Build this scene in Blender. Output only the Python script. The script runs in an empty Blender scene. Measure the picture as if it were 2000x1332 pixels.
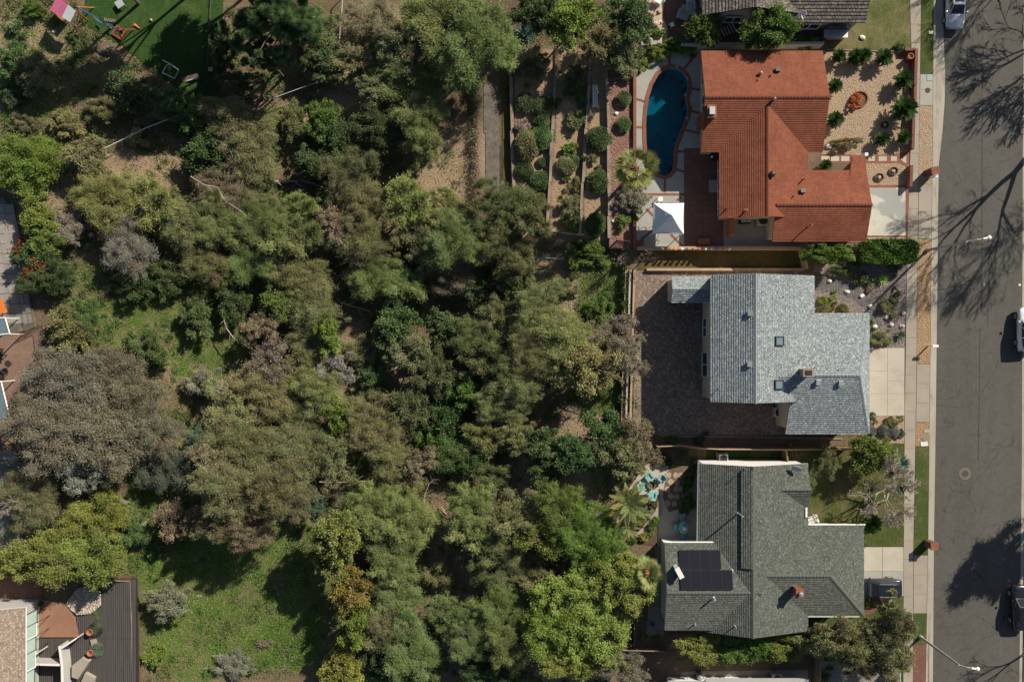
import bpy, bmesh, math, random
import numpy as np
from mathutils import Vector, Matrix, geometry
R = math.radians
C = bpy.context.scene.collection
SC = bpy.context.scene
rng = np.random.default_rng(7)
random.seed(11)

# ---------------------------------------------------------------- camera, sky, sun, exposure
H = 80.0                       # the drone hovers 80 m above the street
cam = bpy.data.objects.new('camera', bpy.data.cameras.new('camera'))
C.objects.link(cam)
cam.location = (0, 0, H)
cam.rotation_euler = (0, 0, 0)
cam.data.sensor_width = 36.0
cam.data.lens = 28.8
cam.data.clip_end = 2000
SC.camera = cam
SUN_EL, SUN_AZ = 34.0, 45.0    # light comes from the upper right of the picture
wd = bpy.data.worlds.new('World'); SC.world = wd; wd.use_nodes = True
nt = wd.node_tree
sky = nt.nodes.new('ShaderNodeTexSky'); sky.sky_type = 'NISHITA'; sky.sun_disc = False
sky.sun_elevation = R(SUN_EL); sky.sun_rotation = R(SUN_AZ)
nt.links.new(sky.outputs[0], nt.nodes['Background'].inputs[0])
nt.nodes['Background'].inputs[1].default_value = 0.05
sl = bpy.data.lights.new('sun', 'SUN'); sl.energy = 4.6; sl.angle = R(0.55); sl.color = (1.0, 0.91, 0.77)
so = bpy.data.objects.new('sun', sl); C.objects.link(so)
sd = Vector((math.cos(R(SUN_EL)) * math.sin(R(SUN_AZ)), math.cos(R(SUN_EL)) * math.cos(R(SUN_AZ)), math.sin(R(SUN_EL))))
so.rotation_euler = sd.to_track_quat('Z', 'Y').to_euler(); so.location = (60, 60, 60)
SC.view_settings.view_transform = 'Standard'; SC.view_settings.look = 'None'
SC.view_settings.gamma = 1; SC.view_settings.use_curve_mapping = False
SC.view_settings.exposure = 0.5
SC.cycles.max_bounces = 6; SC.cycles.diffuse_bounces = 3; SC.cycles.glossy_bounces = 3
SC.cycles.transmission_bounces = 4; SC.cycles.transparent_max_bounces = 8
SC.cycles.use_denoising = True

# ---------------------------------------------------------------- measuring helpers
def lerp_table(t, y):
    if y <= t[0][0]: return t[0][1]
    for (a, b), (c, d) in zip(t, t[1:]):
        if y <= c: return b + (d - b) * (y - a) / (c - a)
    return t[-1][1]
def W(px, py, z=0.0):
    f = (H - z) / H / 20.0
    return Vector(((px - 1000) * f, (666 - py) * f, z))
def ss(a, b, x):
    t = np.clip((x - a) / (b - a), 0, 1); return t * t * (3 - 2 * t)
def wob(x, y):
    return (np.sin(x * .31 + y * .17) + np.sin(-x * .13 + y * .41 + 1.3) + .6 * np.sin(x * .9 + 2.1) * np.sin(y * .83 + .4) + .35 * np.sin(x * 2.1 + y * 1.7) * np.sin(y * 2.3 - x)) / 3
POOL = [(1308,133),(1322,135),(1333,141),(1341,152),(1344,168),(1342,182),(1339,192),(1340,201),(1344,212),(1342,226),(1336,241),(1330,256),(1325,268),(1319,283),(1316,298),(1316,318),(1314,332),(1307,340),(1297,343),(1285,339),(1276,331),(1269,318),(1265,300),(1263,280),(1262,245),(1264,215),(1268,190),(1276,165),(1287,146),(1297,137)]
def inside(poly, u, v):
    u = np.asarray(u, float); v = np.asarray(v, float); r = np.zeros(u.shape, bool)
    n = len(poly)
    for i in range(n):
        (x0, y0), (x1, y1) = poly[i], poly[(i + 1) % n]
        if y0 == y1: continue
        c = ((y0 > v) != (y1 > v)) & (u < (x1 - x0) * (v - y0) / (y1 - y0) + x0)
        r ^= c
    return r
def G(x, y):
    x = np.asarray(x, float); y = np.asarray(y, float)
    u = 1000 + x * 20; v = 666 - y * 20
    ub = np.where(v > 885, 1192, np.where(v > 484, 1224, 1238))
    t = ub - u
    base = np.where((v > 484) & (v < 870), 0.9, np.where(v >= 870, .25, .3))
    d = base * ss(0, 12, t) + 3.4 * ss(10, 430, t)
    back = ss(560, 95, u)
    lim = np.where(v < 300, .45, 0.0)
    d = d * (1 - back) + lim * back
    hz = -d - .06 + .16 * wob(x, y) * ss(0, 60, t) * ss(80, 150, u)
    # terraced beds behind the pool
    A = 1000 + (v - 90) * .012; B = 1088 - (v - 120) * .055; Cc = 1155 - (v - 110) * .058; D = 1184 + (v - 120) * .02
    zt = np.where(u > D, -.06, np.where(u > Cc, -.5, np.where(u > B, -.95, np.where(u > A, -1.4, np.where(u > 976, -1.9, -2.0)))))
    wv = ss(60, 90, v) * (1 - ss(466, 482, v)) * ss(900, 940, u)
    hz = hz * (1 - wv) + zt * wv
    z = np.where((u > ub) & (wv < .5), -.06, hz)
    z = np.where(u > 1817, -.4, z)
    z = np.where(inside(POOL, u, v), -2.4, z)
    return z
def g(x, y): return float(G(np.array([x]), np.array([y]))[0])
def A(px, py, h=0.0):
    z = h
    for _ in range(4):
        p = W(px, py, z); z = g(p.x, p.y) + h
    return W(px, py, z)

# ---------------------------------------------------------------- materials
MATS = {}
def nodes(name):
    m = bpy.data.materials.new(name); m.use_nodes = True
    t = m.node_tree; b = t.nodes['Principled BSDF']
    return m, t, b
def N(t, kind, **kw):
    n = t.nodes.new(kind)
    for k, v in kw.items():
        if k in n.inputs: n.inputs[k].default_value = v
        else: setattr(n, k, v)
    return n
def mixc(t, fac, a, b, mode='MIX'):
    n = t.nodes.new('ShaderNodeMix'); n.data_type = 'RGBA'; n.blend_type = mode
    for s, v in ((0, fac), (6, a), (7, b)):
        if hasattr(v, 'is_output'): t.links.new(v, n.inputs[s])
        elif s == 0: n.inputs[0].default_value = v
        else: n.inputs[s].default_value = (*v[:3], 1)
    return n.outputs[2]
def math_(t, op, a, b=None, c=None):
    n = t.nodes.new('ShaderNodeMath'); n.operation = op
    for i, v in enumerate((a, b, c)):
        if v is None: continue
        if hasattr(v, 'is_output'): t.links.new(v, n.inputs[i])
        else: n.inputs[i].default_value = v
    return n.outputs[0]
def ramp(t, fac, a, b):
    n = t.nodes.new('ShaderNodeMapRange'); n.inputs[1].default_value = a; n.inputs[2].default_value = b
    t.links.new(fac, n.inputs[0]); return n.outputs[0]
def coord(t, kind='Object', scale=(1, 1, 1), rot=(0, 0, 0)):
    c = t.nodes.new('ShaderNodeTexCoord'); mp = t.nodes.new('ShaderNodeMapping')
    mp.inputs['Scale'].default_value = scale; mp.inputs['Rotation'].default_value = rot
    t.links.new(c.outputs[kind], mp.inputs[0]); return mp.outputs[0]
def noise(t, co, scale, detail=4, rough=.6, dist=0):
    n = N(t, 'ShaderNodeTexNoise', Scale=scale, Detail=detail, Roughness=rough, Distortion=dist)
    t.links.new(co, n.inputs['Vector']); return n.outputs[0]
def voro(t, co, scale, feature='F1', out='Color', rnd=1):
    n = t.nodes.new('ShaderNodeTexVoronoi'); n.feature = feature; n.inputs['Scale'].default_value = scale; n.inputs['Randomness'].default_value = rnd
    t.links.new(co, n.inputs['Vector']); return n.outputs[out]
def bump(t, b, h, strength, dist=.02):
    n = N(t, 'ShaderNodeBump', Strength=strength, Distance=dist); t.links.new(h, n.inputs['Height']); t.links.new(n.outputs[0], b.inputs['Normal'])
def sep(t, col):
    n = t.nodes.new('ShaderNodeSeparateColor'); t.links.new(col, n.inputs[0]); return n.outputs
def scalec(c, k): return tuple(min(1, x * k) for x in c)
def plain(name, c, rough=.8, var=.18, s1=.35, s2=9, bs=.25, metal=0, spec=.3, stretch=(1, 1, 1), tint=None):
    if name in MATS: return MATS[name]
    m, t, b = nodes(name); co = coord(t, scale=stretch)
    n1 = noise(t, co, s1, 5, .65); n2 = noise(t, co, s2, 4, .7)
    col = mixc(t, ramp(t, n1, .3, .7), scalec(c, 1 - var), scalec(c, 1 + var))
    if tint: col = mixc(t, ramp(t, noise(t, co, s1 * 1.7, 6, .7), .52, .68), col, tint)
    col = mixc(t, ramp(t, n2, .3, .7), mixc(t, .5, col, scalec(c, 1 - 1.5 * var)), col)
    t.links.new(col, b.inputs['Base Color'])
    b.inputs['Roughness'].default_value = rough; b.inputs['Metallic'].default_value = metal; b.inputs['Specular IOR Level'].default_value = spec
    if bs: bump(t, b, n2, bs, .02)
    MATS[name] = m; return m
def gravel(name, cols, scale, dark=.55):
    m, t, b = nodes(name); co = coord(t)
    vc = sep(t, voro(t, co, scale)); vd = voro(t, co, scale, out='Distance')
    col = mixc(t, ramp(t, vc[0], .25, .75), cols[0], cols[1])
    col = mixc(t, ramp(t, vc[1], .6, .9), col, cols[2])
    big = noise(t, co, .9, 4); col = mixc(t, ramp(t, big, .35, .75), col, mixc(t, .55, col, cols[3]))
    vc2 = sep(t, voro(t, co, scale * .37)); col = mixc(t, ramp(t, vc2[2], .55, 1), col, mixc(t, .6, col, scalec(cols[1], .5)))
    col = mixc(t, ramp(t, vd, .25, .62), col, scalec(cols[1], dark))
    t.links.new(col, b.inputs['Base Color']); b.inputs['Roughness'].default_value = .9; b.inputs['Specular IOR Level'].default_value = .2
    bump(t, b, math_(t, 'MULTIPLY', vd, -1.0), 1.0, .06); MATS[name] = m; return m
def bricks(name, c1, c2, mortar, bw, bh, gap=.012, uv=False, rot=0, off=.5, var=.25, bs=.5, rough=.85, spec=.2, speck=0):
    m, t, b = nodes(name); co = coord(t, 'UV' if uv else 'Object', rot=(0, 0, rot))
    n = t.nodes.new('ShaderNodeTexBrick'); n.offset = off
    for k, v in (('Scale', 1.0), ('Brick Width', bw), ('Row Height', bh), ('Mortar Size', gap), ('Mortar Smooth', .3), ('Bias', 0)): n.inputs[k].default_value = v
    n.inputs['Color1'].default_value = (*c1, 1); n.inputs['Color2'].default_value = (*c2, 1); n.inputs['Mortar'].default_value = (*mortar, 1)
    t.links.new(co, n.inputs[0])
    big = noise(t, co, .5, 5, .6); fine = noise(t, co, 14, 3, .7)
    col = mixc(t, ramp(t, big, .3, .7), n.outputs[0], mixc(t, 1.0, n.outputs[0], (1 - var,) * 3, 'MULTIPLY'))
    col = mixc(t, ramp(t, fine, .35, .65), mixc(t, 1.0, col, (.72,) * 3, 'MULTIPLY'), col)
    if uv:
        sk = noise(t, coord(t, 'UV', scale=(2.2, .22, 1)), 1.6, 5, .7); col = mixc(t, ramp(t, sk, .5, .78), col, mixc(t, 1.0, col, (.74, .73, .72), 'MULTIPLY'))
    if speck:
        vc = sep(t, voro(t, co, speck)); col = mixc(t, ramp(t, vc[0], .55, .95), col, mixc(t, .5, col, scalec(c2, 1.7)))
        col = mixc(t, ramp(t, vc[1], .6, .95), col, mixc(t, .5, col, scalec(c1, .5)))
    t.links.new(col, b.inputs['Base Color']); b.inputs['Roughness'].default_value = rough; b.inputs['Specular IOR Level'].default_value = spec
    bump(t, b, math_(t, 'ADD', math_(t, 'MULTIPLY', n.outputs[1], -1.0), math_(t, 'MULTIPLY', fine, .5)), bs, .02)
    MATS[name] = m; return m
def paint(name, c, rough=.35, metal=0, coat=0, spec=.5):
    if name in MATS: return MATS[name]
    m, t, b = nodes(name); co = coord(t)
    n = noise(t, co, 3, 4); col = mixc(t, ramp(t, n, .3, .7), scalec(c, .9), scalec(c, 1.06))
    t.links.new(col, b.inputs['Base Color']); b.inputs['Roughness'].default_value = rough; b.inputs['Metallic'].default_value = metal
    b.inputs['Coat Weight'].default_value = coat; b.inputs['Specular IOR Level'].default_value = spec
    MATS[name] = m; return m

# leaves: tint = object colour, alpha = share of dry clumps
def leafmat(name, dry, trans=.3, rough=.55):
    m, t, b = nodes(name)
    oi = t.nodes.new('ShaderNodeObjectInfo')
    av = t.nodes.new('ShaderNodeAttribute'); av.attribute_name = 'v'
    ab = t.nodes.new('ShaderNodeAttribute'); ab.attribute_name = 'b'
    hs = t.nodes.new('ShaderNodeHueSaturation')
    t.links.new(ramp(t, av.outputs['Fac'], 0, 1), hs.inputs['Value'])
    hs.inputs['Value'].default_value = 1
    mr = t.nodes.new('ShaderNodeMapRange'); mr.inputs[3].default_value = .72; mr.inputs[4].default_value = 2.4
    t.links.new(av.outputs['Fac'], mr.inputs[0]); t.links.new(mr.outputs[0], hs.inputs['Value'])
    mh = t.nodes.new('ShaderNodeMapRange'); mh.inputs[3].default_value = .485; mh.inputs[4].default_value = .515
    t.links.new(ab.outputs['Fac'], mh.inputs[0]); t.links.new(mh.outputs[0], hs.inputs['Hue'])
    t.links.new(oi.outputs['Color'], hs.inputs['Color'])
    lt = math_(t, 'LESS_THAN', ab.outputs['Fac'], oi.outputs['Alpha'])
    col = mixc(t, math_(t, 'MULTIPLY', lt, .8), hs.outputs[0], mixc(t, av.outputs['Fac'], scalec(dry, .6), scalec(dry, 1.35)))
    t.links.new(col, b.inputs['Base Color']); b.inputs['Roughness'].default_value = rough; b.inputs['Specular IOR Level'].default_value = .25
    tr = t.nodes.new('ShaderNodeBsdfTranslucent'); t.links.new(col, tr.inputs[0])
    mx = t.nodes.new('ShaderNodeMixShader'); mx.inputs[0].default_value = trans
    t.links.new(b.outputs[0], mx.inputs[1]); t.links.new(tr.outputs[0], mx.inputs[2])
    t.links.new(mx.outputs[0], t.nodes['Material Output'].inputs[0])
    MATS[name] = m; return m
LEAF = leafmat('leaf', (.23, .185, .115))
FLOWER = leafmat('leaf_flowering', (.45, .25, .03))
REDLEAF = leafmat('leaf_red_tips', (.26, .05, .02))
BARK = plain('bark', (.16, .125, .095), .9, .35, 2, 14, .6)
PALEBARK = plain('pale_bark', (.36, .31, .26), .9, .3, 2, 14, .5)

def asphalt():
    m, t, b = nodes('asphalt'); co = coord(t); c = (.092, .087, .071)
    st = coord(t, scale=(1.2, .06, 1))
    n1 = noise(t, co, .12, 6, .65); n2 = noise(t, st, .55, 5, .6); n3 = noise(t, co, 40, 3, .7); n4 = noise(t, co, 1.2, 6, .75)
    col = mixc(t, ramp(t, n1, .3, .7), scalec(c, .86), scalec(c, 1.12))
    col = mixc(t, ramp(t, n2, .35, .68), col, mixc(t, .85, col, (.118, .112, .096)))
    col = mixc(t, ramp(t, n4, .45, .75), col, mixc(t, .6, col, (.055, .053, .05)))
    st2 = noise(t, coord(t, scale=(1, .5, 1)), .8, 3, .5); col = mixc(t, math_(t, 'MULTIPLY', ramp(t, st2, .66, .74), .5), col, (.04, .038, .036))
    st3 = noise(t, coord(t, scale=(1, .35, 1)), .22, 2, .4); col = mixc(t, math_(t, 'MULTIPLY', ramp(t, st3, .58, .6), .3), col, (.12, .115, .103))
    vc = sep(t, voro(t, co, 26)); col = mixc(t, ramp(t, vc[0], .5, 1), col, mixc(t, .45, col, (.2, .19, .17)))
    col = mixc(t, ramp(t, n3, .4, .62), mixc(t, .5, col, (.045, .045, .045)), col)
    dco = t.nodes.new('ShaderNodeVectorMath'); dco.operation = 'ADD'; t.links.new(co, dco.inputs[0])
    nv = N(t, 'ShaderNodeTexNoise', Scale=.9, Detail=4); t.links.new(co, nv.inputs[0]); t.links.new(nv.outputs[1], dco.inputs[1])
    for sc, w, k in ((.13, .007, .8), (.34, .010, .6), (.8, .016, .4)):
        vd = voro(t, dco.outputs[0], sc, 'DISTANCE_TO_EDGE', 'Distance')
        msk = math_(t, 'MULTIPLY', ramp(t, vd, w, 0), math_(t, 'MULTIPLY', ramp(t, noise(t, co, .3, 3), .42, .6), k))
        col = mixc(t, msk, col, (.02, .02, .02))
    t.links.new(col, b.inputs['Base Color']); b.inputs['Roughness'].default_value = .85; b.inputs['Specular IOR Level'].default_value = .25
    bump(t, b, n3, .35, .01); MATS['asphalt'] = m; return m
ASPHALT = asphalt()
TAR = plain('tar_seam', (.05, .048, .045), .7, .2, 2, 20, .1)
CONC = plain('concrete_walk', (.35, .308, .245), .85, .14, .25, 16, .15, tint=(.29, .25, .195))
CONC_DRIVE = plain('concrete_drive', (.47, .425, .35), .85, .12, .3, 12, .15, tint=(.37, .33, .27))
CONC_GREY = plain('concrete_grey', (.36, .355, .315), .85, .12, .35, 10, .15, tint=(.29, .29, .27))
CONC_OLD = plain('concrete_old', (.27, .25, .215), .9, .25, .6, 10, .3, tint=(.16, .145, .12))
KERB = plain('kerb_concrete', (.40, .365, .30), .85, .14, .5, 10, .25, stretch=(1, .3, 1), tint=(.25, .22, .18))
def driveway_patchy():
    m, t, b = nodes('patchy_concrete'); co = coord(t)
    n = noise(t, co, .42, 3, .5, .4); col = mixc(t, ramp(t, n, .47, .5), (.31, .325, .3), (.52, .495, .42))
    col = mixc(t, ramp(t, noise(t, co, 1.1, 6, .7), .3, .7), mixc(t, .3, col, (.25, .26, .24)), col)
    t.links.new(col, b.inputs['Base Color']); b.inputs['Roughness'].default_value = .85
    bump(t, b, noise(t, co, 14), .15, .01); MATS['patchy_concrete'] = m; return m
PATCHY = driveway_patchy()
GRAVEL_TAN = gravel('gravel_tan', [(.46, .325, .21), (.60, .455, .315), (.33, .205, .125), (.38, .25, .155)], 10.5)
GRAVEL_ORANGE = gravel('gravel_orange', [(.42, .27, .15), (.56, .39, .23), (.29, .16, .08), (.31, .19, .11)], 10)
GRAVEL_GREY = gravel('gravel_grey', [(.20, .165, .15), (.33, .275, .25), (.44, .34, .30), (.13, .12, .125)], 7)
GRAVEL_RED = gravel('gravel_red', [(.24, .125, .09), (.36, .20, .15), (.45, .3, .23), (.15, .085, .065)], 6)
PEBBLE = gravel('pebble', [(.42, .34, .25), (.6, .52, .42), (.3, .2, .13), (.25, .2, .15)], 3.0)
MULCH = plain('mulch', (.12, .078, .052), .95, .4, .8, 12, .6)
SOIL = plain('soil', (.165, .115, .08), .95, .3, .5, 10, .5, tint=(.11, .08, .055))
def lawnmat(name, c, dry, amount):
    m, t, b = nodes(name); co = coord(t)
    n1 = noise(t, co, .35, 5, .65); n2 = noise(t, co, 5, 5, .75); n3 = noise(t, co, 26, 3, .8); n5 = noise(t, coord(t, scale=(3, .5, 1)), 1.4, 4, .6)
    col = mixc(t, ramp(t, n2, .3, .7), scalec(c, .55), scalec(c, 1.35))
    msk = math_(t, 'ADD', ramp(t, n1, .7 - .4 * amount, .8 - .2 * amount), math_(t, 'MULTIPLY', ramp(t, n5, .45, .75), .45))
    col = mixc(t, math_(t, 'MINIMUM', math_(t, 'MULTIPLY', msk, ramp(t, n2, .25, .55)), .9), col, dry)
    col = mixc(t, ramp(t, n3, .35, .6), mixc(t, .65, col, scalec(c, .3)), col)
    t.links.new(col, b.inputs['Base Color']); b.inputs['Roughness'].default_value = .9; b.inputs['Specular IOR Level'].default_value = .15
    bump(t, b, n3, 1.0, .06); MATS[name] = m; return m
LAWN = lawnmat('lawn_green', (.075, .115, .028), (.19, .165, .075), .55)
LAWN_DEEP = lawnmat('lawn_deep', (.036, .088, .02), (.09, .125, .035), .45)
LAWN_DRY = lawnmat('lawn_dry', (.085, .09, .028), (.19, .125, .06), .9)
BRICK = bricks('red_brick', (.30, .105, .062), (.38, .15, .09), (.23, .15, .11), .21, .105)
BRICK_PINK = bricks('pink_brick', (.22, .10, .075), (.29, .14, .105), (.15, .09, .075), .21, .105)
PATIO_RED = bricks('red_patio', (.235, .122, .09), (.275, .146, .108), (.18, .1, .075), .6, .6, .02, off=0)
PAVER = bricks('brown_paver', (.235, .18, .142), (.29, .222, .175), (.165, .13, .105), .30, .2, .014, speck=7)
PAVER_GREY = bricks('grey_paver', (.30, .255, .23), (.37, .315, .28), (.2, .17, .15), .8, .8, .03, off=.3)
TERRACOTTA = plain('terracotta_floor', (.30, .165, .105), .8, .15, .5, 10, .1)
WALLBLOCK = plain('wall_block', (.44, .30, .2), .9, .18, 1, 9, .4)
STUCCO = plain('stucco_cream', (.55, .46, .345), .9, .08, .6, 30, .2)
STUCCO_W = plain('stucco_white', (.72, .71, .70), .9, .06, .6, 30, .15)
STUCCO_G = plain('stucco_grey', (.42, .41, .39), .9, .08, .6, 30, .15)
WHITE = plain('white_paint', (.78, .76, .72), .5, .05, .8, 20, .03)
FASCIA = plain('tan_fascia', (.40, .30, .21), .7, .12, 1, 12, .1)
RED_FASCIA = plain('red_fascia', (.33, .10, .055), .7, .12, 1, 12, .1)
SH_RED = bricks('roof_red', (.285, .092, .05), (.35, .122, .068), (.21, .068, .04), .28, .2, .010, uv=True, var=.3, bs=.5, speck=0)
SH_BLUE = bricks('roof_blue_grey', (.245, .28, .29), (.375, .42, .425), (.14, .165, .185), .26, .21, .02, uv=True, var=.08, bs=.6, speck=10)
SH_GREEN = bricks('roof_green_grey', (.112, .124, .106), (.158, .171, .148), (.066, .073, .065), .26, .18, .012, uv=True, var=.12, bs=.5, speck=9)
SH_BROWN = bricks('roof_brown', (.16, .14, .12), (.25, .22, .19), (.07, .062, .055), .3, .3, .03, uv=True, var=.15, bs=.9, speck=5)
SH_TAN = bricks('roof_tan', (.32, .25, .2), (.40, .32, .255), (.22, .175, .14), .4, .24, .014, uv=True, var=.12, bs=.5, speck=8)
METAL = paint('grey_metal', (.45, .46, .46), .45, .6)
GALV = paint('galvanised', (.55, .57, .58), .5, .5)
DARKMETAL = paint('dark_metal', (.05, .048, .045), .5, .3)
BLACK = paint('black_plastic', (.018, .018, .02), .5)
RUST = plain('rust', (.10, .07, .052), .85, .3, 3, 20, .3)
GLASS = paint('dark_glass', (.022, .03, .036), .06, 0, 0, .7)
SKYGLASS = paint('skylight_glass', (.13, .19, .22), .12, 0, 0, .7)
SOLAR = paint('solar_glass', (.009, .010, .016), .3, 0, 0, .35)
TEAL = paint('turquoise_paint', (.18, .43, .44), .5)
CANVAS = plain('white_canvas', (.80, .79, .79), .8, .03, .8, 20, .05)
PINK = plain('pink_canvas', (.42, .11, .2), .8, .15, 1, 12, .1)
CANVAS_G = plain('grey_canvas', (.36, .40, .42), .8, .1, 1, 12, .1)
REDPAINT = paint('red_paint', (.30, .065, .04), .5)
BLUEPAINT = paint('blue_paint', (.02, .11, .26), .5)
ORANGE = paint('orange_paint', (.62, .17, .03), .5)
ORANGEWOOD = plain('orange_wood', (.42, .16, .06), .7, .2, 2, 12, .15, stretch=(.2, 2, 1))
WOOD = plain('weathered_wood', (.27, .22, .175), .85, .3, 1.5, 16, .4, stretch=(.3, 1, 1))
WOOD_TAN = plain('tan_wood', (.40, .29, .2), .8, .2, 1.5, 16, .3)
WOOD_RED = plain('redwood', (.25, .105, .06), .8, .25, 1.5, 14, .3)
DECK = plain('dark_decking', (.088, .08, .074), .75, .25, 1.2, 12, .2, stretch=(4, .25, 1))
TIMBER = plain('timber_sleeper', (.30, .235, .18), .9, .35, 1.2, 12, .5)
STONE_TAN = plain('tan_stone', (.5, .39, .29), .9, .22, 1.2, 8, .4)
STONE_W = plain('white_stone', (.72, .68, .62), .9, .12, 2, 8, .3)
FLAG = plain('flagstone', (.42, .32, .24), .9, .22, .7, 8, .3)
TCOTTA = plain('terracotta_pot', (.40, .16, .085), .8, .12, 3, 12, .1)
PALEGREENGLASS = paint('pale_green_panel', (.33, .42, .36), .25)
PLASTER = plain('pool_plaster', (.40, .55, .60), .6, .06, .4, 9, .05)
def water():
    m, t, b = nodes('pool_water'); out = t.nodes['Material Output']
    tr = t.nodes.new('ShaderNodeBsdfTransparent'); tr.inputs[0].default_value = (.04, .36, .44, 1)
    gl = t.nodes.new('ShaderNodeBsdfGlossy'); gl.inputs['Roughness'].default_value = .04
    fr = t.nodes.new('ShaderNodeFresnel'); fr.inputs[0].default_value = 1.33
    mx = t.nodes.new('ShaderNodeMixShader'); nb = N(t, 'ShaderNodeBump', Strength=.25, Distance=.02)
    t.links.new(noise(t, coord(t), 2.5, 3), nb.inputs['Height'])
    for n in (gl, fr): t.links.new(nb.outputs[0], n.inputs['Normal'])
    ge = t.nodes.new('ShaderNodeNewGeometry'); t.links.new(math_(t, 'MULTIPLY', fr.outputs[0], math_(t, 'SUBTRACT', 1.0, ge.outputs['Backfacing'])), mx.inputs[0]); t.links.new(tr.outputs[0], mx.inputs[1]); t.links.new(gl.outputs[0], mx.inputs[2])
    t.links.new(mx.outputs[0], out.inputs[0]); MATS['pool_water'] = m; return m
WATER = water()

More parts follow.
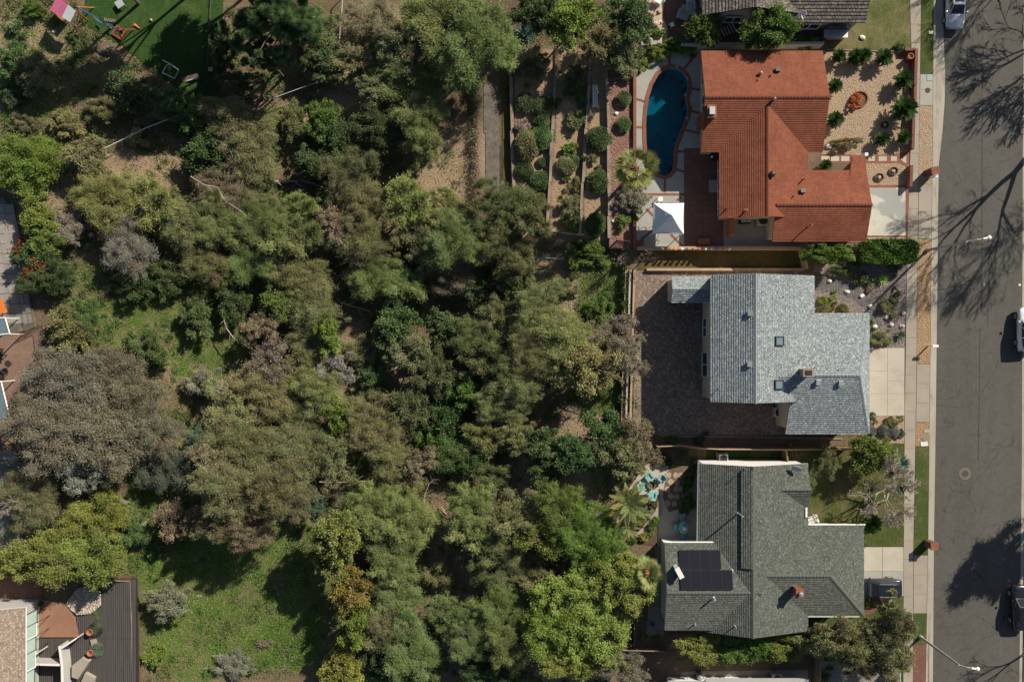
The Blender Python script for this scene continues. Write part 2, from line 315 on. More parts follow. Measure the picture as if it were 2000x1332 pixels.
# ---------------------------------------------------------------- mesh helpers
class MB:
    def __init__(s): s.v = []; s.f = []; s.m = []; s.uv = {}
    def add(s, vs, fs, mi=0, uvs=None):
        o = len(s.v); s.v += [tuple(v) for v in vs]
        for k, f in enumerate(fs):
            s.f.append(tuple(i + o for i in f)); s.m.append(mi)
            if uvs: s.uv[len(s.f) - 1] = uvs[k]
        return s
    def box(s, c, d, rz=0, mi=0, M=None):
        x, y, z = d[0] / 2, d[1] / 2, d[2] / 2
        vs = [Vector(p) for p in ((-x,-y,-z),(x,-y,-z),(x,y,-z),(-x,y,-z),(-x,-y,z),(x,-y,z),(x,y,z),(-x,y,z))]
        Mx = M if M is not None else Matrix.Rotation(rz, 3, 'Z')
        return s.add([Mx @ v + Vector(c) for v in vs], [(3,2,1,0),(4,5,6,7),(0,1,5,4),(1,2,6,5),(2,3,7,6),(3,0,4,7)], mi)
    def prism(s, poly, z0, z1, mi=0, holes=()):
        """poly of (x, y); top at z1"""
        rings = [list(map(lambda p: (p[0], p[1]), r)) for r in [poly] + list(holes)]
        tris = geometry.tessellate_polygon([[Vector((x, y, 0)) for x, y in r] for r in rings])
        flat = [p for r in rings for p in r]; n = len(flat)
        vs = [(x, y, z1) for x, y in flat] + [(x, y, z0) for x, y in flat]; fs = []
        for a, b, c in tris:
            ar = (flat[b][0] - flat[a][0]) * (flat[c][1] - flat[a][1]) - (flat[b][1] - flat[a][1]) * (flat[c][0] - flat[a][0])
            if ar < 0: b, c = c, b
            fs.append((a, b, c))
        i0 = 0
        for k, r in enumerate(rings):
            m = len(r); ar = sum(r[i][0] * r[(i + 1) % m][1] - r[(i + 1) % m][0] * r[i][1] for i in range(m))
            ccw = (ar > 0) == (k == 0)
            for i in range(m):
                a, b = i0 + i, i0 + (i + 1) % m
                fs.append((a, a + n, b + n, b) if ccw else (a, b, b + n, a + n))
            i0 += m
        return s.add(vs, fs, mi)
    def tube(s, pts, rad, n=6, mi=0, cap=True):
        pts = [Vector(p) for p in pts]; rad = rad if isinstance(rad, (list, tuple)) else [rad] * len(pts)
        vs = []; fs = []
        for i, p in enumerate(pts):
            d = (pts[min(i + 1, len(pts) - 1)] - pts[max(i - 1, 0)])
            d = d.normalized() if d.length > 1e-9 else Vector((0, 0, 1))
            a = d.orthogonal().normalized() if abs(d.z) > .99 else d.cross(Vector((0, 0, 1))).normalized()
            b = d.cross(a)
            for k in range(n):
                w = 2 * math.pi * k / n; vs.append(p + (a * math.cos(w) + b * math.sin(w)) * rad[i])
        for i in range(len(pts) - 1):
            for k in range(n):
                fs.append((i * n + k, i * n + (k + 1) % n, (i + 1) * n + (k + 1) % n, (i + 1) * n + k))
        if cap: fs += [tuple(range(n))[::-1], tuple((len(pts) - 1) * n + k for k in range(n))]
        return s.add(vs, fs, mi)
    def lathe(s, prof, c=(0, 0, 0), n=16, mi=0, a0=0.0, sx=1, sy=1):
        vs = []; fs = []; c = Vector(c)
        for r, z in prof:
            for k in range(n):
                w = a0 + 2 * math.pi * k / n; vs.append(c + Vector((r * math.cos(w) * sx, r * math.sin(w) * sy, z)))
        for i in range(len(prof) - 1):
            for k in range(n): fs.append((i * n + k, i * n + (k + 1) % n, (i + 1) * n + (k + 1) % n, (i + 1) * n + k))
        fs += [tuple(range(n))[::-1], tuple((len(prof) - 1) * n + k for k in range(n))]
        return s.add(vs, fs, mi)
    def rock(s, c, r, seed=0, mi=0, flat=.7):
        rr = random.Random(seed); bm = bmesh.new(); bmesh.ops.create_icosphere(bm, subdivisions=2, radius=1)
        ph = [rr.uniform(0, 6) for _ in range(6)]
        vs = []
        for v in bm.verts:
            k = 1 + .18 * math.sin(3 * v.co.x + ph[0]) * math.sin(2.6 * v.co.y + ph[1]) + .14 * math.sin(4 * v.co.z + ph[2] + 2 * v.co.x)
            vs.append(Vector(c) + Vector((v.co.x * r[0] * k, v.co.y * r[1] * k, v.co.z * r[2] * k)))
        s.add(vs, [tuple(v.index for v in f.verts) for f in bm.faces], mi); bm.free(); return s
    def build(s, name, mat, parent=None, smooth=False, bevel=0, world=False, link=True):
        off = Vector((0, 0, 0))
        if parent is not None and world:
            p = parent
            while p is not None: off += p.location; p = p.parent
        me = bpy.data.meshes.new(name)
        me.from_pydata([(v[0] - off.x, v[1] - off.y, v[2] - off.z) for v in s.v], [], s.f)
        mats = mat if isinstance(mat, (list, tuple)) else [mat]
        for m in mats: me.materials.append(m)
        me.polygons.foreach_set('material_index', s.m)
        if s.uv:
            ul = me.uv_layers.new(name='UVMap')
            for p in me.polygons:
                if p.index in s.uv:
                    for li, u in zip(p.loop_indices, s.uv[p.index]): ul.data[li].uv = u
        if smooth: me.polygons.foreach_set('use_smooth', [True] * len(me.polygons))
        me.update()
        o = bpy.data.objects.new(name, me)
        if bevel:
            b = o.modifiers.new('bevel', 'BEVEL'); b.width = bevel; b.segments = 2; b.limit_method = 'ANGLE'
        if link: C.objects.link(o)
        if parent is not None: o.parent = parent
        return o
def thing(name, label, cat, loc=(0, 0, 0), rz=0, group=None):
    o = bpy.data.objects.new(name, None); C.objects.link(o); o.empty_display_size = .2
    o.location = loc; o.rotation_euler = (0, 0, rz); o['label'] = label; o['category'] = cat
    if group: o['group'] = group
    return o
def tag(o, label, cat, group=None, kind=None):
    o['label'] = label; o['category'] = cat
    if group: o['group'] = group
    if kind: o['kind'] = kind
    return o
def struct(o, kind='structure', label=None):
    o['kind'] = kind
    if label: o['label'] = label
    return o
def piece(name, mesh, parent, loc=(0, 0, 0), rot=(0, 0, 0), scale=(1, 1, 1)):
    o = bpy.data.objects.new(name, mesh); C.objects.link(o); o.parent = parent
    o.location = loc; o.rotation_euler = rot; o.scale = scale; return o
def copy_thing(root, loc, rz, label, scale=None):
    r = root.copy(); C.objects.link(r); r.location = loc; r.rotation_euler = (0, 0, rz); r['label'] = label
    if scale: r.scale = scale
    for ch in list(root.children):
        c = ch.copy(); C.objects.link(c); c.parent = r
        for gch in ch.children:
            d = gch.copy(); C.objects.link(d); d.parent = c
    return r
def xy(pts, z=0.0): return [(W(px, py, z).x, W(px, py, z).y) for px, py in pts]
def sheet(name, pts, z, mat, thick=.1, holes=(), parent=None, kind='structure', label=None):
    mb = MB().prism(xy(pts, z), z - thick, z, 0, [xy(h, z) for h in holes])
    o = mb.build(name, mat, parent, world=True)
    if parent is None: struct(o, kind, label)
    return o
def grow(poly, d):
    """push a pixel outline outwards by d pixels"""
    n = len(poly); ar = sum(poly[i][0] * poly[(i + 1) % n][1] - poly[(i + 1) % n][0] * poly[i][1] for i in range(n)); sg = 1 if ar > 0 else -1
    out = []
    for i in range(n):
        a, b, c = Vector(poly[i - 1]), Vector(poly[i]), Vector(poly[(i + 1) % n])
        e1 = (b - a).normalized(); e2 = (c - b).normalized(); nn = Vector((e1.y + e2.y, -(e1.x + e2.x))).normalized() * sg
        out.append((b.x + nn.x * d, b.y + nn.y * d))
    return out
# ================================================================ THE GROUND
def terrain():
    us = np.concatenate([[-6000, -2500, -900, -300, -120], np.arange(-40, 2045, 5), [2100, 2300, 2900, 4500, 8000]])
    vs = np.concatenate([[-6000, -2500, -900, -300, -120], np.arange(-40, 1376, 5), [1420, 1600, 2200, 3800, 7300]])
    X, Y = np.meshgrid((us - 1000) / 20, (666 - vs) / 20)
    Z = G(X, Y); P = np.stack([X, Y, Z], -1).reshape(-1, 3)
    nu, nv = len(us), len(vs); i = np.arange(nu * nv).reshape(nv, nu)
    F = np.stack([i[:-1, :-1], i[1:, :-1], i[1:, 1:], i[:-1, 1:]], -1).reshape(-1, 4)
    me = bpy.data.meshes.new('ground')
    me.vertices.add(len(P)); me.vertices.foreach_set('co', P.ravel())
    me.loops.add(F.size); me.loops.foreach_set('vertex_index', F.ravel().astype(np.int32))
    me.polygons.add(len(F)); me.polygons.foreach_set('loop_start', np.arange(0, F.size, 4, dtype=np.int32))
    me.polygons.foreach_set('use_smooth', np.ones(len(F), bool))
    me.update(); me.validate()
    U = 1000 + P[:, 0] * 20; V = 666 - P[:, 1] * 20
    ga = me.attributes.new('grass', 'FLOAT', 'POINT'); ga.data.foreach_set('value', grass_mask(U, V).astype(np.float32))
    ba = me.attributes.new('bed', 'FLOAT', 'POINT'); ba.data.foreach_set('value', ((U > 1000) & (U < 1190) & (V > 88) & (V < 466)).astype(np.float32))
    da = me.attributes.new('dry', 'FLOAT', 'POINT'); da.data.foreach_set('value', dry_mask(U, V).astype(np.float32))
    o = bpy.data.objects.new('ground', me); C.objects.link(o); struct(o, label='sloping ground of bare earth, dry litter and green grass between the houses')
    m, t, b = nodes('hillside_ground'); co = coord(t)
    n1 = noise(t, co, .45, 6, .7); n2 = noise(t, co, 4, 6, .75); n3 = noise(t, co, 18, 4, .8)
    at = t.nodes.new('ShaderNodeAttribute'); at.attribute_name = 'grass'
    ad = t.nodes.new('ShaderNodeAttribute'); ad.attribute_name = 'dry'
    dirt = mixc(t, ramp(t, n2, .3, .7), (.15, .112, .07), (.27, .205, .13))
    litter = mixc(t, ramp(t, n3, .35, .65), (.27, .19, .12), (.55, .42, .285))
    col = mixc(t, ad.outputs['Fac'], dirt, litter)
    abd = t.nodes.new('ShaderNodeAttribute'); abd.attribute_name = 'bed'
    col = mixc(t, abd.outputs['Fac'], col, mixc(t, ramp(t, n2, .3, .7), (.33, .23, .14), (.52, .37, .235)))
    grs = mixc(t, ramp(t, n2, .3, .68), (.05, .115, .015), (.135, .225, .038))
    grs = mixc(t, ramp(t, n1, .42, .6), grs, (.20, .185, .085))
    f = math_(t, 'ADD', math_(t, 'MULTIPLY', at.outputs['Fac'], math_(t, 'SUBTRACT', 1.0, math_(t, 'MULTIPLY', abd.outputs['Fac'], .7))), math_(t, 'MULTIPLY', math_(t, 'SUBTRACT', noise(t, co, 1.6, 6, .75), .5), 1.5))
    col = mixc(t, ramp(t, f, .4, .62), col, grs)
    col = mixc(t, ramp(t, n3, .38, .6), mixc(t, .35, col, (.03, .025, .015)), col)
    t.links.new(col, b.inputs['Base Color']); b.inputs['Roughness'].default_value = .95; b.inputs['Specular IOR Level'].default_value = .1
    bump(t, b, math_(t, 'ADD', n3, math_(t, 'MULTIPLY', n2, 2.0)), .9, .08)
    me.materials.append(m)
def blobs(lst, U, V):
    r = np.zeros(np.shape(U))
    for (cx, cy, rx, ry, k) in lst:
        d = ((U - cx) / rx) ** 2 + ((V - cy) / ry) ** 2
        r = np.maximum(r, k * np.clip(1.5 - d, 0, 1))
    return r
GRASS = [(460,1190,170,150,1),(380,1260,110,90,1),(540,1080,90,60,.6),(370,690,60,80,.8),(320,590,110,75,.75),(240,640,90,60,.6),(1185,575,55,70,1),(1165,750,55,70,.8),(1130,680,40,40,.5),
 (1200,640,35,30,.7),(415,655,50,70,.7),(290,1000,70,90,.7),(250,1090,70,50,.6),(60,60,90,60,.45),(40,190,70,60,.6),(130,130,60,50,.4),(200,560,80,60,.55),(640,250,70,60,.5),(520,220,50,40,.6),(880,860,70,60,.6),
 (1190,930,40,60,.5),(1100,530,80,22,.4),(960,730,60,120,.5),(450,570,60,60,.5),(330,1150,90,90,.9),(560,1260,70,90,.7),(1170,900,50,25,.6),(600,1000,40,60,.4)]
DRY = [(890,300,80,80,1),(860,350,60,60,1),(1090,540,80,50,1),(1150,620,60,60,.9),(1130,960,70,60,1),(1160,840,60,50,1),(880,1120,90,110,.45),(640,420,60,40,.8),(720,100,90,70,.9),(640,200,110,40,.9),(740,30,80,50,.8),
 (1090,280,90,190,.35),(40,80,90,60,.8),(190,360,90,40,.7),(110,400,50,40,.8),(700,780,60,40,.7),(690,680,50,50,.6),(1010,940,60,40,.7),(560,470,60,60,.6),(240,330,120,40,.6),(380,720,70,60,.4),(880,980,60,40,.6),(500,1120,120,120,.3),(1090,870,60,40,.6),(720,740,70,60,.6),(1110,1310,90,30,.8)]
def grass_mask(U, V): return np.maximum(np.minimum(blobs(GRASS, U, V), .74), .34 * (1 - np.clip(blobs(DRY, U, V) * 1.3, 0, 1)))
def dry_mask(U, V): return blobs(DRY, U, V)
terrain()

# ---- street
SWL = [(0,1777),(133,1781),(266,1779),(470,1772),(532,1771),(798,1767),(1064,1765),(1332,1764)]
SWR = [(0,1799),(200,1796),(266,1795),(532,1792),(798,1789),(1064,1784),(1332,1783)]
KB = [(0,1824),(266,1822),(532,1819),(798,1816),(1064,1813),(1332,1808)]
RD = [(0,1842),(80,1843),(133,1846),(200,1845),(266,1840),(300,1835),(330,1833),(532,1831),(798,1828),(1064,1824),(1332,1822)]
FR = [(0,2000),(230,1998),(900,1996),(1332,1991)]
L = lerp_table
def run(t1, t2, y0, y1, step=40, d1=0, d2=0):
    ys = list(np.arange(y0, y1, step)) + [y1]
    return [(L(t1, y) + d1, y) for y in ys] + [(L(t2, y) + d2, y) for y in reversed(ys)]
sheet('road', run(RD, FR, -1600, 2900, 60), -.12, ASPHALT, .2, label='worn grey asphalt street')
sheet('gutter', run(KB, RD, -1600, 2900, 60, 4, 0), -.115, KERB, .2, label='concrete gutter beside the road')
sheet('kerb', run(KB, KB, -1600, 2900, 60, 0, 4), 0.0, KERB, .3, label='concrete kerb along the near side of the street')
sheet('far_gutter', run(FR, FR, -1600, 2900, 60, 0, 9), -.115, KERB, .2, label='concrete gutter on the far side of the street')
sheet('far_kerb', run(FR, FR, -1600, 2900, 60, 9, 13), 0.0, KERB, .3, label='concrete kerb on the far side of the street')
sheet('far_verge', run(FR, FR, -1600, 2900, 60, 13, 40), -.02, LAWN, .3, label='grass verge on the far side of the street')
sheet('far_yard', run(FR, FR, -1600, 2900, 60, 40, 900), -.03, LAWN_DRY, .3, label='front yards across the street')
for x, y0, y1, w in ((1920, -100, 610, 1.2), (1932, 470, 640, .8), (1914, 640, 900, .8)):
    struct(sheet('tar_seam', [(x - w, y0), (x + w, y0), (x + w - 3, y1), (x - w - 3, y1)], -.116, TAR, .01), label='dark tar seam along the street')
def slabs(name, label, y0, y1, t1, t2, z, mat, step, gap=.9, base=None, d1=0, d2=0, cols=1):
    o = sheet(name, run(t1, t2, y0, y1, 40, d1, d2), z - .015, base or CONC_OLD, .1, label=label)
    ys = np.arange(y0, y1 - step * .3, step)
    for i, y in enumerate(ys):
        ye = min(y + step, y1) if y + 1.3 * step < y1 or i < len(ys) - 1 else y1
        for c in range(cols):
            def X(yy, k): return (L(t1, yy) + d1) * (1 - k) + (L(t2, yy) + d2) * k
            a, b = c / cols, (c + 1) / cols; e = .35
            p = [(X(y, a) + e, y + e), (X(y, b) - e, y + e), (X(ye, b) - e, ye - e), (X(ye, a) + e, ye - e)]
            sheet('slab', p, z + random.uniform(0, .004), mat, .08, parent=o)
    return o
slabs('sidewalk', 'narrow beige concrete sidewalk running along the front yards', -60, 1400, SWL, SWR, .005, CONC, 36)
sheet('sidewalk_beyond', run(SWL, SWR, -1600, -60.5, 60), 0, CONC, .1, label='sidewalk continuing past the top of the frame')
sheet('sidewalk_below', run(SWL, SWR, 1400.5, 2900, 60), 0, CONC, .1, label='sidewalk continuing past the bottom of the frame')
def strip(name, y0, y1, mat, z, label): return sheet(name, run(SWR, KB, y0, y1, 30, .5, -.5), z, mat, .1, label=label)
strip('grass_verge', -1600, 145, LAWN, -.015, 'shaded grass verge at the top of the street')
strip('gravel_verge', 207, 360, GRAVEL_TAN, -.01, 'tan gravel verge beside the brick mailbox')
strip('gravel_verge', 467, 711, GRAVEL_ORANGE, -.01, 'long orange gravel verge opposite the grey roofed house')
strip('gravel_verge', 825, 871, GRAVEL_ORANGE, -.01, 'short orange gravel verge with utility lids')
strip('grass_verge', 871.5, 1084, LAWN, -.015, 'grass verge with the brick mailbox pillar')
strip('grass_verge', 1198, 1258, LAWN, -.015, 'short grass verge under the big street tree')
strip('brick_verge', 1258.5, 1400, BRICK_PINK, -.008, 'pink brick verge at the bottom of the street')
strip('grass_verge', 1400.5, 2900, LAWN, -.015, 'grass verge past the bottom of the frame')
for nm, a, b, st, lb in (('utility_pad', 145.5, 206.5, 30, 'concrete pad in the verge with a round brown lid'), ('driveway_apron', 360.5, 466.5, 53, 'concrete apron of the red roofed house'),
                     ('driveway_apron', 711.5, 824.5, 38, 'concrete apron of the grey roofed house'), ('driveway_apron', 1084.5, 1197.5, 38, 'concrete apron of the green roofed house')):
    slabs(nm, lb, a, b, SWR, KB, .004, CONC_GREY if 'pad' in nm else CONC, st, d1=.5, d2=-.5)

# ---- house 0 (top) ground
YARD0 = [(1700,-60),(1776,-60),(1780,98),(1620,98),(1604,50),(1690,44)]
sheet('lawn', YARD0, -.02, lawnmat('lawn_top', (.105,.135,.036), (.27,.225,.115), .72), label='patchy green and yellow front lawn at the top')
sheet('brick_patio', [(1303,-60),(1380,-60),(1380,70),(1330,66),(1306,56),(1296,38),(1297,15)], 0, PATIO_RED, label='brick red back patio with a curved edge at the top')
sheet('rock_bed', [(1245,-60),(1302,-60),(1296,15),(1295,38),(1305,57),(1300,95),(1262,98),(1240,60)], -.03, STONE_TAN, label='rock garden bed beside the curved patio')
sheet('side_yard', [(1380.5,-60),(1620,-60),(1620,93),(1330,93),(1306,57),(1331,66.5),(1380.5,70.5)], -.035, SOIL, label='dark side yard under the two round trees')
# ---- house 1 (red roof)
sheet('pool_deck', [(1243,152),(1262,128),(1300,104),(1372,98),(1372,290),(1336,290),(1336,486),(1243,486)], .0, CONC_GREY, .12, [grow(POOL, 3.5)], label='grey concrete deck around the swimming pool')
sheet('patio', [(1336.5,290.5),(1372,290.5),(1372,292),(1409,292),(1409,428),(1413,428),(1413,486),(1336.5,486)], .004, PATIO_RED, label='brick red patio between pool deck and house')
sheet('side_yard', [(1413.5,420),(1600,420),(1600,486),(1413.5,486)], .0, CONC_GREY, label='grey concrete side yard under the red roof')
sheet('red_gravel_bed', [(1186,150),(1236,150),(1236,486),(1190,486)], -.03, GRAVEL_RED, .1, label='reddish gravel bed beside the brick edge of the pool deck')
sheet('gravel_yard', [(1606,100),(1776,103),(1776,366),(1560,366),(1560,292),(1600,290)], -.015, GRAVEL_TAN, label='tan gravel front yard planted with sago palms')
sheet('soil_strip', [(1560,290.5),(1605,290.5),(1605,302),(1664,302),(1664,334),(1560,334)], -.006, SOIL, label='planting soil beside the entry walk')
# driveway of house 1
dw = sheet('driveway', [(1690,362),(1775,362),(1775,470),(1690,470)], -.012, BRICK, label='square concrete driveway with brick borders')
sheet('slab', [(1690,367),(1768.5,367),(1768.5,460.5),(1690,460.5)], .004, PATCHY, .05, parent=dw)
sheet('slab', [(1690,464.5),(1768.5,464.5),(1768.5,473),(1660,473),(1664,468)], .004, CONC_DRIVE, .05, parent=dw)
# entry walk
walk = sheet('entry_walk', [(1606,303),(1690,303),(1690,304),(1736,302),(1752,300),(1776,296),(1776,330),(1758,319),(1690,319),(1606,318)], -.004, BRICK, label='brick entry walk set with pale stepping slabs')
for (x0, x1) in ((1604,1620),(1623,1639),(1643,1659),(1695,1709),(1716,1732),(1740,1752)):
    sheet('slab', [(x0,305.5),(x1,305.5),(x1,315),(x0,315)], .006, CONC_DRIVE, .03, parent=walk)
sheet('slab', [(1760,308),(1770,302),(1770,320),(1760,313)], .006, CONC_DRIVE, .03, parent=walk)
# ---- strip below house 1
sheet('dry_lawn', [(1246,492),(1566,492),(1564,527),(1246,527)], -.25+.23, LAWN_DRY, .1, label='long dry brown and green lawn strip between the two houses')
# ---- house 2 (grey roof)
sheet('paver_patio', [(1241,529),(1560,529),(1560,700),(1690,700),(1690,850),(1236,850)], .0, PAVER, label='broad brown paver patio wrapping the grey roofed house')
sheet('planting_strip', [(1252,853),(1645,856),(1645,872),(1252,872)], -.03, SOIL, label='shaded planting strip between patio and red fence')
sheet('grey_gravel_yard', [(1588,516),(1771,516),(1767,680),(1700,680),(1690,612),(1590,612)], -.018, GRAVEL_GREY, label='grey and pink gravel front yard with a dry creek')
d2 = sheet('driveway', [(1680,679.5),(1767,679.5),(1766,812),(1680,812)], -.012, CONC, label='pale beige slab driveway of the grey roofed house')
for x0, x1 in ((1680,1733.3),(1733.8,1766.5)):
    for y0, y1 in ((680,724.3),(724.8,768.8),(769.3,812)) if x0 == 1680 else ((680,744.3),(744.8,768.8),(769.3,812)):
        sheet('slab', [(x0,y0),(x1,y0),(x1,y1),(x0,y1)], .005 + random.uniform(0,.004), CONC_DRIVE, .05, parent=d2)
sheet('gravel_bed', [(1680,812.5),(1766.5,812.5),(1766,866),(1700,866),(1680,850)], -.02, GRAVEL_TAN, label='gravel bed of grey mounded shrubs below the driveway')
sheet('dry_creek', [(1590,532),(1625,540),(1660,552),(1690,572),(1712,600),(1722,640),(1704,648),(1698,612),(1672,588),(1640,574),(1590,566)], -.008, gravel('gravel_creek', [(.13,.125,.125),(.2,.19,.185),(.26,.24,.23),(.09,.09,.095)], 6), .05, label='dark grey dry creek curving through the gravel yard')
# ---- house 3 (green-grey roof)
sheet('lawn', [(1560,874),(1690,868),(1766,866.5),(1765,1067),(1550,1067)], -.02, lawnmat('lawn_mixed', (.08,.11,.028), (.22,.165,.085), .62), label='front lawn with bare patches under the leafless tree')
sheet('side_lawn', [(1380,879),(1526,879),(1526,906),(1380,906)], -.02, LAWN_DEEP, label='narrow green side lawn behind the wooden gate')
sheet('side_bed', [(1527,879),(1559,879),(1559,906),(1527,906)], -.024, SOIL, label='planted corner beside the wooden gate')
d3 = sheet('driveway', [(1670,1068),(1765,1068),(1765,1164),(1670,1164)], -.012, CONC_OLD, label='concrete driveway under the black parked car')
for x0, x1 in ((1670,1723),(1724,1764.5)):
    for y0, y1 in ((1068.5,1115),(1115.7,1163.5)):
        sheet('slab', [(x0,y0),(x1,y0),(x1,y1),(x0,y1)], .005 + random.uniform(0,.004), CONC_GREY if y0 > 1100 else CONC_DRIVE, .05, parent=d3)
sheet('lawn', [(1560,1165),(1764,1165),(1764,1290),(1560,1290)], -.022, LAWN, label='small lawn under the big spreading street tree')
sheet('brick_landing', [(1670,1164.5),(1715,1164.5),(1735,1158),(1745,1164),(1700,1200),(1670,1200)], .0, BRICK_PINK, label='brick strip beside the black parked car')
sheet('back_patio', [(1262,905),(1305,908),(1306,925),(1372,925),(1372,1066),(1284,1066),(1287,1010),(1292,966),(1240,966),(1228,955)], -.01, CONC_DRIVE, label='tan concrete back patio with turquoise furniture')
sheet('back_path', [(1278,1066.5),(1297,1066.5),(1300,1130),(1296,1240),(1262,1240),(1266,1180),(1285,1130)], -.012, CONC_OLD, label='shaded path beside the green roofed house')
sheet('garden_path', [(1291,960),(1294,1005),(1258,1042),(1240,1056),(1236,1048),(1255,1030),(1280,998)], .006, CONC, .08, label='curving tan garden path behind the patio')
sheet('planting_bed', [(1244,1062),(1255,1046),(1284,1012),(1283,1066)], -.02, MULCH, label='flower bed along the curving path')
# flagstones
fl = sheet('flagstone_area', [(1303,920),(1340,918),(1338,990),(1306,1000),(1294,970)], .0, SOIL, .08, label='flagstone area between patio and hedge')
rr = random.Random(5)
for j in range(5):
    for i in range(3):
        cx, cy = 1305 + i * 13 + (j % 2) * 4 + rr.uniform(-2, 2), 927 + j * 14 + rr.uniform(-2, 2); k = rr.randint(5, 7); a0 = rr.uniform(0, 6)
        p = [(cx + rr.uniform(5.2, 7.4) * math.cos(a0 + q * 6.283 / k), cy + rr.uniform(5.4, 7.6) * math.sin(a0 + q * 6.283 / k)) for q in range(k)]
        sheet('stone', p, .035 + rr.uniform(0, .012), FLAG, .05, parent=fl)
# ---- bottom lot
sheet('bare_yard', [(1215,1270),(1585,1270),(1585,1420),(1215,1420)], -.02, SOIL, label='bare brown yard at the bottom of the picture')
c4 = sheet('concrete_walk', [(1330,1311),(1578,1307),(1578,1420),(1330,1420)], -.004, CONC_OLD, label='concrete strip beside the bottom house')
sheet('grey_paving', [(1602,1290.5),(1745,1290.5),(1745,1420),(1602,1420)], -.01, PAVER_GREY, label='grey paved front court at the bottom right')
sheet('side_court', [(1746,1290.5),(1763.5,1290.5),(1763.5,1420),(1746,1420)], -.02, LAWN_DEEP, label='narrow planted strip beside the sidewalk')
sheet('soil_bed', [(1205,1200),(1300,1236),(1560,1240),(1600,1240),(1600,1269.5),(1205,1269.5)], -.03, SOIL, label='dark soil below the green roofed house')

# ---- upper left lawn, left terraces
DRAIN = plain('drain_concrete', (.17, .15, .122), .95, .35, 1.2, 7, .6, tint=(.08, .068, .05))
def drape(name, pts, mat, h, label, step=10, kind='structure'):
    us = [p[0] for p in pts]; vs_ = [p[1] for p in pts]
    bm = bmesh.new(); 
    gu = np.arange(min(us), max(us) + step, step); gv = np.arange(min(vs_), max(vs_) + step, step)
    UU, VV = np.meshgrid(gu[:-1] + step / 2, gv[:-1] + step / 2); ins = inside(pts, UU, VV)
    vm = {}
    def vert(i, j):
        if (i, j) not in vm:
            x, y = (gu[i] - 1000) / 20, (666 - gv[j]) / 20
            vm[i, j] = bm.verts.new((x, y, g(x, y) + h))
        return vm[i, j]
    for j in range(len(gv) - 1):
        for i in range(len(gu) - 1):
            if ins[j, i]: bm.faces.new([vert(i, j + 1), vert(i + 1, j + 1), vert(i + 1, j), vert(i, j)])
    me = bpy.data.meshes.new(name); bm.to_mesh(me); bm.free(); me.materials.append(mat)
    o = bpy.data.objects.new(name, me); C.objects.link(o); struct(o, kind, label); return o
TOPLAWN = [(195,-60),(416,-60),(408,180),(395,196),(330,160),(290,130),(222,78),(150,40),(165,-20)]
drape('lawn', [(195,-60),(416,-60),(408,180),(395,196),(330,160),(290,130),(222,78),(150,40),(165,-20)], LAWN_DEEP, .06, 'deep green back lawn with the climbing frame', 5)
for nm, pts, lab in (('drain_channel', [(943,150),(970,150),(981,345),(982,400),(952,400),(946,300)], 'concrete drainage channel beside the terraced beds'),
                ('drain_channel', [(556,212),(571,212),(584,385),(578,385),(556,300)], 'narrow concrete drain running down from the plank fence'),
                ('drain_channel', [(638,860),(652,860),(652,1015),(640,1015)], 'short concrete drain half hidden under the trees'),
                ('drain_channel', [(990,895),(1009,895),(1012,975),(998,975)], 'concrete drain in the gap between trees below centre')):
    drape(nm, pts, DRAIN, .05, lab, 4)
drape('mossy_strip', [(977,85),(992,85),(995,345),(983,345)], lawnmat('moss', (.13,.12,.03), (.2,.14,.06), .6), .06, 'mossy strip between drain and timber wall', 4)
LZ = .05
sheet('stone_terrace', [(-60,380),(5,383),(30,430),(45,520),(62,600),(72,640),(40,648),(-60,665)], LZ, DRAIN, .25, label='pale stone terrace on the left edge')
sheet('brick_terrace', [(-60,668),(40,650),(88,636),(96,720),(75,790),(60,860),(-60,880)], LZ - .01, bricks('terrace_brick', (.29,.185,.135), (.34,.225,.165), (.22,.145,.11), .3, .1, .012), .25, label='brown brick terrace with the round table')
sheet('lower_terrace', [(-60,1125),(80,1122),(82,1180),(-60,1182)], LZ, PATIO_RED, .25, label='shaded brick red terrace at the lower left')
sheet('shaded_yard', [(-60,886),(30,880),(60,960),(60,1060),(-60,1080)], -.03, CONC_OLD, .2, label='shaded paved yard under the bare yellow tree')
sheet('clay_patio', [(40,1195),(80,1170),(130,1180),(148,1215),(154,1244),(74,1244),(50,1215)], LZ + .02, TERRACOTTA, .25, label='terracotta patio beside the greenhouse panels')
sheet('pebble_bed', grow([(128,1180),(150,1150),(180,1142),(196,1160),(196,1182),(176,1198),(150,1200)], 1), LZ + .035, PEBBLE, .2, label='pale pebble bed beside the dark plank deck')
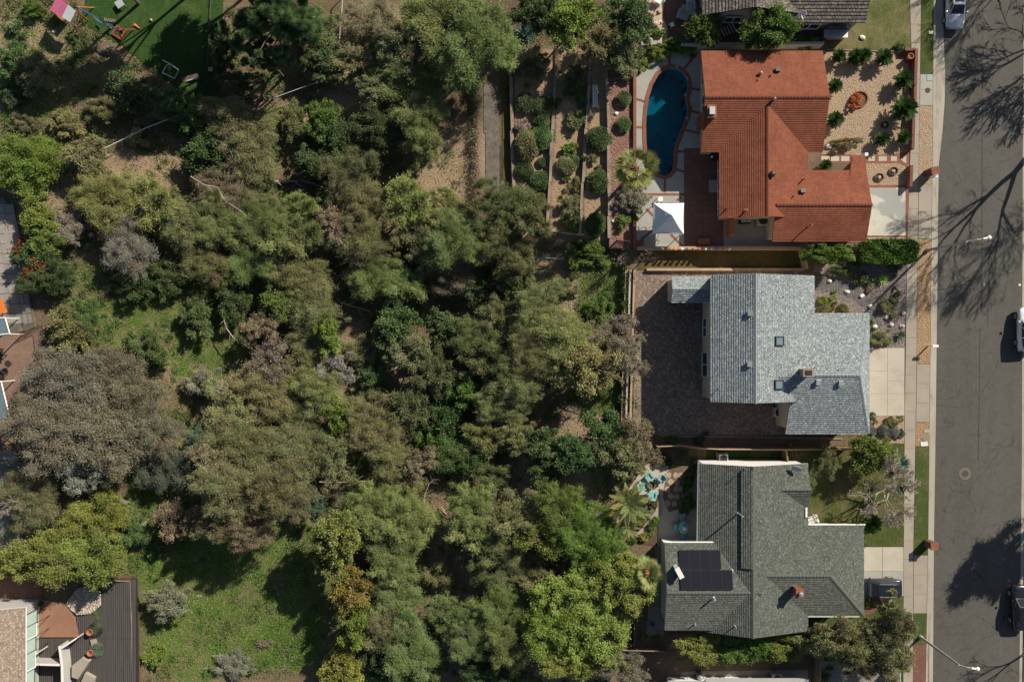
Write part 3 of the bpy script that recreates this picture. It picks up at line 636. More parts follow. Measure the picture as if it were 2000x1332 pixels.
# ================================================================ HOUSES
def clip_band(poly, s, a, b):
    def half(pts, k, sign):
        out = []
        for i in range(len(pts)):
            p, q = pts[i], pts[(i + 1) % len(pts)]; dp, dq = sign * (p.dot(s) - k), sign * (q.dot(s) - k)
            if dp >= 0: out.append(p)
            if (dp > 0 and dq < 0) or (dp < 0 and dq > 0): out.append(p + (q - p) * (dp / (dp - dq)))
        return out
    p = half(poly, a, 1)
    return half(p, b, -1) if len(p) > 2 else p
def roof_plane(mb, poly, course, t, planes):
    poly = [Vector(p) for p in poly]
    n = Vector((0, 0, 0))
    for i in range(len(poly)):
        a, b = poly[i], poly[(i + 1) % len(poly)]
        n += Vector(((a.y - b.y) * (a.z + b.z), (a.z - b.z) * (a.x + b.x), (a.x - b.x) * (a.y + b.y)))
    n.normalize()
    if n.z < 0: n = -n; poly = poly[::-1]
    s = (Vector((0, 0, 1)) - n * n.z).normalized(); e = s.cross(n)
    planes.append((poly, n))
    ks = [p.dot(s) for p in poly]; k0, k1 = min(ks), max(ks); nb = max(1, round((k1 - k0) / course)); st = (k1 - k0) / nb
    for i in range(nb):
        a, b = k0 + i * st, k0 + (i + 1) * st
        band = clip_band(poly, s, a, b + (st * .3 if i < nb - 1 else 0))
        if len(band) < 3: continue
        lift = [t * (1 - (p.dot(s) - a) / st) for p in band]
        top = [p + n * max(h, -.008) for p, h in zip(band, lift)]
        mb.add(top, [tuple(range(len(top)))], 0, [[(p.dot(e), p.dot(s)) for p in band]])
        low = [p for p in band if abs(p.dot(s) - a) < 1e-4]
        if len(low) == 2:
            l0, l1 = sorted(low, key=lambda p: p.dot(e))
            mb.add([l0 - n * .02, l1 - n * .02, l1 + n * t, l0 + n * t], [(0, 1, 2, 3)], 2)
    th = .2
    m = len(poly); bot = [p - Vector((0, 0, th)) for p in poly]
    up = [p - n * .012 for p in poly]
    mb.add(up + bot, [tuple(range(m, 2 * m))[::-1]] + [(i, i + m, (i + 1) % m + m, (i + 1) % m)[::-1] for i in range(m)], 1)
def ridge_caps(mb, a, b, n1, n2, w=.16, st=.32, t=.035):
    a, b = Vector(a), Vector(b); d = (b - a); Ln = d.length; d.normalize(); k = max(1, int(Ln / st))
    s1 = n1.cross(d).normalized(); s1 = s1 if s1.z < 0 else -s1
    s2 = n2.cross(d).normalized(); s2 = s2 if s2.z < 0 else -s2
    for i in range(k):
        p0, p1 = a + d * (Ln * i / k), a + d * (Ln * (i + 1.1) / k)
        u0, u1 = Vector((0, 0, t + .05)), Vector((0, 0, t + .02))
        vs = [p0 + u0, p1 + u1, p1 + s1 * w + u1 * .8, p0 + s1 * w + u0 * .8, p1 + s2 * w + u1 * .8, p0 + s2 * w + u0 * .8, p0 + s1 * w, p0 + s2 * w, p0]
        mb.add(vs, [(0, 3, 2, 1), (0, 1, 4, 5), (0, 8, 6, 3), (0, 5, 7, 8)])
def basis(n):
    x = Vector((0, 1, 0)).cross(n).normalized(); y = n.cross(x)
    return Matrix((x, y, n)).transposed()
class House:
    def __init__(s, name, label, loc, mats, course=.2, t=.045):
        s.root = thing(name, label, 'house', loc); s.planes = []; s.mats = mats; s.course = course; s.t = t
    def block(s, axis, lo, hi, eL, eR, ridge, r, ends, hips=(0, 0), wall=None, ov=.45, ovg=.12, wz=0.0, base=0.0):
        """axis 'v': ridge runs up the picture; lo/hi = pixel x of the two eaves, ridge = pixel x of the ridge, ends = pixel y of the ends"""
        if axis == 'v':
            f = lambda a, b, z: Vector((a, b, z)); A0, A1, Am = W(lo, 0, eL).x, W(hi, 0, eR).x, W(ridge, 0, r).x
            B0, B1 = W(0, ends[0], eL).y, W(0, ends[1], eL).y
        else:
            f = lambda a, b, z: Vector((b, a, z)); A0, A1, Am = W(0, lo, eL).y, W(0, hi, eR).y, W(0, ridge, r).y
            B0, B1 = W(ends[0], 0, eL).x, W(ends[1], 0, eL).x
        sg = 1 if B1 > B0 else -1
        C0, C1 = B0 + sg * hips[0], B1 - sg * hips[1]
        mb = MB(); k0 = len(s.planes)
        roof_plane(mb, [f(A0, B0, eL), f(Am, C0, r), f(Am, C1, r), f(A0, B1, eL)], s.course, s.t, s.planes)
        roof_plane(mb, [f(A1, B0, eR), f(Am, C0, r), f(Am, C1, r), f(A1, B1, eR)], s.course, s.t, s.planes)
        hn = {}
        for k, (B, Cc, hp) in enumerate(((B0, C0, hips[0]), (B1, C1, hips[1]))):
            if hp:
                roof_plane(mb, [f(A0, B, eL), f(Am, Cc, r), f(A1, B, eR)], s.course, s.t, s.planes); hn[k] = s.planes[-1][1]
        mb.build('roof', s.mats[:3], s.root, world=True)
        rc = MB(); nA, nB = s.planes[k0][1], s.planes[k0 + 1][1]
        ridge_caps(rc, f(Am, C0, r), f(Am, C1, r), nA, nB)
        for k, B, Cc in ((0, B0, C0), (1, B1, C1)):
            if k in hn:
                ridge_caps(rc, f(A0, B, eL), f(Am, Cc, r), nA, hn[k]); ridge_caps(rc, f(A1, B, eR), f(Am, Cc, r), nB, hn[k])
        o = rc.build('ridge_cap', s.mats[0] if len(s.mats) < 4 else s.mats[3], s.root, world=True); o['kind'] = 'stuff'
        if wall:
            sa = 1 if A1 > A0 else -1; a0, a1 = A0 + sa * ov, A1 - sa * ov
            k1, k2 = (r - eL) / abs(Am - A0), (r - eR) / abs(A1 - Am)
            h0, h1 = eL + k1 * ov - .22, eR + k2 * ov - .22
            g0, g1 = C0 + sg * (ovg if not hips[0] else 0), C1 - sg * (ovg if not hips[1] else 0)
            sec = [(a0, wz), (a1, wz), (a1, h1), (Am, r - .24), (a0, h0)]
            wb = MB(); vs = [f(a, g0, z) for a, z in sec] + [f(a, g1, z) for a, z in sec]
            wb.add(vs, [tuple(range(5)), tuple(range(9, 4, -1))] + [(i, i + 5, (i + 1) % 5 + 5, (i + 1) % 5) for i in range(5)])
            for hp, B, Cc, q in ((hips[0], B0, C0, 1), (hips[1], B1, C1, -1)):
                if hp:
                    b0, b1 = B + q * sg * ov, Cc + q * sg * .05; hh = min(h0, h1) - .03
                    ca, cb = (a0 + a1) / 2, (b0 + b1) / 2; c = f(ca, cb, (wz + hh) / 2); d = f(abs(a1 - a0) - .01, abs(b1 - b0), hh - wz)
                    wb.box(c, d)
            wb.build('wall', wall, s.root, world=True)
        return dict(A0=A0, A1=A1, Am=Am, B0=B0, B1=B1)
    def rz(s, x, y):
        best = 0
        for poly, n in s.planes:
            if bool(inside([(p.x, p.y) for p in poly], np.array([x]), np.array([y]))[0]):
                z = poly[0].z - (n.x * (x - poly[0].x) + n.y * (y - poly[0].y)) / n.z; best = max(best, z)
        return best
    def on(s, px, py):
        z = 3.0
        for _ in range(6):
            p = W(px, py, z); z = s.rz(p.x, p.y) or z
        return W(px, py, z)
    def slope(s, x, y):
        best = (0, Vector((0, 0, 1)))
        for poly, n in s.planes:
            if bool(inside([(p.x, p.y) for p in poly], np.array([x]), np.array([y]))[0]):
                z = poly[0].z - (n.x * (x - poly[0].x) + n.y * (y - poly[0].y)) / n.z
                if z > best[0]: best = (z, n)
        return best[1]
    def pipe(s, px, py, h=.45, r=.06, mat=None):
        p = s.on(px, py); mb = MB().tube([p - Vector((0, 0, .1)), p + Vector((0, 0, h))], r, 8)
        mb.lathe([(r * 2.6, -.02), (r * 1.2, .1)], p, 8); mb.build('vent_pipe', mat or GALV, s.root, world=True)
    def box_vent(s, px, py, d=(.5, .5), h=.22, mat=None):
        p = s.on(px, py); n = s.slope(p.x, p.y); Mx = basis(n)
        mb = MB().box(p + n * (h / 2), (d[0] * .86, d[1] * .86, h), M=Mx).box(p + n * (h + .03), (d[0], d[1], .06), M=Mx)
        mb.build('roof_vent', mat or GALV, s.root, world=True, bevel=.012)
    def dome_vent(s, px, py, r=.25, mat=None):
        p = s.on(px, py); MB().lathe([(r * .7, -.1), (r * .7, .2), (r * 1.1, .22), (r, .34), (r * .6, .45), (.02, .5)], p, 14).build('turbine_vent', mat or GALV, s.root, world=True, smooth=False)
    def skylight(s, px, py, w, d):
        p = s.on(px, py); n = s.slope(p.x, p.y); Mx = basis(n)
        fr = MB()
        for c, dd in (((0, d / 2 - .04, .1), (w, .08, .2)), ((0, -d / 2 + .04, .1), (w, .08, .2)), ((w / 2 - .04, 0, .1), (.08, d - .16, .2)), ((-w / 2 + .04, 0, .1), (.08, d - .16, .2))):
            fr.box(p + Mx @ Vector(c), dd, M=Mx)
        o = fr.build('skylight', DARKMETAL, s.root, world=True)
        MB().box(p + Mx @ Vector((0, 0, .1)), (w - .165, d - .165, .08), M=Mx).build('pane', SKYGLASS, o, world=True)
    def chimney(s, px, py, d, top, mat, cap=None, flue=True, rz=0, base=None):
        p = base or s.on(px, py); z0 = p.z - 1.2
        o = MB().box((p.x, p.y, (z0 + top) / 2), (d[0], d[1], top - z0), rz).box((p.x, p.y, top + .06), (d[0] + .12, d[1] + .12, .12), rz).build('chimney', mat, s.root, world=True, bevel=.015)
        if flue: MB().lathe([(.16, 0), (.16, .3), (.2, .3), (.2, .36), (.05, .4)], (p.x, p.y, top + .115), 12).build('flue', cap or DARKMETAL, o, world=True)
        return o
    def window(s, p, w, h, face='-x', door=False):
        p = Vector(p); nx = {'-x': (-1, 0), '+x': (1, 0), '+y': (0, 1), '-y': (0, -1)}[face]; al = Vector((-nx[1], nx[0], 0)); nv = Vector((*nx, 0))
        def bx(mb, a, z, aw, zh, t, o):
            c = p + al * a + Vector((0, 0, z)) + nv * o; d = (t, aw, zh) if nx[0] else (aw, t, zh); mb.box(c, d)
        fr = MB(); f = .07
        bx(fr, 0, h / 2 - f / 2, w, f, .1, .0); bx(fr, 0, -h / 2 + f / 2, w, f, .14, .02)
        for a in (-w / 2 + f / 2, 0, w / 2 - f / 2): bx(fr, a, 0, f, h - 2 * f, .08, .0)
        o = fr.build('sliding_door' if door else 'window', WHITE, s.root, world=True)
        for a in (-w / 4, w / 4):
            pm = MB(); bx(pm, a, 0, w / 2 - f * 1.5, h - 2 * f, .03, .0); pm.build('pane', GLASS, o, world=True)
def gutter(house, a, b, mat=WHITE, r=.07):
    MB().tube([a, b], r, 6).build('gutter', mat, house.root, world=True)

# ---- house with the red roof
h1 = House('red_roof_house', 'single storey house with a bright red shingle roof beside the pool', W(1500, 280), (SH_RED, RED_FASCIA, SH_RED), .2, .03)
h1.block('h', 100, 297, 3, 3, 190, 4.7, (1369, 1607), wall=STUCCO, ovg=.62)
h1.block('v', 1405, 1578, 3, 3, 1499, 4.5, (215, 427), wall=STUCCO, ov=.62, ovg=.3)
h1.block('h', 333, 472, 3, 3, 400.5, 4.25, (1508, 1692), wall=STUCCO, ovg=.3)
e = MB(); roof_plane(e, [W(1664,306,2.7), W(1690,306,2.7), W(1693,345,3.25), W(1660,345,3.25)], .2, .03, h1.planes); e.build('roof', [SH_RED, RED_FASCIA, SH_RED], h1.root, world=True)
p = W(1669, 309, 0); MB().box((p.x + .1, p.y - .2, 1.25), (.3, .3, 2.5)).build('porch_post', WHITE, h1.root, world=True)
h1.dome_vent(1484, 145, .17, METAL); h1.box_vent(1518, 139, (.46, .46), .22, DARKMETAL); h1.dome_vent(1511, 195, .15, METAL); h1.dome_vent(1507, 341, .27, DARKMETAL)
h1.box_vent(1567, 375, (.46, .46), .22, DARKMETAL); h1.pipe(1480, 157, .3, .05, ORANGEWOOD); h1.pipe(1504, 149, .25, .05, RUST); h1.pipe(1568, 351, .7, .06, ORANGEWOOD); h1.pipe(1550, 383, .35, .05, ORANGEWOOD)
h1.pipe(1418, 409, .5, .05, RUST); h1.pipe(1456, 412, .65, .08, ORANGEWOOD); h1.pipe(1578, 442, 1.1, .06, ORANGEWOOD)
cb = W(1367, 243, 0); h1.chimney(0, 0, (.75, 1.1), 4.5, BRICK, base=Vector((cb.x + .05, cb.y, 1.2)), flue=False); MB().box((cb.x + .05, cb.y, 4.72), (.5, .7, .2)).build('chimney_cap', METAL, h1.root, world=True)
w = h1
for py, ww in ((150, 1.5), (205, 1.8)): w.window((W(1369, py, 3).x + .60, W(0, py, 1.5).y, 1.5), ww, 1.2)
for py, ww in ((330, 2.4), (370, 2.0), (405, 1.4)): w.window((W(1405, py, 3).x + .60, W(0, py, 1.2).y, 1.2), ww, 2.0, door=True)
MB().box(W(1396, 364, .1), (1.1, 1.2, .2)).build('door_step', CONC_GREY, h1.root, world=True)

# ---- house with the blue-grey roof
h2 = House('grey_roof_house', 'two storey house with a mottled blue grey shingle roof and two skylights', W(1500, 680), (SH_BLUE, FASCIA, SH_BLUE), .21, .06)
b2 = h2.block('v', 1388, 1590, 5.2, 4.3, 1476, 6.85, (537, 785), wall=STUCCO)
h2.block('h', 612, 847, 3.8, 3.8, 733, 6.0, (1534, 1697), (0, 1.75), wall=STUCCO, ovg=.3)
rp_ = MB(); rA, rB = W(1478, 733, 6.0), W(1538, 733, 6.0); rB.x = W(1534, 0, 3.8).x - .012
for yy, ee in ((847, -1), (612, 1)):
    ye_ = W(0, yy, 3.8).y; k_ = (6.0 - 3.8) / abs(ye_ - rA.y); yq = rA.y + ee * 2.6; roof_plane(rp_, [Vector((rA.x, rA.y, 6.0)), Vector((rB.x, rB.y, 6.0)), Vector((rB.x, yq, 6.0 - k_ * 2.6))], .21, .05, [])
rp_.build('roof', [SH_BLUE, FASCIA, SH_BLUE], h2.root, world=True)
h2.block('h', 541, 591, 2.75, 2.75, 565, 3.35, (1311, 1392), wall=STUCCO, ov=.2, ovg=.15)
for px, py in ((1317, 547), (1317, 586)):
    q = W(px, py, 2.6); MB().box((q.x, q.y, 1.3), (.16, .16, 2.6)).build('porch_post', STUCCO, h2.root, world=True)
pb = MB(); q0, q1 = W(1312, 545, 2.6), W(1312, 589, 2.6); pb.box(((q0.x) + .1, (q0.y + q1.y) / 2, 2.62), (.18, q0.y - q1.y, .24)); pb.build('porch_beam', WOOD_TAN, h2.root, world=True)
h2.skylight(1521, 666, .95, .85); h2.skylight(1520, 751, .95, .85)
for px, py in ((1466, 612), (1465, 711), (1597, 745), (1641, 747)): h2.box_vent(px, py, (.42, .5), .2, plain('vent_grey', (.42, .44, .42), .8, .1))
for px, py, hh in ((1490, 569, .35), (1520, 568, .3), (1530, 580, .25), (1403, 759, .7), (1562, 703, .4), (1556, 755, .5), (1560, 778, .8), (1591, 718, .2), (1638, 722, .2)): h2.pipe(px, py, hh, .035, METAL)
q = h2.on(1570, 727); h2.chimney(0, 0, (.85, .62), 6.95, plain('chimney_tan', (.30, .23, .17), .9, .15), base=q, cap=DARKMETAL, flue=False)
MB().box((q.x, q.y, 7.09), (.6, .42, .05)).build('flue', BLACK, h2.root, world=True)
X2 = b2['A0'] + .45
for py, z, ww, hh, dr in ((604, 3.9, 1.6, 1.3, 0), (693, 3.9, 1.2, 1.2, 0), (712, 1.2, 2.4, 2.1, 1), (730, 3.9, 1.9, 1.3, 0), (640, 1.2, 1.8, 1.4, 0)): h2.window((X2 - .03, W(0, py, z).y, z), ww, hh, door=bool(dr))

yb_, xr_ = b2['B1'] + .12, W(1697, 0, 3.8).x - .45
for px, z in ((1420, 1.5), (1420, 4.0), (1510, 4.0)): h2.window((W(px, 0, 4).x, yb_ - .02, z), 1.5, 1.2, '-y')
MB().box((xr_ + .03, W(0, 745, 1.2).y, 1.15), (.08, 4.6, 2.3)).build('garage_door', WHITE, h2.root, world=True)
# ---- house with the green-grey roof
h3 = House('green_roof_house', 'single storey house with a dark green grey roof and black solar panels', W(1480, 1070), (SH_GREEN, WHITE, SH_GREEN), .2, .045)
b3 = h3.block('v', 1365, 1578, 3, 3, 1471, 4.9, (905, 1232), wall=STUCCO_W, ovg=.06)
h3.block('h', 1060, 1230, 3.55, 3.55, 1158, 4.8, (1298, 1480), wall=STUCCO_W, ovg=.3)
h3.block('h', 1026, 1202, 3, 3, 1125, 4.45, (1470, 1687), (0, 3.7), wall=STUCCO_W, ovg=.3)
h3.block('h', 913, 994, 3.01, 3.01, 957, 3.95, (1500, 1577), wall=STUCCO_W, ovg=.2)
st = MB(); pl_, pn_ = h3.planes[0]; ax_, ay_, by_ = h3.on(1447, 960).x, W(0, 918, 4.4).y, W(0, 1108, 4.4).y
zf = lambda x: pl_[0].z - pn_.x * (x - pl_[0].x) / pn_.z + .15
roof_plane(st, [Vector((x, y, zf(x))) for x, y in ((ax_, by_), (b3['Am'] - .03, by_), (b3['Am'] - .03, ay_), (ax_, ay_))], .2, .045, []); st.build('roof_step', [SH_GREEN, DARKMETAL, SH_GREEN], h3.root, world=True)
lo, hi = W(1556, 994, 3), W(1556, 1026, 3)
gutter(h3, Vector((lo.x - .1, lo.y - .05, 2.95)), Vector((lo.x - .1, hi.y + .02, 2.95)), r=.09)
gutter(h3, W(1557, 1024.5, 2.95), W(1690, 1024.5, 2.95)); gutter(h3, W(1557, 995.5, 2.95), W(1575, 995.5, 2.95)); gutter(h3, W(1363.5, 902, 2.95), W(1361, 1058, 2.95), METAL)
gutter(h3, W(1300, 1058.5, 3.5), W(1394, 1058.5, 3.5)); gutter(h3, W(1548, 1203.5, 2.95), W(1678, 1203.5, 2.95))
h3.box_vent(1573, 1000, (.2, .9), .1, WHITE)
for px, py, hh, r_ in ((1442, 1002, 1.5, .07), (1454, 915, .9, .03), (1484, 1017, .4, .035), (1393, 1167, .7, .09), (1551, 1160, .9, .06), (1357, 1218, .4, .05), (1435, 1222, .5, .05), (1430, 1114, .25, .06)): h3.pipe(px, py, hh, r_, GALV)
q = h3.on(1322, 1112); h3.chimney(0, 0, (.34, .95), 5.3, STUCCO_W, base=q, flue=False, rz=R(28))
q = h3.on(1553, 1150); h3.chimney(0, 0, (.62, .72), 5.15, BRICK, base=q, cap=METAL)
def solar(px0, py0, px1, py1, n):
    a = h3.on((px0 + px1) / 2, (py0 + py1) / 2); nn = h3.slope(a.x, a.y); q = basis(nn)
    w_ = W(px1, 0, a.z).x - W(px0, 0, a.z).x; d = (W(0, py0, a.z).y - W(0, py1, a.z).y) / nn.z
    for k in range(n):
        c = a + Vector((-w_ / 2 + w_ * (k + .5) / n, 0, 0)) + nn * .16
        o = MB().box(c, (w_ / n - .008, d, .045), M=q).build('solar_panel', BLACK, h3.root, world=True)
        MB().box(c + nn * .025, (w_ / n - .04, d - .05, .012), M=q).build('cell_sheet', SOLAR, o, world=True)
MB().box((W(1687, 0, 3).x - .42, W(0, 1110, 1.2).y, 1.12), (.08, 4.4, 2.2)).build('garage_door', WHITE, h3.root, world=True)
MB().box((W(1692, 0, 3).x - .27, W(0, 405, 1.2).y, 1.12), (.08, 4.6, 2.2)).build('garage_door', WHITE, h1.root, world=True)
solar(1326, 1075, 1407, 1110, 4); solar(1328, 1114, 1430, 1150, 5)
for py in (960, 1000, 1040): h3.window((b3['A0'] + .42, W(0, py, 1.5).y, 1.5), 1.6, 1.2)
# ---- brown roofed house at the top
h0 = House('brown_roof_house', 'house with a dark brown tile roof cut off by the top edge', W(1540, -80), (SH_BROWN, DARKMETAL, SH_BROWN), .3, .05)
h0.block('v', 1372, 1585, 3, 3, 1477, 4.9, (-300, 30), wall=STUCCO_G, ovg=.3)
h0.block('h', -150, 44, 3, 3, -55, 4.9, (1500, 1692), wall=STUCCO_G, ovg=.3)
for px, w_ in ((1432, 1.6), (1580, 2.0)): h0.window((W(px, 0, 1.6).x, W(0, 33 if px < 1500 else 46, 3).y + .26, 1.6), w_, 1.2, '-y')
bw = MB(); q = W(1632, 66, .9); bw.box((q.x, q.y, .95), (2.3, .85, .1)).box((q.x, q.y + .05, .45), (2.1, .7, .9)); o = bw.build('bay_window', METAL, h0.root, world=True)
for k in range(3): MB().box((q.x - .7 + k * .72, q.y + .35, 1.5), (.66, .06, 1.0)).build('pane', GLASS, o, world=True)
# ---- tan roofed house at the bottom left, pale house at the bottom
h5 = House('tan_roof_house', 'house corner with a tan shingle roof at the lower left', W(-60, 1290), (SH_TAN, WHITE, SH_TAN), .25, .03)
h5.block('v', -230, 50, 3, 3, -95, 4.9, (1186, 1600), wall=STUCCO_G)
h6 = House('white_edge_house', 'flat roofed pale house cut off by the bottom edge', W(1450, 1400), (CONC_GREY, WHITE, CONC_GREY), .5, .01)
mb = MB().prism(xy([(1305,1331.5),(1378,1331.5),(1378,1326.5),(1580,1326),(1580,1500),(1305,1500)], 2.8), 2.5, 2.8); mb.build('roof', STUCCO_G, h6.root, world=True)
mb = MB().prism(xy([(1312,1342),(1570,1342),(1570,1500),(1312,1500)], 2.5), 0, 2.499); mb.build('wall', STUCCO_W, h6.root, world=True)
# ================================================================ POOL, WALLS, FENCES
pool = thing('swimming_pool', 'kidney shaped swimming pool with dark blue water and a red brick rim', 'pool', W(1304, 240, 0))
cop = MB().prism(xy(grow(POOL, 7.5)), -.08, .045, 0, [xy(grow(POOL, .2))]); cop.build('coping', BRICK, pool, world=True)
bs = MB(); ring = xy(POOL); n_ = len(ring)
bs.add([(x, y, -.02) for x, y in ring] + [(x * .98 + W(1304,240).x * .02, y * .98 + W(1304,240).y * .02, -1.75 if 666 - y * 20 < 250 else -1.3) for x, y in ring], [(i, (i + 1) % n_, (i + 1) % n_ + n_, i + n_) for i in range(n_)])
cx, cy = W(1304, 240).x, W(1304, 240).y
bs.add([(x * .98 + cx * .02, y * .98 + cy * .02, -1.75 if 666 - y * 20 < 250 else -1.3) for x, y in ring] + [(cx, cy, -1.6)], [(i, (i + 1) % n_, n_) for i in range(n_)])
bs.build('basin', PLASTER, pool, world=True)
wm_ = MB(); wm_.prism(ring, -.15, -.13); wm_.f = [f for f in wm_.f if max(f) < len(ring)]; wm_.m = [0] * len(wm_.f); wm_.build('water', WATER, pool, world=True)
for k in range(4):
    arc = [(1297 + (14 + k * 5) * math.cos(a) * .9, 346 + -(14 + k * 5) * math.sin(a)) for a in np.linspace(.35, 2.75, 12)]
    arc = [p for p in arc if bool(inside(POOL, np.array([p[0]]), np.array([p[1]]))[0])]
    if len(arc) > 2: MB().prism(xy([(1297, 340)] + arc), -1.5, -.35 - .25 * k).build('step', PLASTER, pool, world=True)
for px, py in ((1322, 131), (1341, 231), (1339, 186), (1262, 300)): MB().box(W(px, py, .06), (.28, .28, .03), .5).build('skimmer_lid', CONC, pool, world=True)
deck_ = thing('brick_edging', 'red brick bands dividing the grey pool deck into panels', 'edging', W(1290, 300, 0))
def band(pts, w=4, z=.014):
    for (a, b) in zip(pts, pts[1:]):
        d = Vector((b[0] - a[0], b[1] - a[1])).normalized(); nrm = Vector((-d.y, d.x)) * (w / 2)
        MB().prism(xy([(a[0] + nrm.x, a[1] + nrm.y), (b[0] + nrm.x, b[1] + nrm.y), (b[0] - nrm.x, b[1] - nrm.y), (a[0] - nrm.x, a[1] - nrm.y)]), -.03, z + random.uniform(0, .004)).build('brick_band', BRICK, deck_, world=True)
for pts in ([(1307,106),(1308,127)], [(1362,103),(1337,134)], [(1350,173),(1371,178)], [(1350,218),(1371,222)], [(1336,254),(1371,262)], [(1243,194),(1260,199)], [(1242,249),(1257,249)],
            [(1322,296),(1336,297)], [(1320,331),(1337,336)], [(1299,349),(1298,376)], [(1277,336),(1258,352)], [(1256,380),(1345,380)], [(1262,408),(1276,422)], [(1275,450),(1252,468)], [(1310,458),(1336,484)], [(1330,386),(1322,392)]): band(pts, 4.5)
bw_ = thing('brick_curb', 'long low red brick curb along the pool deck edge', 'curb', W(1239, 300, 0))
MB().prism(xy([(1236,150),(1242,150),(1242,488),(1236,488)]), -.6, .32).build('wall', BRICK, bw_, world=True)
sh_ = sheet('brick_corner', [(1243,470),(1258,468),(1256,486),(1243,486)], .02, BRICK, .05, label='dark red brick corner of the pool deck')

def wallrun(name, label, cat, pts, w, h, mat, cap=None, z0=-.3, capw=1.25, group=None, ht=None):
    """masonry wall following pixel points (base), height h over the base"""
    r = thing(name, label, cat, A(*pts[0]), group=group); m = MB(); cm = MB()
    for a, b in zip(pts, pts[1:]):
        p, q = W(*a), W(*b); p.z = max(g(p.x, p.y), -.4); q.z = max(g(q.x, q.y), -.4)
        if ht is not None: p.z = q.z = ht
        d = (q - p); d.z = 0; Ln = d.length; d.normalize(); nn = Vector((-d.y, d.x, 0)) * (w / 2)
        for mb, k, za, zb in ((m, 1, z0, h), (cm, capw, h, h + .07)):
            vs = [p + nn * k, q + nn * k, q - nn * k, p - nn * k]
            m_ = [(v.x, v.y, v.z + za - (1.5 if mb is m else 0)) for v in vs] + [(v.x, v.y, v.z + zb) for v in vs]
            mb.add(m_, [(3,2,1,0),(4,5,6,7),(0,1,5,4),(1,2,6,5),(2,3,7,6),(3,0,4,7)])
    m.build('wall', mat, r, world=True)
    if cap: cm.build('coping', cap, r, world=True)
    return r
wallrun('boundary_wall', 'pale boundary wall with flower pots below the pool patio', 'wall', [(1243,486.5),(1424,486.5),(1572,487)], .22, .95, STUCCO, WALLBLOCK)
wallrun('boundary_wall', 'tan retaining wall along the lower edge of the dry lawn strip', 'wall', [(1262,527),(1566,527)], .2, .35, WALLBLOCK, WOOD_TAN)
wallrun('boundary_wall', 'grey side wall above the red roof under the round trees', 'wall', [(1325,97),(1392,95),(1478,95),(1600,94)], .2, 1.3, STUCCO_G, CONC_GREY)
wallrun('boundary_wall', 'low grey wall segment above the pool hedge', 'wall', [(1250,92),(1280,90)], .3, .9, STUCCO_G, CONC_GREY)
for k, (a, b) in enumerate((((1783,101),(1781,172)), ((1781,174),(1779,224)), ((1778,226),(1776,295)), ((1774,326),(1772,367)))):
    wallrun('garden_wall', ['low red brick garden wall beside the sidewalk, section with the clay pot', 'low red brick garden wall beside the sidewalk, second section from the top', 'low red brick garden wall beside the sidewalk, section just above the entry walk', 'low red brick garden wall beside the sidewalk, short section below the entry walk'][k], 'wall', [a, b], .22, .75, BRICK, BRICK_PINK, group='brick garden walls')
wallrun('garden_wall', 'low red brick wall running back from the clay pot corner', 'wall', [(1783,101),(1762,101)], .2, .6, BRICK, BRICK_PINK)
sheet('brick_corner', [(1742,104),(1778,105),(1778,130)], .0, BRICK, .05, label='triangular brick corner under the clay pot')
wallrun('edging', 'thin kerb between the top lawn and the gravel yard', 'edging', [(1616,97.5),(1700,100),(1765,101)], .1, .12, CONC_OLD)
wallrun('brick_border', 'brick border between driveway and sidewalk at the red roofed house', 'edging', [(1771.5,366),(1771,472)], .22, .03, BRICK)
# block retaining wall of the grey roofed house
rw = thing('retaining_wall', 'long block retaining wall along the left edge of the brown patio', 'wall', W(1230, 680, 0))
for nm, dx, w_, z0, z1, mt in (('wall', -9, 5, -2.6, -.15, WALLBLOCK), ('wall', -2.5, 5, -2.6, .22, CONC_DRIVE), ('coping', 4, 4, -.3, .42, WALLBLOCK)):
    MB().prism(xy([(1236 + dx - w_, 528), (1236 + dx, 528), (1228 + dx, 826), (1228 + dx - w_, 826)]), z0, z1).build(nm, mt, rw, world=True)
bm_ = MB()
for k in range(96):
    y = 530 + k * 3.07; x = 1226 - 8 * (y - 528) / 298; p = W(x - 1.5, y, -.1); bm_.box((p.x, p.y, -.11 + random.uniform(-.012, .012)), (.34 + random.uniform(-.05, .05), .135, .12), random.uniform(-.06, .06))
o = bm_.build('block', WALLBLOCK, rw, world=True); o['kind'] = 'stuff'
wallrun('patio_kerb', 'thin pale kerb along the lower edge of the brown patio', 'kerb', [(1290,851.5),(1500,854),(1645,857)], .14, .12, CONC_OLD)
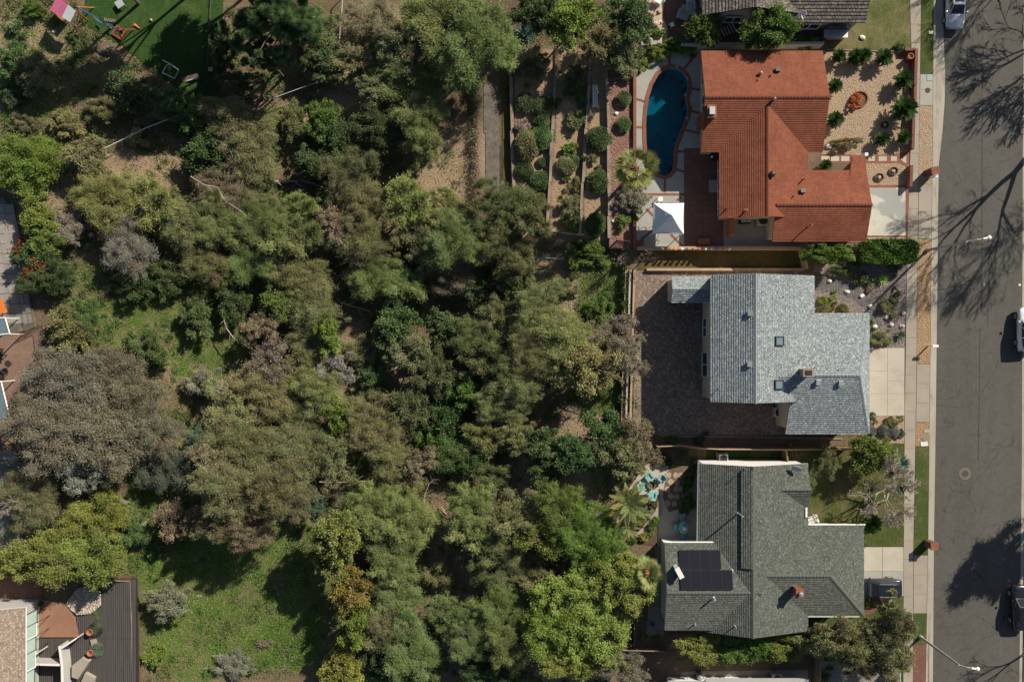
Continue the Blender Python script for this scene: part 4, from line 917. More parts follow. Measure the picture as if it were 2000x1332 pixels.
# red fence between patio and green roof
def board_fence(name, label, pts, h, mat, cap, bw=.14, gap=.02, t=.03, group=None, ht=None, slant=0):
    r = thing(name, label, 'fence', A(*pts[0]) if ht is None else W(*pts[0], ht), group=group); rm = MB(); first = None; cnt = 0
    for a, b in zip(pts, pts[1:]):
        p, q = (A(*a), A(*b)) if ht is None else (W(*a, ht), W(*b, ht)); d = q - p; Ln = Vector((d.x, d.y, 0)).length; ang = math.atan2(d.y, d.x)
        k = max(1, int(Ln / (bw + gap)))
        for i in range(k):
            c = p + d * ((i + .5) / k)
            if first is None:
                first = MB().box((0, 0, h / 2), (bw, t, h)).build('board', mat, r); first.location = c - r.location; first.rotation_euler = (slant, 0, ang)
            elif cnt < 280:
                o = piece('board', first.data, r, c - r.location + Vector((0, 0, random.uniform(-.03, .03))), (slant, 0, ang + random.uniform(-.03, .03)))
            cnt += 1
        for zz in (.25, h - .25):
            rm.tube([p + Vector((0, 0, zz)), q + Vector((0, 0, zz))], .035, 4)
        for i in range(int(Ln / 2.2) + 1):
            c = p + d * min(1, i * 2.2 / Ln); rm.box((c.x, c.y, c.z + h / 2), (.1, .1, h), ang)
        if cap: rm.tube([p + Vector((0, 0, h + .02)), q + Vector((0, 0, h + .02))], .06, 4)
    rm.build('rail', cap or mat, r, world=True); return r
board_fence('board_fence', 'long red fence with a tan cap between patio and green roof', [(1278,868),(1322,866),(1362,871),(1400,873),(1655,873)], 1.75, WOOD_RED, WOOD_TAN)
board_fence('board_gate', 'wooden gate closing the narrow green side lawn', [(1526,876),(1528,901)], 1.6, WOOD_RED, WOOD_TAN)
board_fence('board_gate', 'tan wooden fence closing the right end of the dry lawn strip', [(1560,494),(1566,528)], 1.7, WOOD_TAN, WOOD_TAN)
board_fence('picket_fence', 'weathered plank fence below the terraced beds', [(1036,454),(1090,457),(1142,462)], 1.1, WOOD, None, .12, .06)
board_fence('picket_fence', 'short red picket fence beside the brick curb corner', [(1204,471),(1228,474)], 1.0, WOOD_RED, None, .11, .08)
board_fence('plank_fence', 'grey plank fence in the woods above the narrow drain', [(402,196),(470,195),(540,192)], 1.0, WOOD, None, .22, .22)
board_fence('board_fence', 'dark fence below the yellow hedge tree', [(1212,1263),(1300,1265)], .9, WOOD_RED, WOOD, .3, .03)
board_fence('board_fence', 'grey fence at the right end of the bare yard', [(1592,1268),(1590,1345)], 1.5, WOOD, WOOD)
board_fence('board_fence', 'white fence panel beside the grey front court', [(1742,1300),(1744,1345)], 1.6, WHITE, WHITE)
board_fence('board_fence', 'dark low fence beside the upper lawn', [(413,-5),(404,170)], .28, DECK, None)
def rail_fence(name, label, pts, h, mat=GALV, r=.05, every=2.4, rails=(1.0,), group=None, wire=False):
    rt = thing(name, label, 'fence', A(*pts[0]), group=group); rm = MB(); pm = MB(); wm = MB()
    for a, b in zip(pts, pts[1:]):
        p, q = A(*a), A(*b); Ln = (q - p).length; k = max(1, round(Ln / every))
        for f in rails: rm.tube([p + Vector((0, 0, h * f)), q + Vector((0, 0, h * f))], r, 6)
        for i in range(k + 1):
            c = p + (q - p) * (i / k); MB().tube([c, c + Vector((0, 0, h))], r, 6).build('post', mat, rt, world=True)
        if wire:
            for i in range(int(Ln / .22)):
                c = p + (q - p) * (i * .22 / Ln); wm.tube([c + Vector((0, 0, .08)), c + Vector((0, 0, h))], .022, 3, cap=False)
    rm.build('rail', mat, rt, world=True)
    if wire: wm.build('bar', mat, rt, world=True)['kind'] = 'stuff'
    return rt
rail_fence('chain_link_fence', 'pale fence rail slanting through the shrubs at the upper left', [(36,381),(76,361),(100,351),(147,329),(205,304),(262,276),(300,257),(345,240)], 1.5, wire=False)
rail_fence('chain_link_fence', 'thin pale fence rail sloping down to the plank fence', [(540,200),(600,178),(660,158)], 1.3)
rail_fence('chain_link_fence', 'pale grey fence running up to the top edge left of the big pepper tree', [(676,-10),(672,45),(668,95)], 1.4, r=.06)
rail_fence('handrail', 'thin rail across the dark gap below the plank fence', [(1040,505),(1100,507)], .8)
# timber walls of the terraces
def timber(label, pts, h, w=.28):
    r = thing('timber_wall', label, 'wall', A(*pts[0]), group='timber walls of the terraced beds'); k = 0
    for a, b in zip(pts, pts[1:]):
        p, q = W(*a), W(*b); d = q - p; n = max(1, round(d.length / 2.4)); ang = math.atan2(d.y, d.x)
        for i in range(n):
            c = p + d * ((i + .5) / n); zz = max(g(c.x + .6, c.y), g(c.x - .6, c.y))
            for lay in range(2):
                MB().box((c.x + random.uniform(-.05, .05), c.y, zz + .08 - lay * .25), (d.length / n - .03, w + random.uniform(-.04, .04), .24), ang + random.uniform(-.015, .015)).build('sleeper', TIMBER, r, world=True, bevel=.015)
    return r
timber('leftmost timber wall of the terraces, beside the concrete drain', [(996,85),(1000,250),(1004,368)], .4, .34)
timber('second timber wall of the terraces from the left', [(1087,120),(1080,250),(1069,456)], .3)
timber('third timber wall of the terraces, left of the narrow bed', [(1154,118),(1145,250),(1133,462)], .3)
timber('rightmost timber wall of the terraces, beside the red gravel', [(1184,118),(1188,250),(1190,466)], .3)
for k, x in enumerate((1159, 1162.5, 1166)):
    a, b = A(x, 166, .12), A(x - .5, 210, .12); c = (a + b) / 2
    tag(MB().box((0, 0, 0), (.13, (a - b).length, .06)).build('plank', STONE_W), ['leftmost', 'middle', 'rightmost'][k] + ' pale plank of three lying on the narrow terrace bed', 'plank', 'pale planks on the terrace').location = c
# ================================================================ FURNITURE AND EQUIPMENT
gz = thing('gazebo', 'square white pop-up canopy with a vented peak beside the pool', 'gazebo', W(1304, 428, 0))
c0 = [W(1277,397,2.4), W(1336,396.5,2.4), W(1335.5,457,2.4), W(1275,455.5,2.4)]; cc = sum(c0, Vector()) / 4
def roofpyr(mb, cs, top, k, sag):
    n = 7
    ap = Vector((cc.x, cc.y, top))
    for i in range(4):
        a, b = cs[i], cs[(i + 1) % 4]; vs = []; fs = []
        for r_ in range(n + 1):
            f = r_ / n * k
            for s_ in range(n + 1):
                u = s_ / n; p = (a * (1 - u) + b * u) * (1 - f) + ap * f; p.z -= sag * math.sin(math.pi * u) * (1 - f) + .12 * math.sin(math.pi * r_ / n); vs.append(p)
        for r_ in range(n):
            for s_ in range(n): fs.append((r_ * (n + 1) + s_, r_ * (n + 1) + s_ + 1, (r_ + 1) * (n + 1) + s_ + 1, (r_ + 1) * (n + 1) + s_))
        mb.add(vs, fs)
m = MB(); roofpyr(m, c0, 3.95, .74, .09)
for i in range(4):
    a, b = c0[i], c0[(i + 1) % 4]; m.add([a, b, b - Vector((0, 0, .25)), a - Vector((0, 0, .25))], [(0, 1, 2, 3)])
m.build('canopy', CANVAS, gz, world=True, smooth=False)
m = MB(); c1 = [cc + (p - cc) * .36 for p in c0]; c1 = [Vector((p.x, p.y, 3.52)) for p in c1]; roofpyr(m, c1, 4.2, 1, .03); m.build('vent_cap', CANVAS, gz, world=True)
for p in c0:
    q = cc + (p - cc) * .96; MB().tube([(q.x, q.y, 0), (q.x, q.y, 2.35)], .045, 6).build('leg', WHITE, gz, world=True)
tm = MB()
for i in range(4):
    a, b = cc + (c0[i] - cc) * .95, cc + (c0[(i + 1) % 4] - cc) * .95
    for k in range(4):
        p, q = a + (b - a) * (k / 4), a + (b - a) * ((k + 1) / 4)
        for z0, z1 in ((1.75, 2.3), (2.3, 1.75)): tm.tube([(p.x, p.y, z0), (q.x, q.y, z1)], .025, 4)
tm.build('truss', GALV, gz, world=True)
# furniture helpers
def chair(label, px, py, rz, mat, z=0.0, group=None, arms=True, s=1.0):
    r = thing('chair', label, 'chair', W(px, py, z), rz, group)
    MB().box((0, 0, .4 * s), (.56 * s, .56 * s, .06)).build('seat', mat, r, bevel=.01)
    m = MB()
    for k in range(5): m.box(((k - 2) * .115 * s, -.34 * s, .68 * s), (.1 * s, .04, .66 * s), M=Matrix.Rotation(.32, 3, 'X'))
    m.build('backrest', mat, r)
    for sx in (-1, 1):
        if arms: MB().box((sx * .34 * s, 0, .58 * s), (.12 * s, .66 * s, .035)).build('armrest', mat, r)
        for sy in (-1, 1): MB().box((sx * .27 * s, sy * .24 * s, (.29 if arms and sy > 0 else .2) * s), (.06, .06, (.57 if arms and sy > 0 else .39) * s)).build('leg', mat, r)
    return r
GC = 'turquoise chairs round the fire ring'
for px, py, a, lb in ((1267,930,R(215),'turquoise armchair nearest the bushes, top left of the ring'), (1252,949,R(285),'turquoise armchair on the left of the fire ring'), (1273,965,R(350),'turquoise armchair below the fire ring'), (1289,934,R(120),'turquoise armchair with a cushion at the right of the ring')):
    c = chair(lb, px, py, a, TEAL, .0, GC, s=1.0)
    if 'cushion' in lb: MB().box((.05, .02, .62), (.5, .45, .12), .3).build('cushion', CANVAS_G, c, bevel=.03)
fr_ = thing('fire_ring', 'small round green fire ring between the turquoise armchairs', 'fire ring', W(1271, 946, 0))
MB().lathe([(.38, 0), (.42, .3), (.36, .32), (.32, .1)], n=18).build('ring', paint('moss_green', (.14, .2, .1), .8), fr_); MB().lathe([(.3, .05), (.3, .12), (.02, .16)], n=12).build('ash', SOIL, fr_)
tb = thing('patio_table', 'oval turquoise table on the back patio', 'table', W(1332, 1027, 0))
MB().lathe([(.02, .7), (.48, .7), (.48, .75), (.02, .752)], n=24, sx=.95, sy=1.35).build('tabletop', TEAL, tb)
for sx in (-1, 1):
    for sy in (-1, 1): MB().tube([(sx * .34, sy * .46, 0), (sx * .3, sy * .4, .7)], .04, 6).build('leg', TEAL, tb)
o = thing('flower_vase', 'pale vase standing on the oval turquoise table', 'vase', W(1336, 1030, .752)); MB().lathe([(.1, 0), (.16, .12), (.08, .28), (.11, .34)], n=12).build('body', STONE_W, o); MB().rock((0, 0, .46), (.2, .22, .14), 4).build('flowers', STONE_W, o)
for px, py, a, lb in ((1331,1008,R(180),'turquoise dining chair above the oval table'), (1317,1027,R(270),'turquoise dining chair left of the oval table'), (1331,1048,R(0),'turquoise dining chair below the oval table')): chair(lb, px, py, a, TEAL, 0, 'turquoise chairs at the oval table', arms=False, s=.95)
chair('white plastic chair in the lawn nook of the green roofed house', 1583, 1012, R(200), WHITE, 0, s=1.25)
chair('grey padded chair on the curved patio at the top', 1331, 35, R(160), CANVAS_G, 0, s=1.4)
chair('white chair near the top edge between rocks', 1286, 3, R(60), WHITE, 0, s=1.3)
chair('pale chair under the brown roof between the round trees', 1445, 40, R(30), CANVAS_G, 0, s=1.3)
lg = thing('lounge_chair', 'white framed lounge chair beside the brown roof at the top', 'lounger', W(1348, 12, 0), R(4))
for sx in (-1, 1): MB().box((sx * .38, 0, .34), (.08, 2.2, .08)).build('frame', WHITE, lg)
MB().box((0, -.35, .38), (.62, 1.4, .07)).build('cushion', CANVAS_G, lg, bevel=.02); MB().box((0, .7, .56), (.62, .85, .07), M=Matrix.Rotation(.5, 3, 'X')).build('backrest', WHITE, lg, bevel=.02)
for sy in (-.9, .9):
    for sx in (-1, 1): MB().box((sx * .36, sy, .15), (.06, .06, .3)).build('leg', WHITE, lg)
def small_table(label, px, py, s, h, mat, z=0, rz=0, name='side_table'):
    r = thing(name, label, 'table', W(px, py, z) if z is not None else A(px, py), rz); MB().box((0, 0, h), (s, s, .05)).build('tabletop', mat, r, bevel=.008)
    for sx in (-1, 1):
        for sy in (-1, 1): MB().box((sx * s * .42, sy * s * .42, h / 2 - .013), (.05, .05, h - .026)).build('leg', mat, r)
    return r
small_table('small white square table on the curved patio', 1311, 52, .4, .45, WHITE, 0, .5)
sb = thing('slatted_bench', 'dark bench with pale slats under the brown roof', 'bench', W(1420, 62, 0), R(25))
for k in range(5): MB().box((-.6 + k * .3, 0, .45), (.1, .9, .04)).build('slat', WHITE, sb)
for sx in (-.6, .6): MB().box((sx, 0, .215), (.06, .7, .43)).build('leg', DARKMETAL, sb)
bn = thing('wooden_bench', 'orange brown wooden bench against the pale wall', 'bench', W(1373, 473, 0))
for k in range(4): MB().box((0, -.18 + k * .13, .45), (1.15, .11, .035)).build('slat', ORANGEWOOD, bn)
for sx in (-.5, .5): MB().box((sx, 0, .215), (.07, .5, .43)).build('leg', ORANGEWOOD, bn)
for k in range(2): MB().box((0, -.3, .62 + k * .16), (1.15, .03, .11)).build('back_slat', ORANGEWOOD, bn)
gt = thing('wooden_screen', 'narrow orange wooden screen in the grey side yard', 'screen', W(1422, 446, 0))
for k in range(8): MB().box((0, .77 - k * .22, .8), (.3, .2, 1.6)).build('board', ORANGEWOOD, gt)
def ac(label, px, py, z=0, s=.85):
    r = thing('air_conditioner', label, 'air conditioner', W(px, py, z)); MB().box((0, 0, .06), (s + .2, s + .2, .12)).build('pad', CONC_OLD, r)
    MB().box((0, 0, .5), (s, s, .76)).build('housing', GALV, r, bevel=.03); MB().lathe([(s * .42, .88), (s * .42, .93), (s * .36, .93), (s * .34, .885)], n=20).build('fan_guard', DARKMETAL, r)
    m = MB(); [m.box((0, 0, .90), (s * .66, .1, .015), k * math.pi / 3) for k in range(3)]; m.build('fan', BLACK, r); return r
ac('round topped air conditioner in the grey side yard of the red roofed house', 1485, 433, 0, 1.0)
ac('air conditioner on the brown patio beside the grey roof', 1516, 804)
ac('air conditioner on the narrow side lawn above the green roof', 1409, 893)
ac('air conditioner beside the bottom house', 1512, 1318)
bx = thing('storage_bin', 'dark storage bin with blue contents in the side yard', 'bin', W(1454, 432, 0))
MB().box((0, 0, .25), (1.15, .6, .5)).build('body', BLACK, bx); MB().box((-.22, 0, .52), (.5, .42, .06)).build('cover', paint('pale_blue', (.22, .38, .52), .6), bx); MB().box((.3, 0, .52), (.46, .42, .06)).build('cover', CANVAS_G, bx)
small_table('white square side table behind the gazebo', 1288, 391, .45, .5, WHITE, 0, .1)
def dish(label, p, az):
    r = thing('satellite_dish', label, 'satellite dish', p, az); MB().tube([(0, 0, 0), (0, 0, .55)], .035, 6).build('mast', GALV, r)
    m = MB().lathe([(.02, 0), (.3, .035), (.48, .1), (.5, .13), (.3, .06), (.02, .02)], n=20, sx=1, sy=.8); o = m.build('reflector', WHITE, r, smooth=True); o.location = (0, 0, .6); o.rotation_euler = (R(55), 0, 0)
    MB().tube([(0, -.05, .55), (0, -.55, .62)], .02, 5).build('arm', GALV, r)
dish('white satellite dish on the corner of the green roof', h3.on(1552, 911), R(-20)); dish('white satellite dish at the edge of the brown roof', h0.on(1560, 33), R(20))
um = thing('round_table', 'small round table on the dark patio beside the red roof', 'table', W(1392, 309, 0)); MB().lathe([(.02, .7), (.5, .7), (.5, .74), (.02, .742)], n=18).build('tabletop', DARKMETAL, um); MB().lathe([(.2, 0), (.05, .06), (.05, .7)], n=10).build('base', DARKMETAL, um); 
o = thing('lantern', 'pale lantern on the small round dark table', 'lantern', W(1390, 307, .742)); MB().lathe([(.1, 0), (.1, .22), (.03, .3)], n=10).build('body', WHITE, o)
def pot(label, px, py, r0, mat, z=0, plant=None, h=.5, cat='pot'):
    r = thing('flower_pot', label, cat, W(px, py, z) if z is not None else A(px, py)); MB().lathe([(r0 * .65, 0), (r0, h), (r0 * 1.08, h), (r0 * 1.08, h + .05), (r0 * .85, h + .05), (r0 * .8, h - .08)], n=18).build('pot', mat, r)
    MB().lathe([(r0 * .8, h - .1), (.01, h - .06)], n=12).build('soil', SOIL if mat is not TCOTTA or plant else BLACK, r); return r
pot('large terracotta pot on the brick corner by the sidewalk', 1772, 115, .27, TCOTTA, 0, None, .7)
for px, py, rx, lb in ((1677,195,.85,'large brick ring planter with an orange plant in the gravel yard'), (1727,245,.36,'small dark ring planter beside the biggest sago palm'), (1716,347,.42,'oval dark ring planter, left of the pair by the driveway'), (1744,335,.42,'oval dark ring planter, right of the pair by the driveway')):
    r = thing('ring_planter', lb, 'planter', W(px, py, -.01), random.uniform(0, .6)); MB().lathe([(rx * .9, 0), (rx, .16), (rx * .86, .17), (rx * .8, .05)], n=22, sx=1.1, sy=.95).build('rim', RUST if rx < .8 else BRICK, r); MB().lathe([(rx * .85, .06), (.01, .08)], n=14).build('soil', MULCH, r)
    if rx < .8: MB().rock((0, 0, .12), (.17, .17, .1), int(px)).build('stone', STONE_TAN, r)
for k, px in enumerate((1293, 1308, 1318, 1331, 1341, 1353, 1364, 1376, 1389, 1400, 1412, 1423)):
    mt, cn = [(STONE_W, 'white'), (BLUEPAINT, 'blue'), (TCOTTA, 'terracotta'), (ORANGE, 'orange')][(k * 7 + k // 3) % 4]
    pz = W(px, 487.3, 1.02); r = thing('flower_pot', f'small {cn} pot on the pale wall, number {k + 1} from the left' if 0 else ['tiny %s pot at the left end of the wall row', 'tiny %s pot near the gazebo leg on the wall', 'small %s pot on the wall left of the gazebo shadow', 'small %s pot above the patio edge on the wall', 'small %s pot beyond the patio edge on the wall', 'small %s pot two places left of the bench on the wall', 'small %s pot just left of the bench on the wall', 'small %s pot directly behind the bench on the wall', 'small %s pot right behind the bench end on the wall', 'small %s pot beside the dark shrub on the wall', 'small %s pot under the wooden screen on the wall', 'small %s pot at the right end of the wall row'][k] % cn, 'pot', pz, group='pots along the pale wall')
    MB().lathe([(.09, 0), (.13, .2), (.1, .21), (.1, .17)], n=12).build('pot', mt, r); MB().rock((0, 0, .27), (.16, .14, .1), k).build('flowers', [LEAF, FLOWER, ORANGE, STONE_W][(k * 5) % 4], r)
# mailboxes, lids, boxes
def brick_mailbox(label, px, py, rz, h=1.35):
    r = thing('mailbox_pillar', label, 'mailbox', W(px, py, 0), rz); MB().box((0, 0, h / 2 - .1), (.62, .62, h + .2)).build('pillar', BRICK_PINK, r); MB().box((0, 0, h + .05), (.74, .74, .1)).build('cap', BRICK, r, bevel=.02); MB().box((.32, 0, h - .35), (.06, .3, .26)).build('letterbox', METAL, r)
brick_mailbox('pink brick mailbox pillar beside the orange gravel entry', 1812, 339, .15); brick_mailbox('red brick mailbox pillar on the grass verge near the lower driveway', 1811, 1060, 0, 1.3)
mbx = thing('mailbox', 'white mailbox on a slim post in the orange gravel verge', 'mailbox', W(1812, 676, 0)); MB().box((0, 0, .55), (.1, .1, 1.1)).build('post', WHITE, mbx); m = MB().box((.1, 0, 1.2), (.62, .24, .2)); m.build('box', WHITE, mbx, bevel=.04)
mb2 = thing('mailbox', 'small white mailbox beside the brick mailbox pillar', 'mailbox', W(1814, 350, 0)); MB().box((0, 0, .5), (.08, .08, 1.0)).build('post', WHITE, mb2); MB().box((.08, 0, 1.08), (.46, .2, .2)).build('box', WHITE, mb2, bevel=.03)
def lid(label, px, py, r0, mat, z=.01, ring=None, sq=None):
    r = thing('utility_lid', label, 'lid', W(px, py, z)); m = MB()
    if sq: m.box((0, 0, 0), (sq[0], sq[1], .05), sq[2])
    else: m.lathe([(r0, -.03), (r0, .012), (r0 * .9, .016), (.01, .018)], n=24)
    m.build('cover', mat, r)
    if ring: MB().lathe([(ring, -.03), (ring, .004), (r0 + .01, .006), (r0 + .01, -.03)], n=32).build('collar', ring_mat, r)
ring_mat = plain('asphalt_collar', (.15, .14, .125), .85, .12, 2, 30, .3)
lid('brown round utility lid in the verge pad', 1812, 177, .26, RUST); lid('rusty manhole cover with a pale collar in the street', 1885, 925, .32, RUST, -.112, .6)
lid('pale blue painted square on the verge pad', 1816, 152, .2, plain('faded_blue', (.33, .42, .40), .85, .1), .012, sq=(.55, .6, 0)); lid('white rectangular utility box in the gravel verge', 1805, 867, .2, STONE_W, .02, sq=(.68, .4, .08))
lid('green round utility lid in the gravel verge', 1805, 857.5, .18, paint('lid_green', (.13, .25, .2), .6), .015); lid('white utility lid in the shaded grass verge', 1818, 64, .2, STONE_W, .01, sq=(.4, .3, .05))
lid('round white reflector dot in the street', 1991.5, 556.5, .12, STONE_W, -.112); lid('tiny white reflector dot in the street', 1922, 555, .06, STONE_W, -.112)
lid('grey flat stepping stone in the gravel verge', 1810, 842, .2, CONC_GREY, 0, sq=(.55, .3, .2))
def lamp(label, base, tip_px, az, h=7.2, zt=7.4, arm=2.6):
    b = W(*base, 0); r = thing('street_lamp', label, 'street lamp', b)
    MB().lathe([(.2, 0), (.2, .3), (.13, .4)], n=10).build('base', CONC_GREY, r); MB().tube([(0, 0, .3), (0, 0, 4), (0, 0, h)], [.13, .11, .075], 10).build('pole', CONC_GREY, r)
    d = Vector((math.cos(az), math.sin(az), 0)); MB().tube([Vector((0, 0, h - .1)), Vector((0, 0, h)) + d * arm * .5 + Vector((0, 0, .3)), Vector((0, 0, h + .35)) + d * arm], .04, 6).build('arm', GALV, r)
    m = MB(); c = Vector((0, 0, h + .36)) + d * (arm + .35)
    m.lathe([(.02, .12), (.14, .1), (.2, .02), (.18, -.05), (.02, -.07)], c, 14, sx=1, sy=1); o = m.build('lamp_head', WHITE, r, smooth=True)
    MB().box(Vector((0, 0, h + .38)) + d * (arm + .02), (.5, .16, .12), az).build('housing', WHITE, r, bevel=.03)
lamp('street lamp near the clipped hedge with its arm over the road', (1811, 489), None, R(10), 7.0, arm=1.45)
lamp('street lamp rising from the big tree at the lower right', (1797, 1243), None, R(-8), 7.0, arm=1.1)
# solar-like odds and ends on the lots
wt = thing('water_tank', 'grey water tank with two domes beside the bottom house', 'tank', W(1364, 1322, 0))
for dy in (.35, -.3): MB().lathe([(.32, 0), (.32, .8), (.26, 1.0), (.1, 1.1), (.02, 1.12)], (0, dy, 0), 16).build('dome', METAL, wt, smooth=True)
cb_ = thing('concrete_box', 'small grey concrete box in the bare yard', 'box', W(1380, 1300, 0)); MB().box((0, 0, .2), (.42, .36, .4)).build('body', CONC_OLD, cb_, bevel=.02)
bn_ = thing('planter_frame', 'wooden frame bed with a pale agave near the lower path', 'planter', W(1224, 1235, 0))
for c, d in (((-.7, 0, .15), (.08, 2.1, .3)), ((.7, 0, .15), (.08, 2.1, .3)), ((0, 1.05, .15), (1.32, .08, .3)), ((0, -1.05, .15), (1.32, .08, .3))): MB().box(c, d).build('board', WOOD, bn_)
tp = thing('blue_tarp', 'small blue tarp beside the dark fence near the silver tree', 'tarp', W(1219, 1279, 0)); MB().rock((0, 0, .1), (.5, .32, .12), 9).build('sheet', paint('tarp_blue', (.03, .09, .3), .5), tp)
bk = thing('bucket', 'turquoise bucket beside the lower path', 'bucket', W(1264, 1213, 0)); MB().lathe([(.13, 0), (.17, .35), (.15, .35), (.12, .05)], n=14).build('body', TEAL, bk)
hb = thing('hose_reel', 'dark hose reel beside the turquoise bucket', 'hose reel', W(1274, 1217, 0)); MB().lathe([(.2, 0), (.25, .12), (.2, .24), (.1, .24), (.1, 0)], n=16).build('coil', BLUEPAINT, hb)
# ================================================================ CARS
def make_car(name, label, loc, rz, paint_m, Ln=4.7, Wd=1.84, Ht=1.46, suv=False, glassroof=False, rails=None):
    r = thing(name, label, 'car', loc, rz); kx, kw = Ln / 4.7, Wd / 1.84; hb = .12 if suv else 0
    st = [(2.35,.60,.36,.48,.58,.62),(2.27,.76,.27,.48,.66,.71),(2.0,.87,.22,.52,.74,.81),(1.55,.905,.21,.55,.80,.88),(1.0,.915,.2,.55,.86,.955),(.2,.92,.2,.55,.89,.97),(-.9,.92,.2,.55,.91,.985),(-1.7,.905,.22,.55,.92,1.0),(-2.1,.865,.26,.55,.91,.985),(-2.28,.80,.33,.53,.86,.92),(-2.35,.68,.40,.52,.74,.78)]
    vs = []; fs = []
    for x, w, zl, zm, zb, zt in st:
        zb += hb; zt += hb; w *= kw
        for sx, z in ((-.9, zl), (-1, zm), (-1, zb - .12), (-.94, zb), (-.78, zt), (-.4, zt + .022), (0, zt + .03), (.4, zt + .022), (.78, zt), (.94, zb), (1, zb - .12), (1, zm), (.9, zl)): vs.append((x * kx, sx * w, z))
    n = 13
    for i in range(len(st) - 1):
        for k in range(n - 1): fs.append((i * n + k, i * n + k + 1, (i + 1) * n + k + 1, (i + 1) * n + k)[::-1])
        fs.append((i * n, (i + 1) * n, (i + 1) * n + n - 1, i * n + n - 1)[::-1])
    fs += [tuple(range(n)), tuple((len(st) - 1) * n + k for k in range(n))[::-1]]
    m = MB(); m.add(vs, fs); o = m.build('body', paint_m, r, smooth=True)
    sb = o.modifiers.new('s', 'SUBSURF'); sb.levels = sb.render_levels = 1
    xb = -2.05 if suv else -1.72; xr = -1.75 if suv else -1.0; z0 = .95 + hb; z1 = Ht - .04
    base = [(1.05,.70),(.3,.80),(-.9,.80),(xb,.66)]; top = [(.28,.56),(-.1,.60),(-.8,.60),(xr,.54)]
    B = [Vector((x * kx, y * kw, z0)) for x, y in base]; T = [Vector((x * kx, y * kw, z1)) for x, y in top]
    mir = lambda v: Vector((v.x, -v.y, v.z))
    m = MB(); V = B + T + [mir(v) for v in B + T] + [Vector((T[0].x, 0, z1 + .035)), Vector((T[1].x, 0, z1 + .05)), Vector((T[2].x, 0, z1 + .05)), Vector((T[3].x, 0, z1 + .03))]
    f = [(i, i + 1, i + 5, i + 4) for i in range(3)] + [(8 + i, 12 + i, 13 + i, 9 + i) for i in range(3)] + [(0, 4, 16, 12, 8), (3, 11, 15, 19, 7)]
    f += [(4 + i, 5 + i, 17 + i, 16 + i) for i in range(3)] + [(12 + i, 16 + i, 17 + i, 13 + i) for i in range(3)]
    m.add(V, f); m.build('cabin', paint_m, r, smooth=False, bevel=.02)
    def glass(nm, a, b, c, d, ia=.06, ib=.1, off=.014):
        nn = (b - a).cross(d - a).normalized(); cen = (a + b + c + d) / 4
        if nn.dot(cen - Vector((cen.x * .6, 0, z0 - .3))) < 0: nn = -nn
        P = lambda u, v: (a * (1 - u) + b * u) * (1 - v) + (d * (1 - u) + c * u) * v + nn * off
        q = [P(ia, ib), P(1 - ia, ib), P(1 - ia, 1 - ib), P(ia, 1 - ib)]; mb = MB(); mb.add(q + [p - nn * .01 for p in q], [(0,1,2,3),(7,6,5,4),(0,4,5,1),(1,5,6,2),(2,6,7,3),(3,7,4,0)]); mb.build(nm, GLASS, r)
    glass('windshield', B[0], mir(B[0]), mir(T[0]), T[0], .05, .05); glass('rear_window', B[3], mir(B[3]), mir(T[3]), T[3], .08, .1)
    for s in (lambda v: v, mir):
        glass('side_window', s(B[0]), s(B[1]), s(T[1]), s(T[0]), .12, .12); glass('side_window', s(B[1]), s(B[2]), s(T[2]), s(T[1]), .04, .12); glass('side_window', s(B[2]), s(B[3]), s(T[3]), s(T[2]), .08, .14)
    if glassroof: MB().box(((T[1].x + T[2].x) / 2 + .1, 0, z1 + .052), (.75, .85, .02)).build('sunroof', GLASS, r)
    if rails:
        for s in (-1, 1): MB().tube([(.1, s * .6, z1 + .03), (-.6, s * .62, z1 + .09), (xr + .2, s * .57, z1 + .03)], .028, 6).build('roof_rail', rails, r)
    for sx in (1.42, -1.38):
        for s in (-1, 1):
            w = MB().tube([(sx * kx, s * .72 * kw, .33), (sx * kx, s * .925 * kw, .33)], .34, 20).build('wheel', BLACK, r)
            MB().tube([(sx * kx, s * .92 * kw, .33), (sx * kx, s * .935 * kw, .33)], .22, 16).build('rim', METAL, w)
    for s in (-1, 1):
        MB().rock((2.2 * kx, s * .62 * kw, .62 + hb), (.16, .17, .07), 1).build('headlight', SKYGLASS, r); MB().rock((-2.2 * kx, s * .66 * kw, .78 + hb), (.14, .18, .09), 2).build('taillight', paint('tail_red', (.4, .015, .015), .3), r)
        MB().rock((.85 * kx, s * 1.0 * kw, .98 + hb), (.1, .13, .08), 3).build('wing_mirror', paint_m, r)
    return r
PW = paint('car_white', (.72, .73, .75), .25, 0, .8); PS = paint('car_silver_white', (.55, .58, .62), .25, .2, .8); PB = paint('car_black', (.012, .013, .016), .2, 0, .8); PN = paint('car_dark_blue', (.014, .018, .032), .2, .1, .8)
make_car('parked_car', 'silvery white sedan parked at the kerb by the top edge', W(1859, 15, -.115), R(-91), PS, glassroof=True)
make_car('parked_car', 'bright white hatchback at the right edge of the street', W(1997, 644, -.115), R(90), PW, 4.3, 1.8, 1.56, suv=True)
make_car('parked_car', 'black car in tree shade at the lower right edge of the street', W(1986, 1182, -.115), R(91), PB, 4.4, 1.82, 1.5)
make_car('parked_car', 'dark blue black wagon on the driveway half under the green roof', W(1706, 1144, .01), R(180), PN, 4.75, 1.88, 1.6, suv=True, rails=METAL)

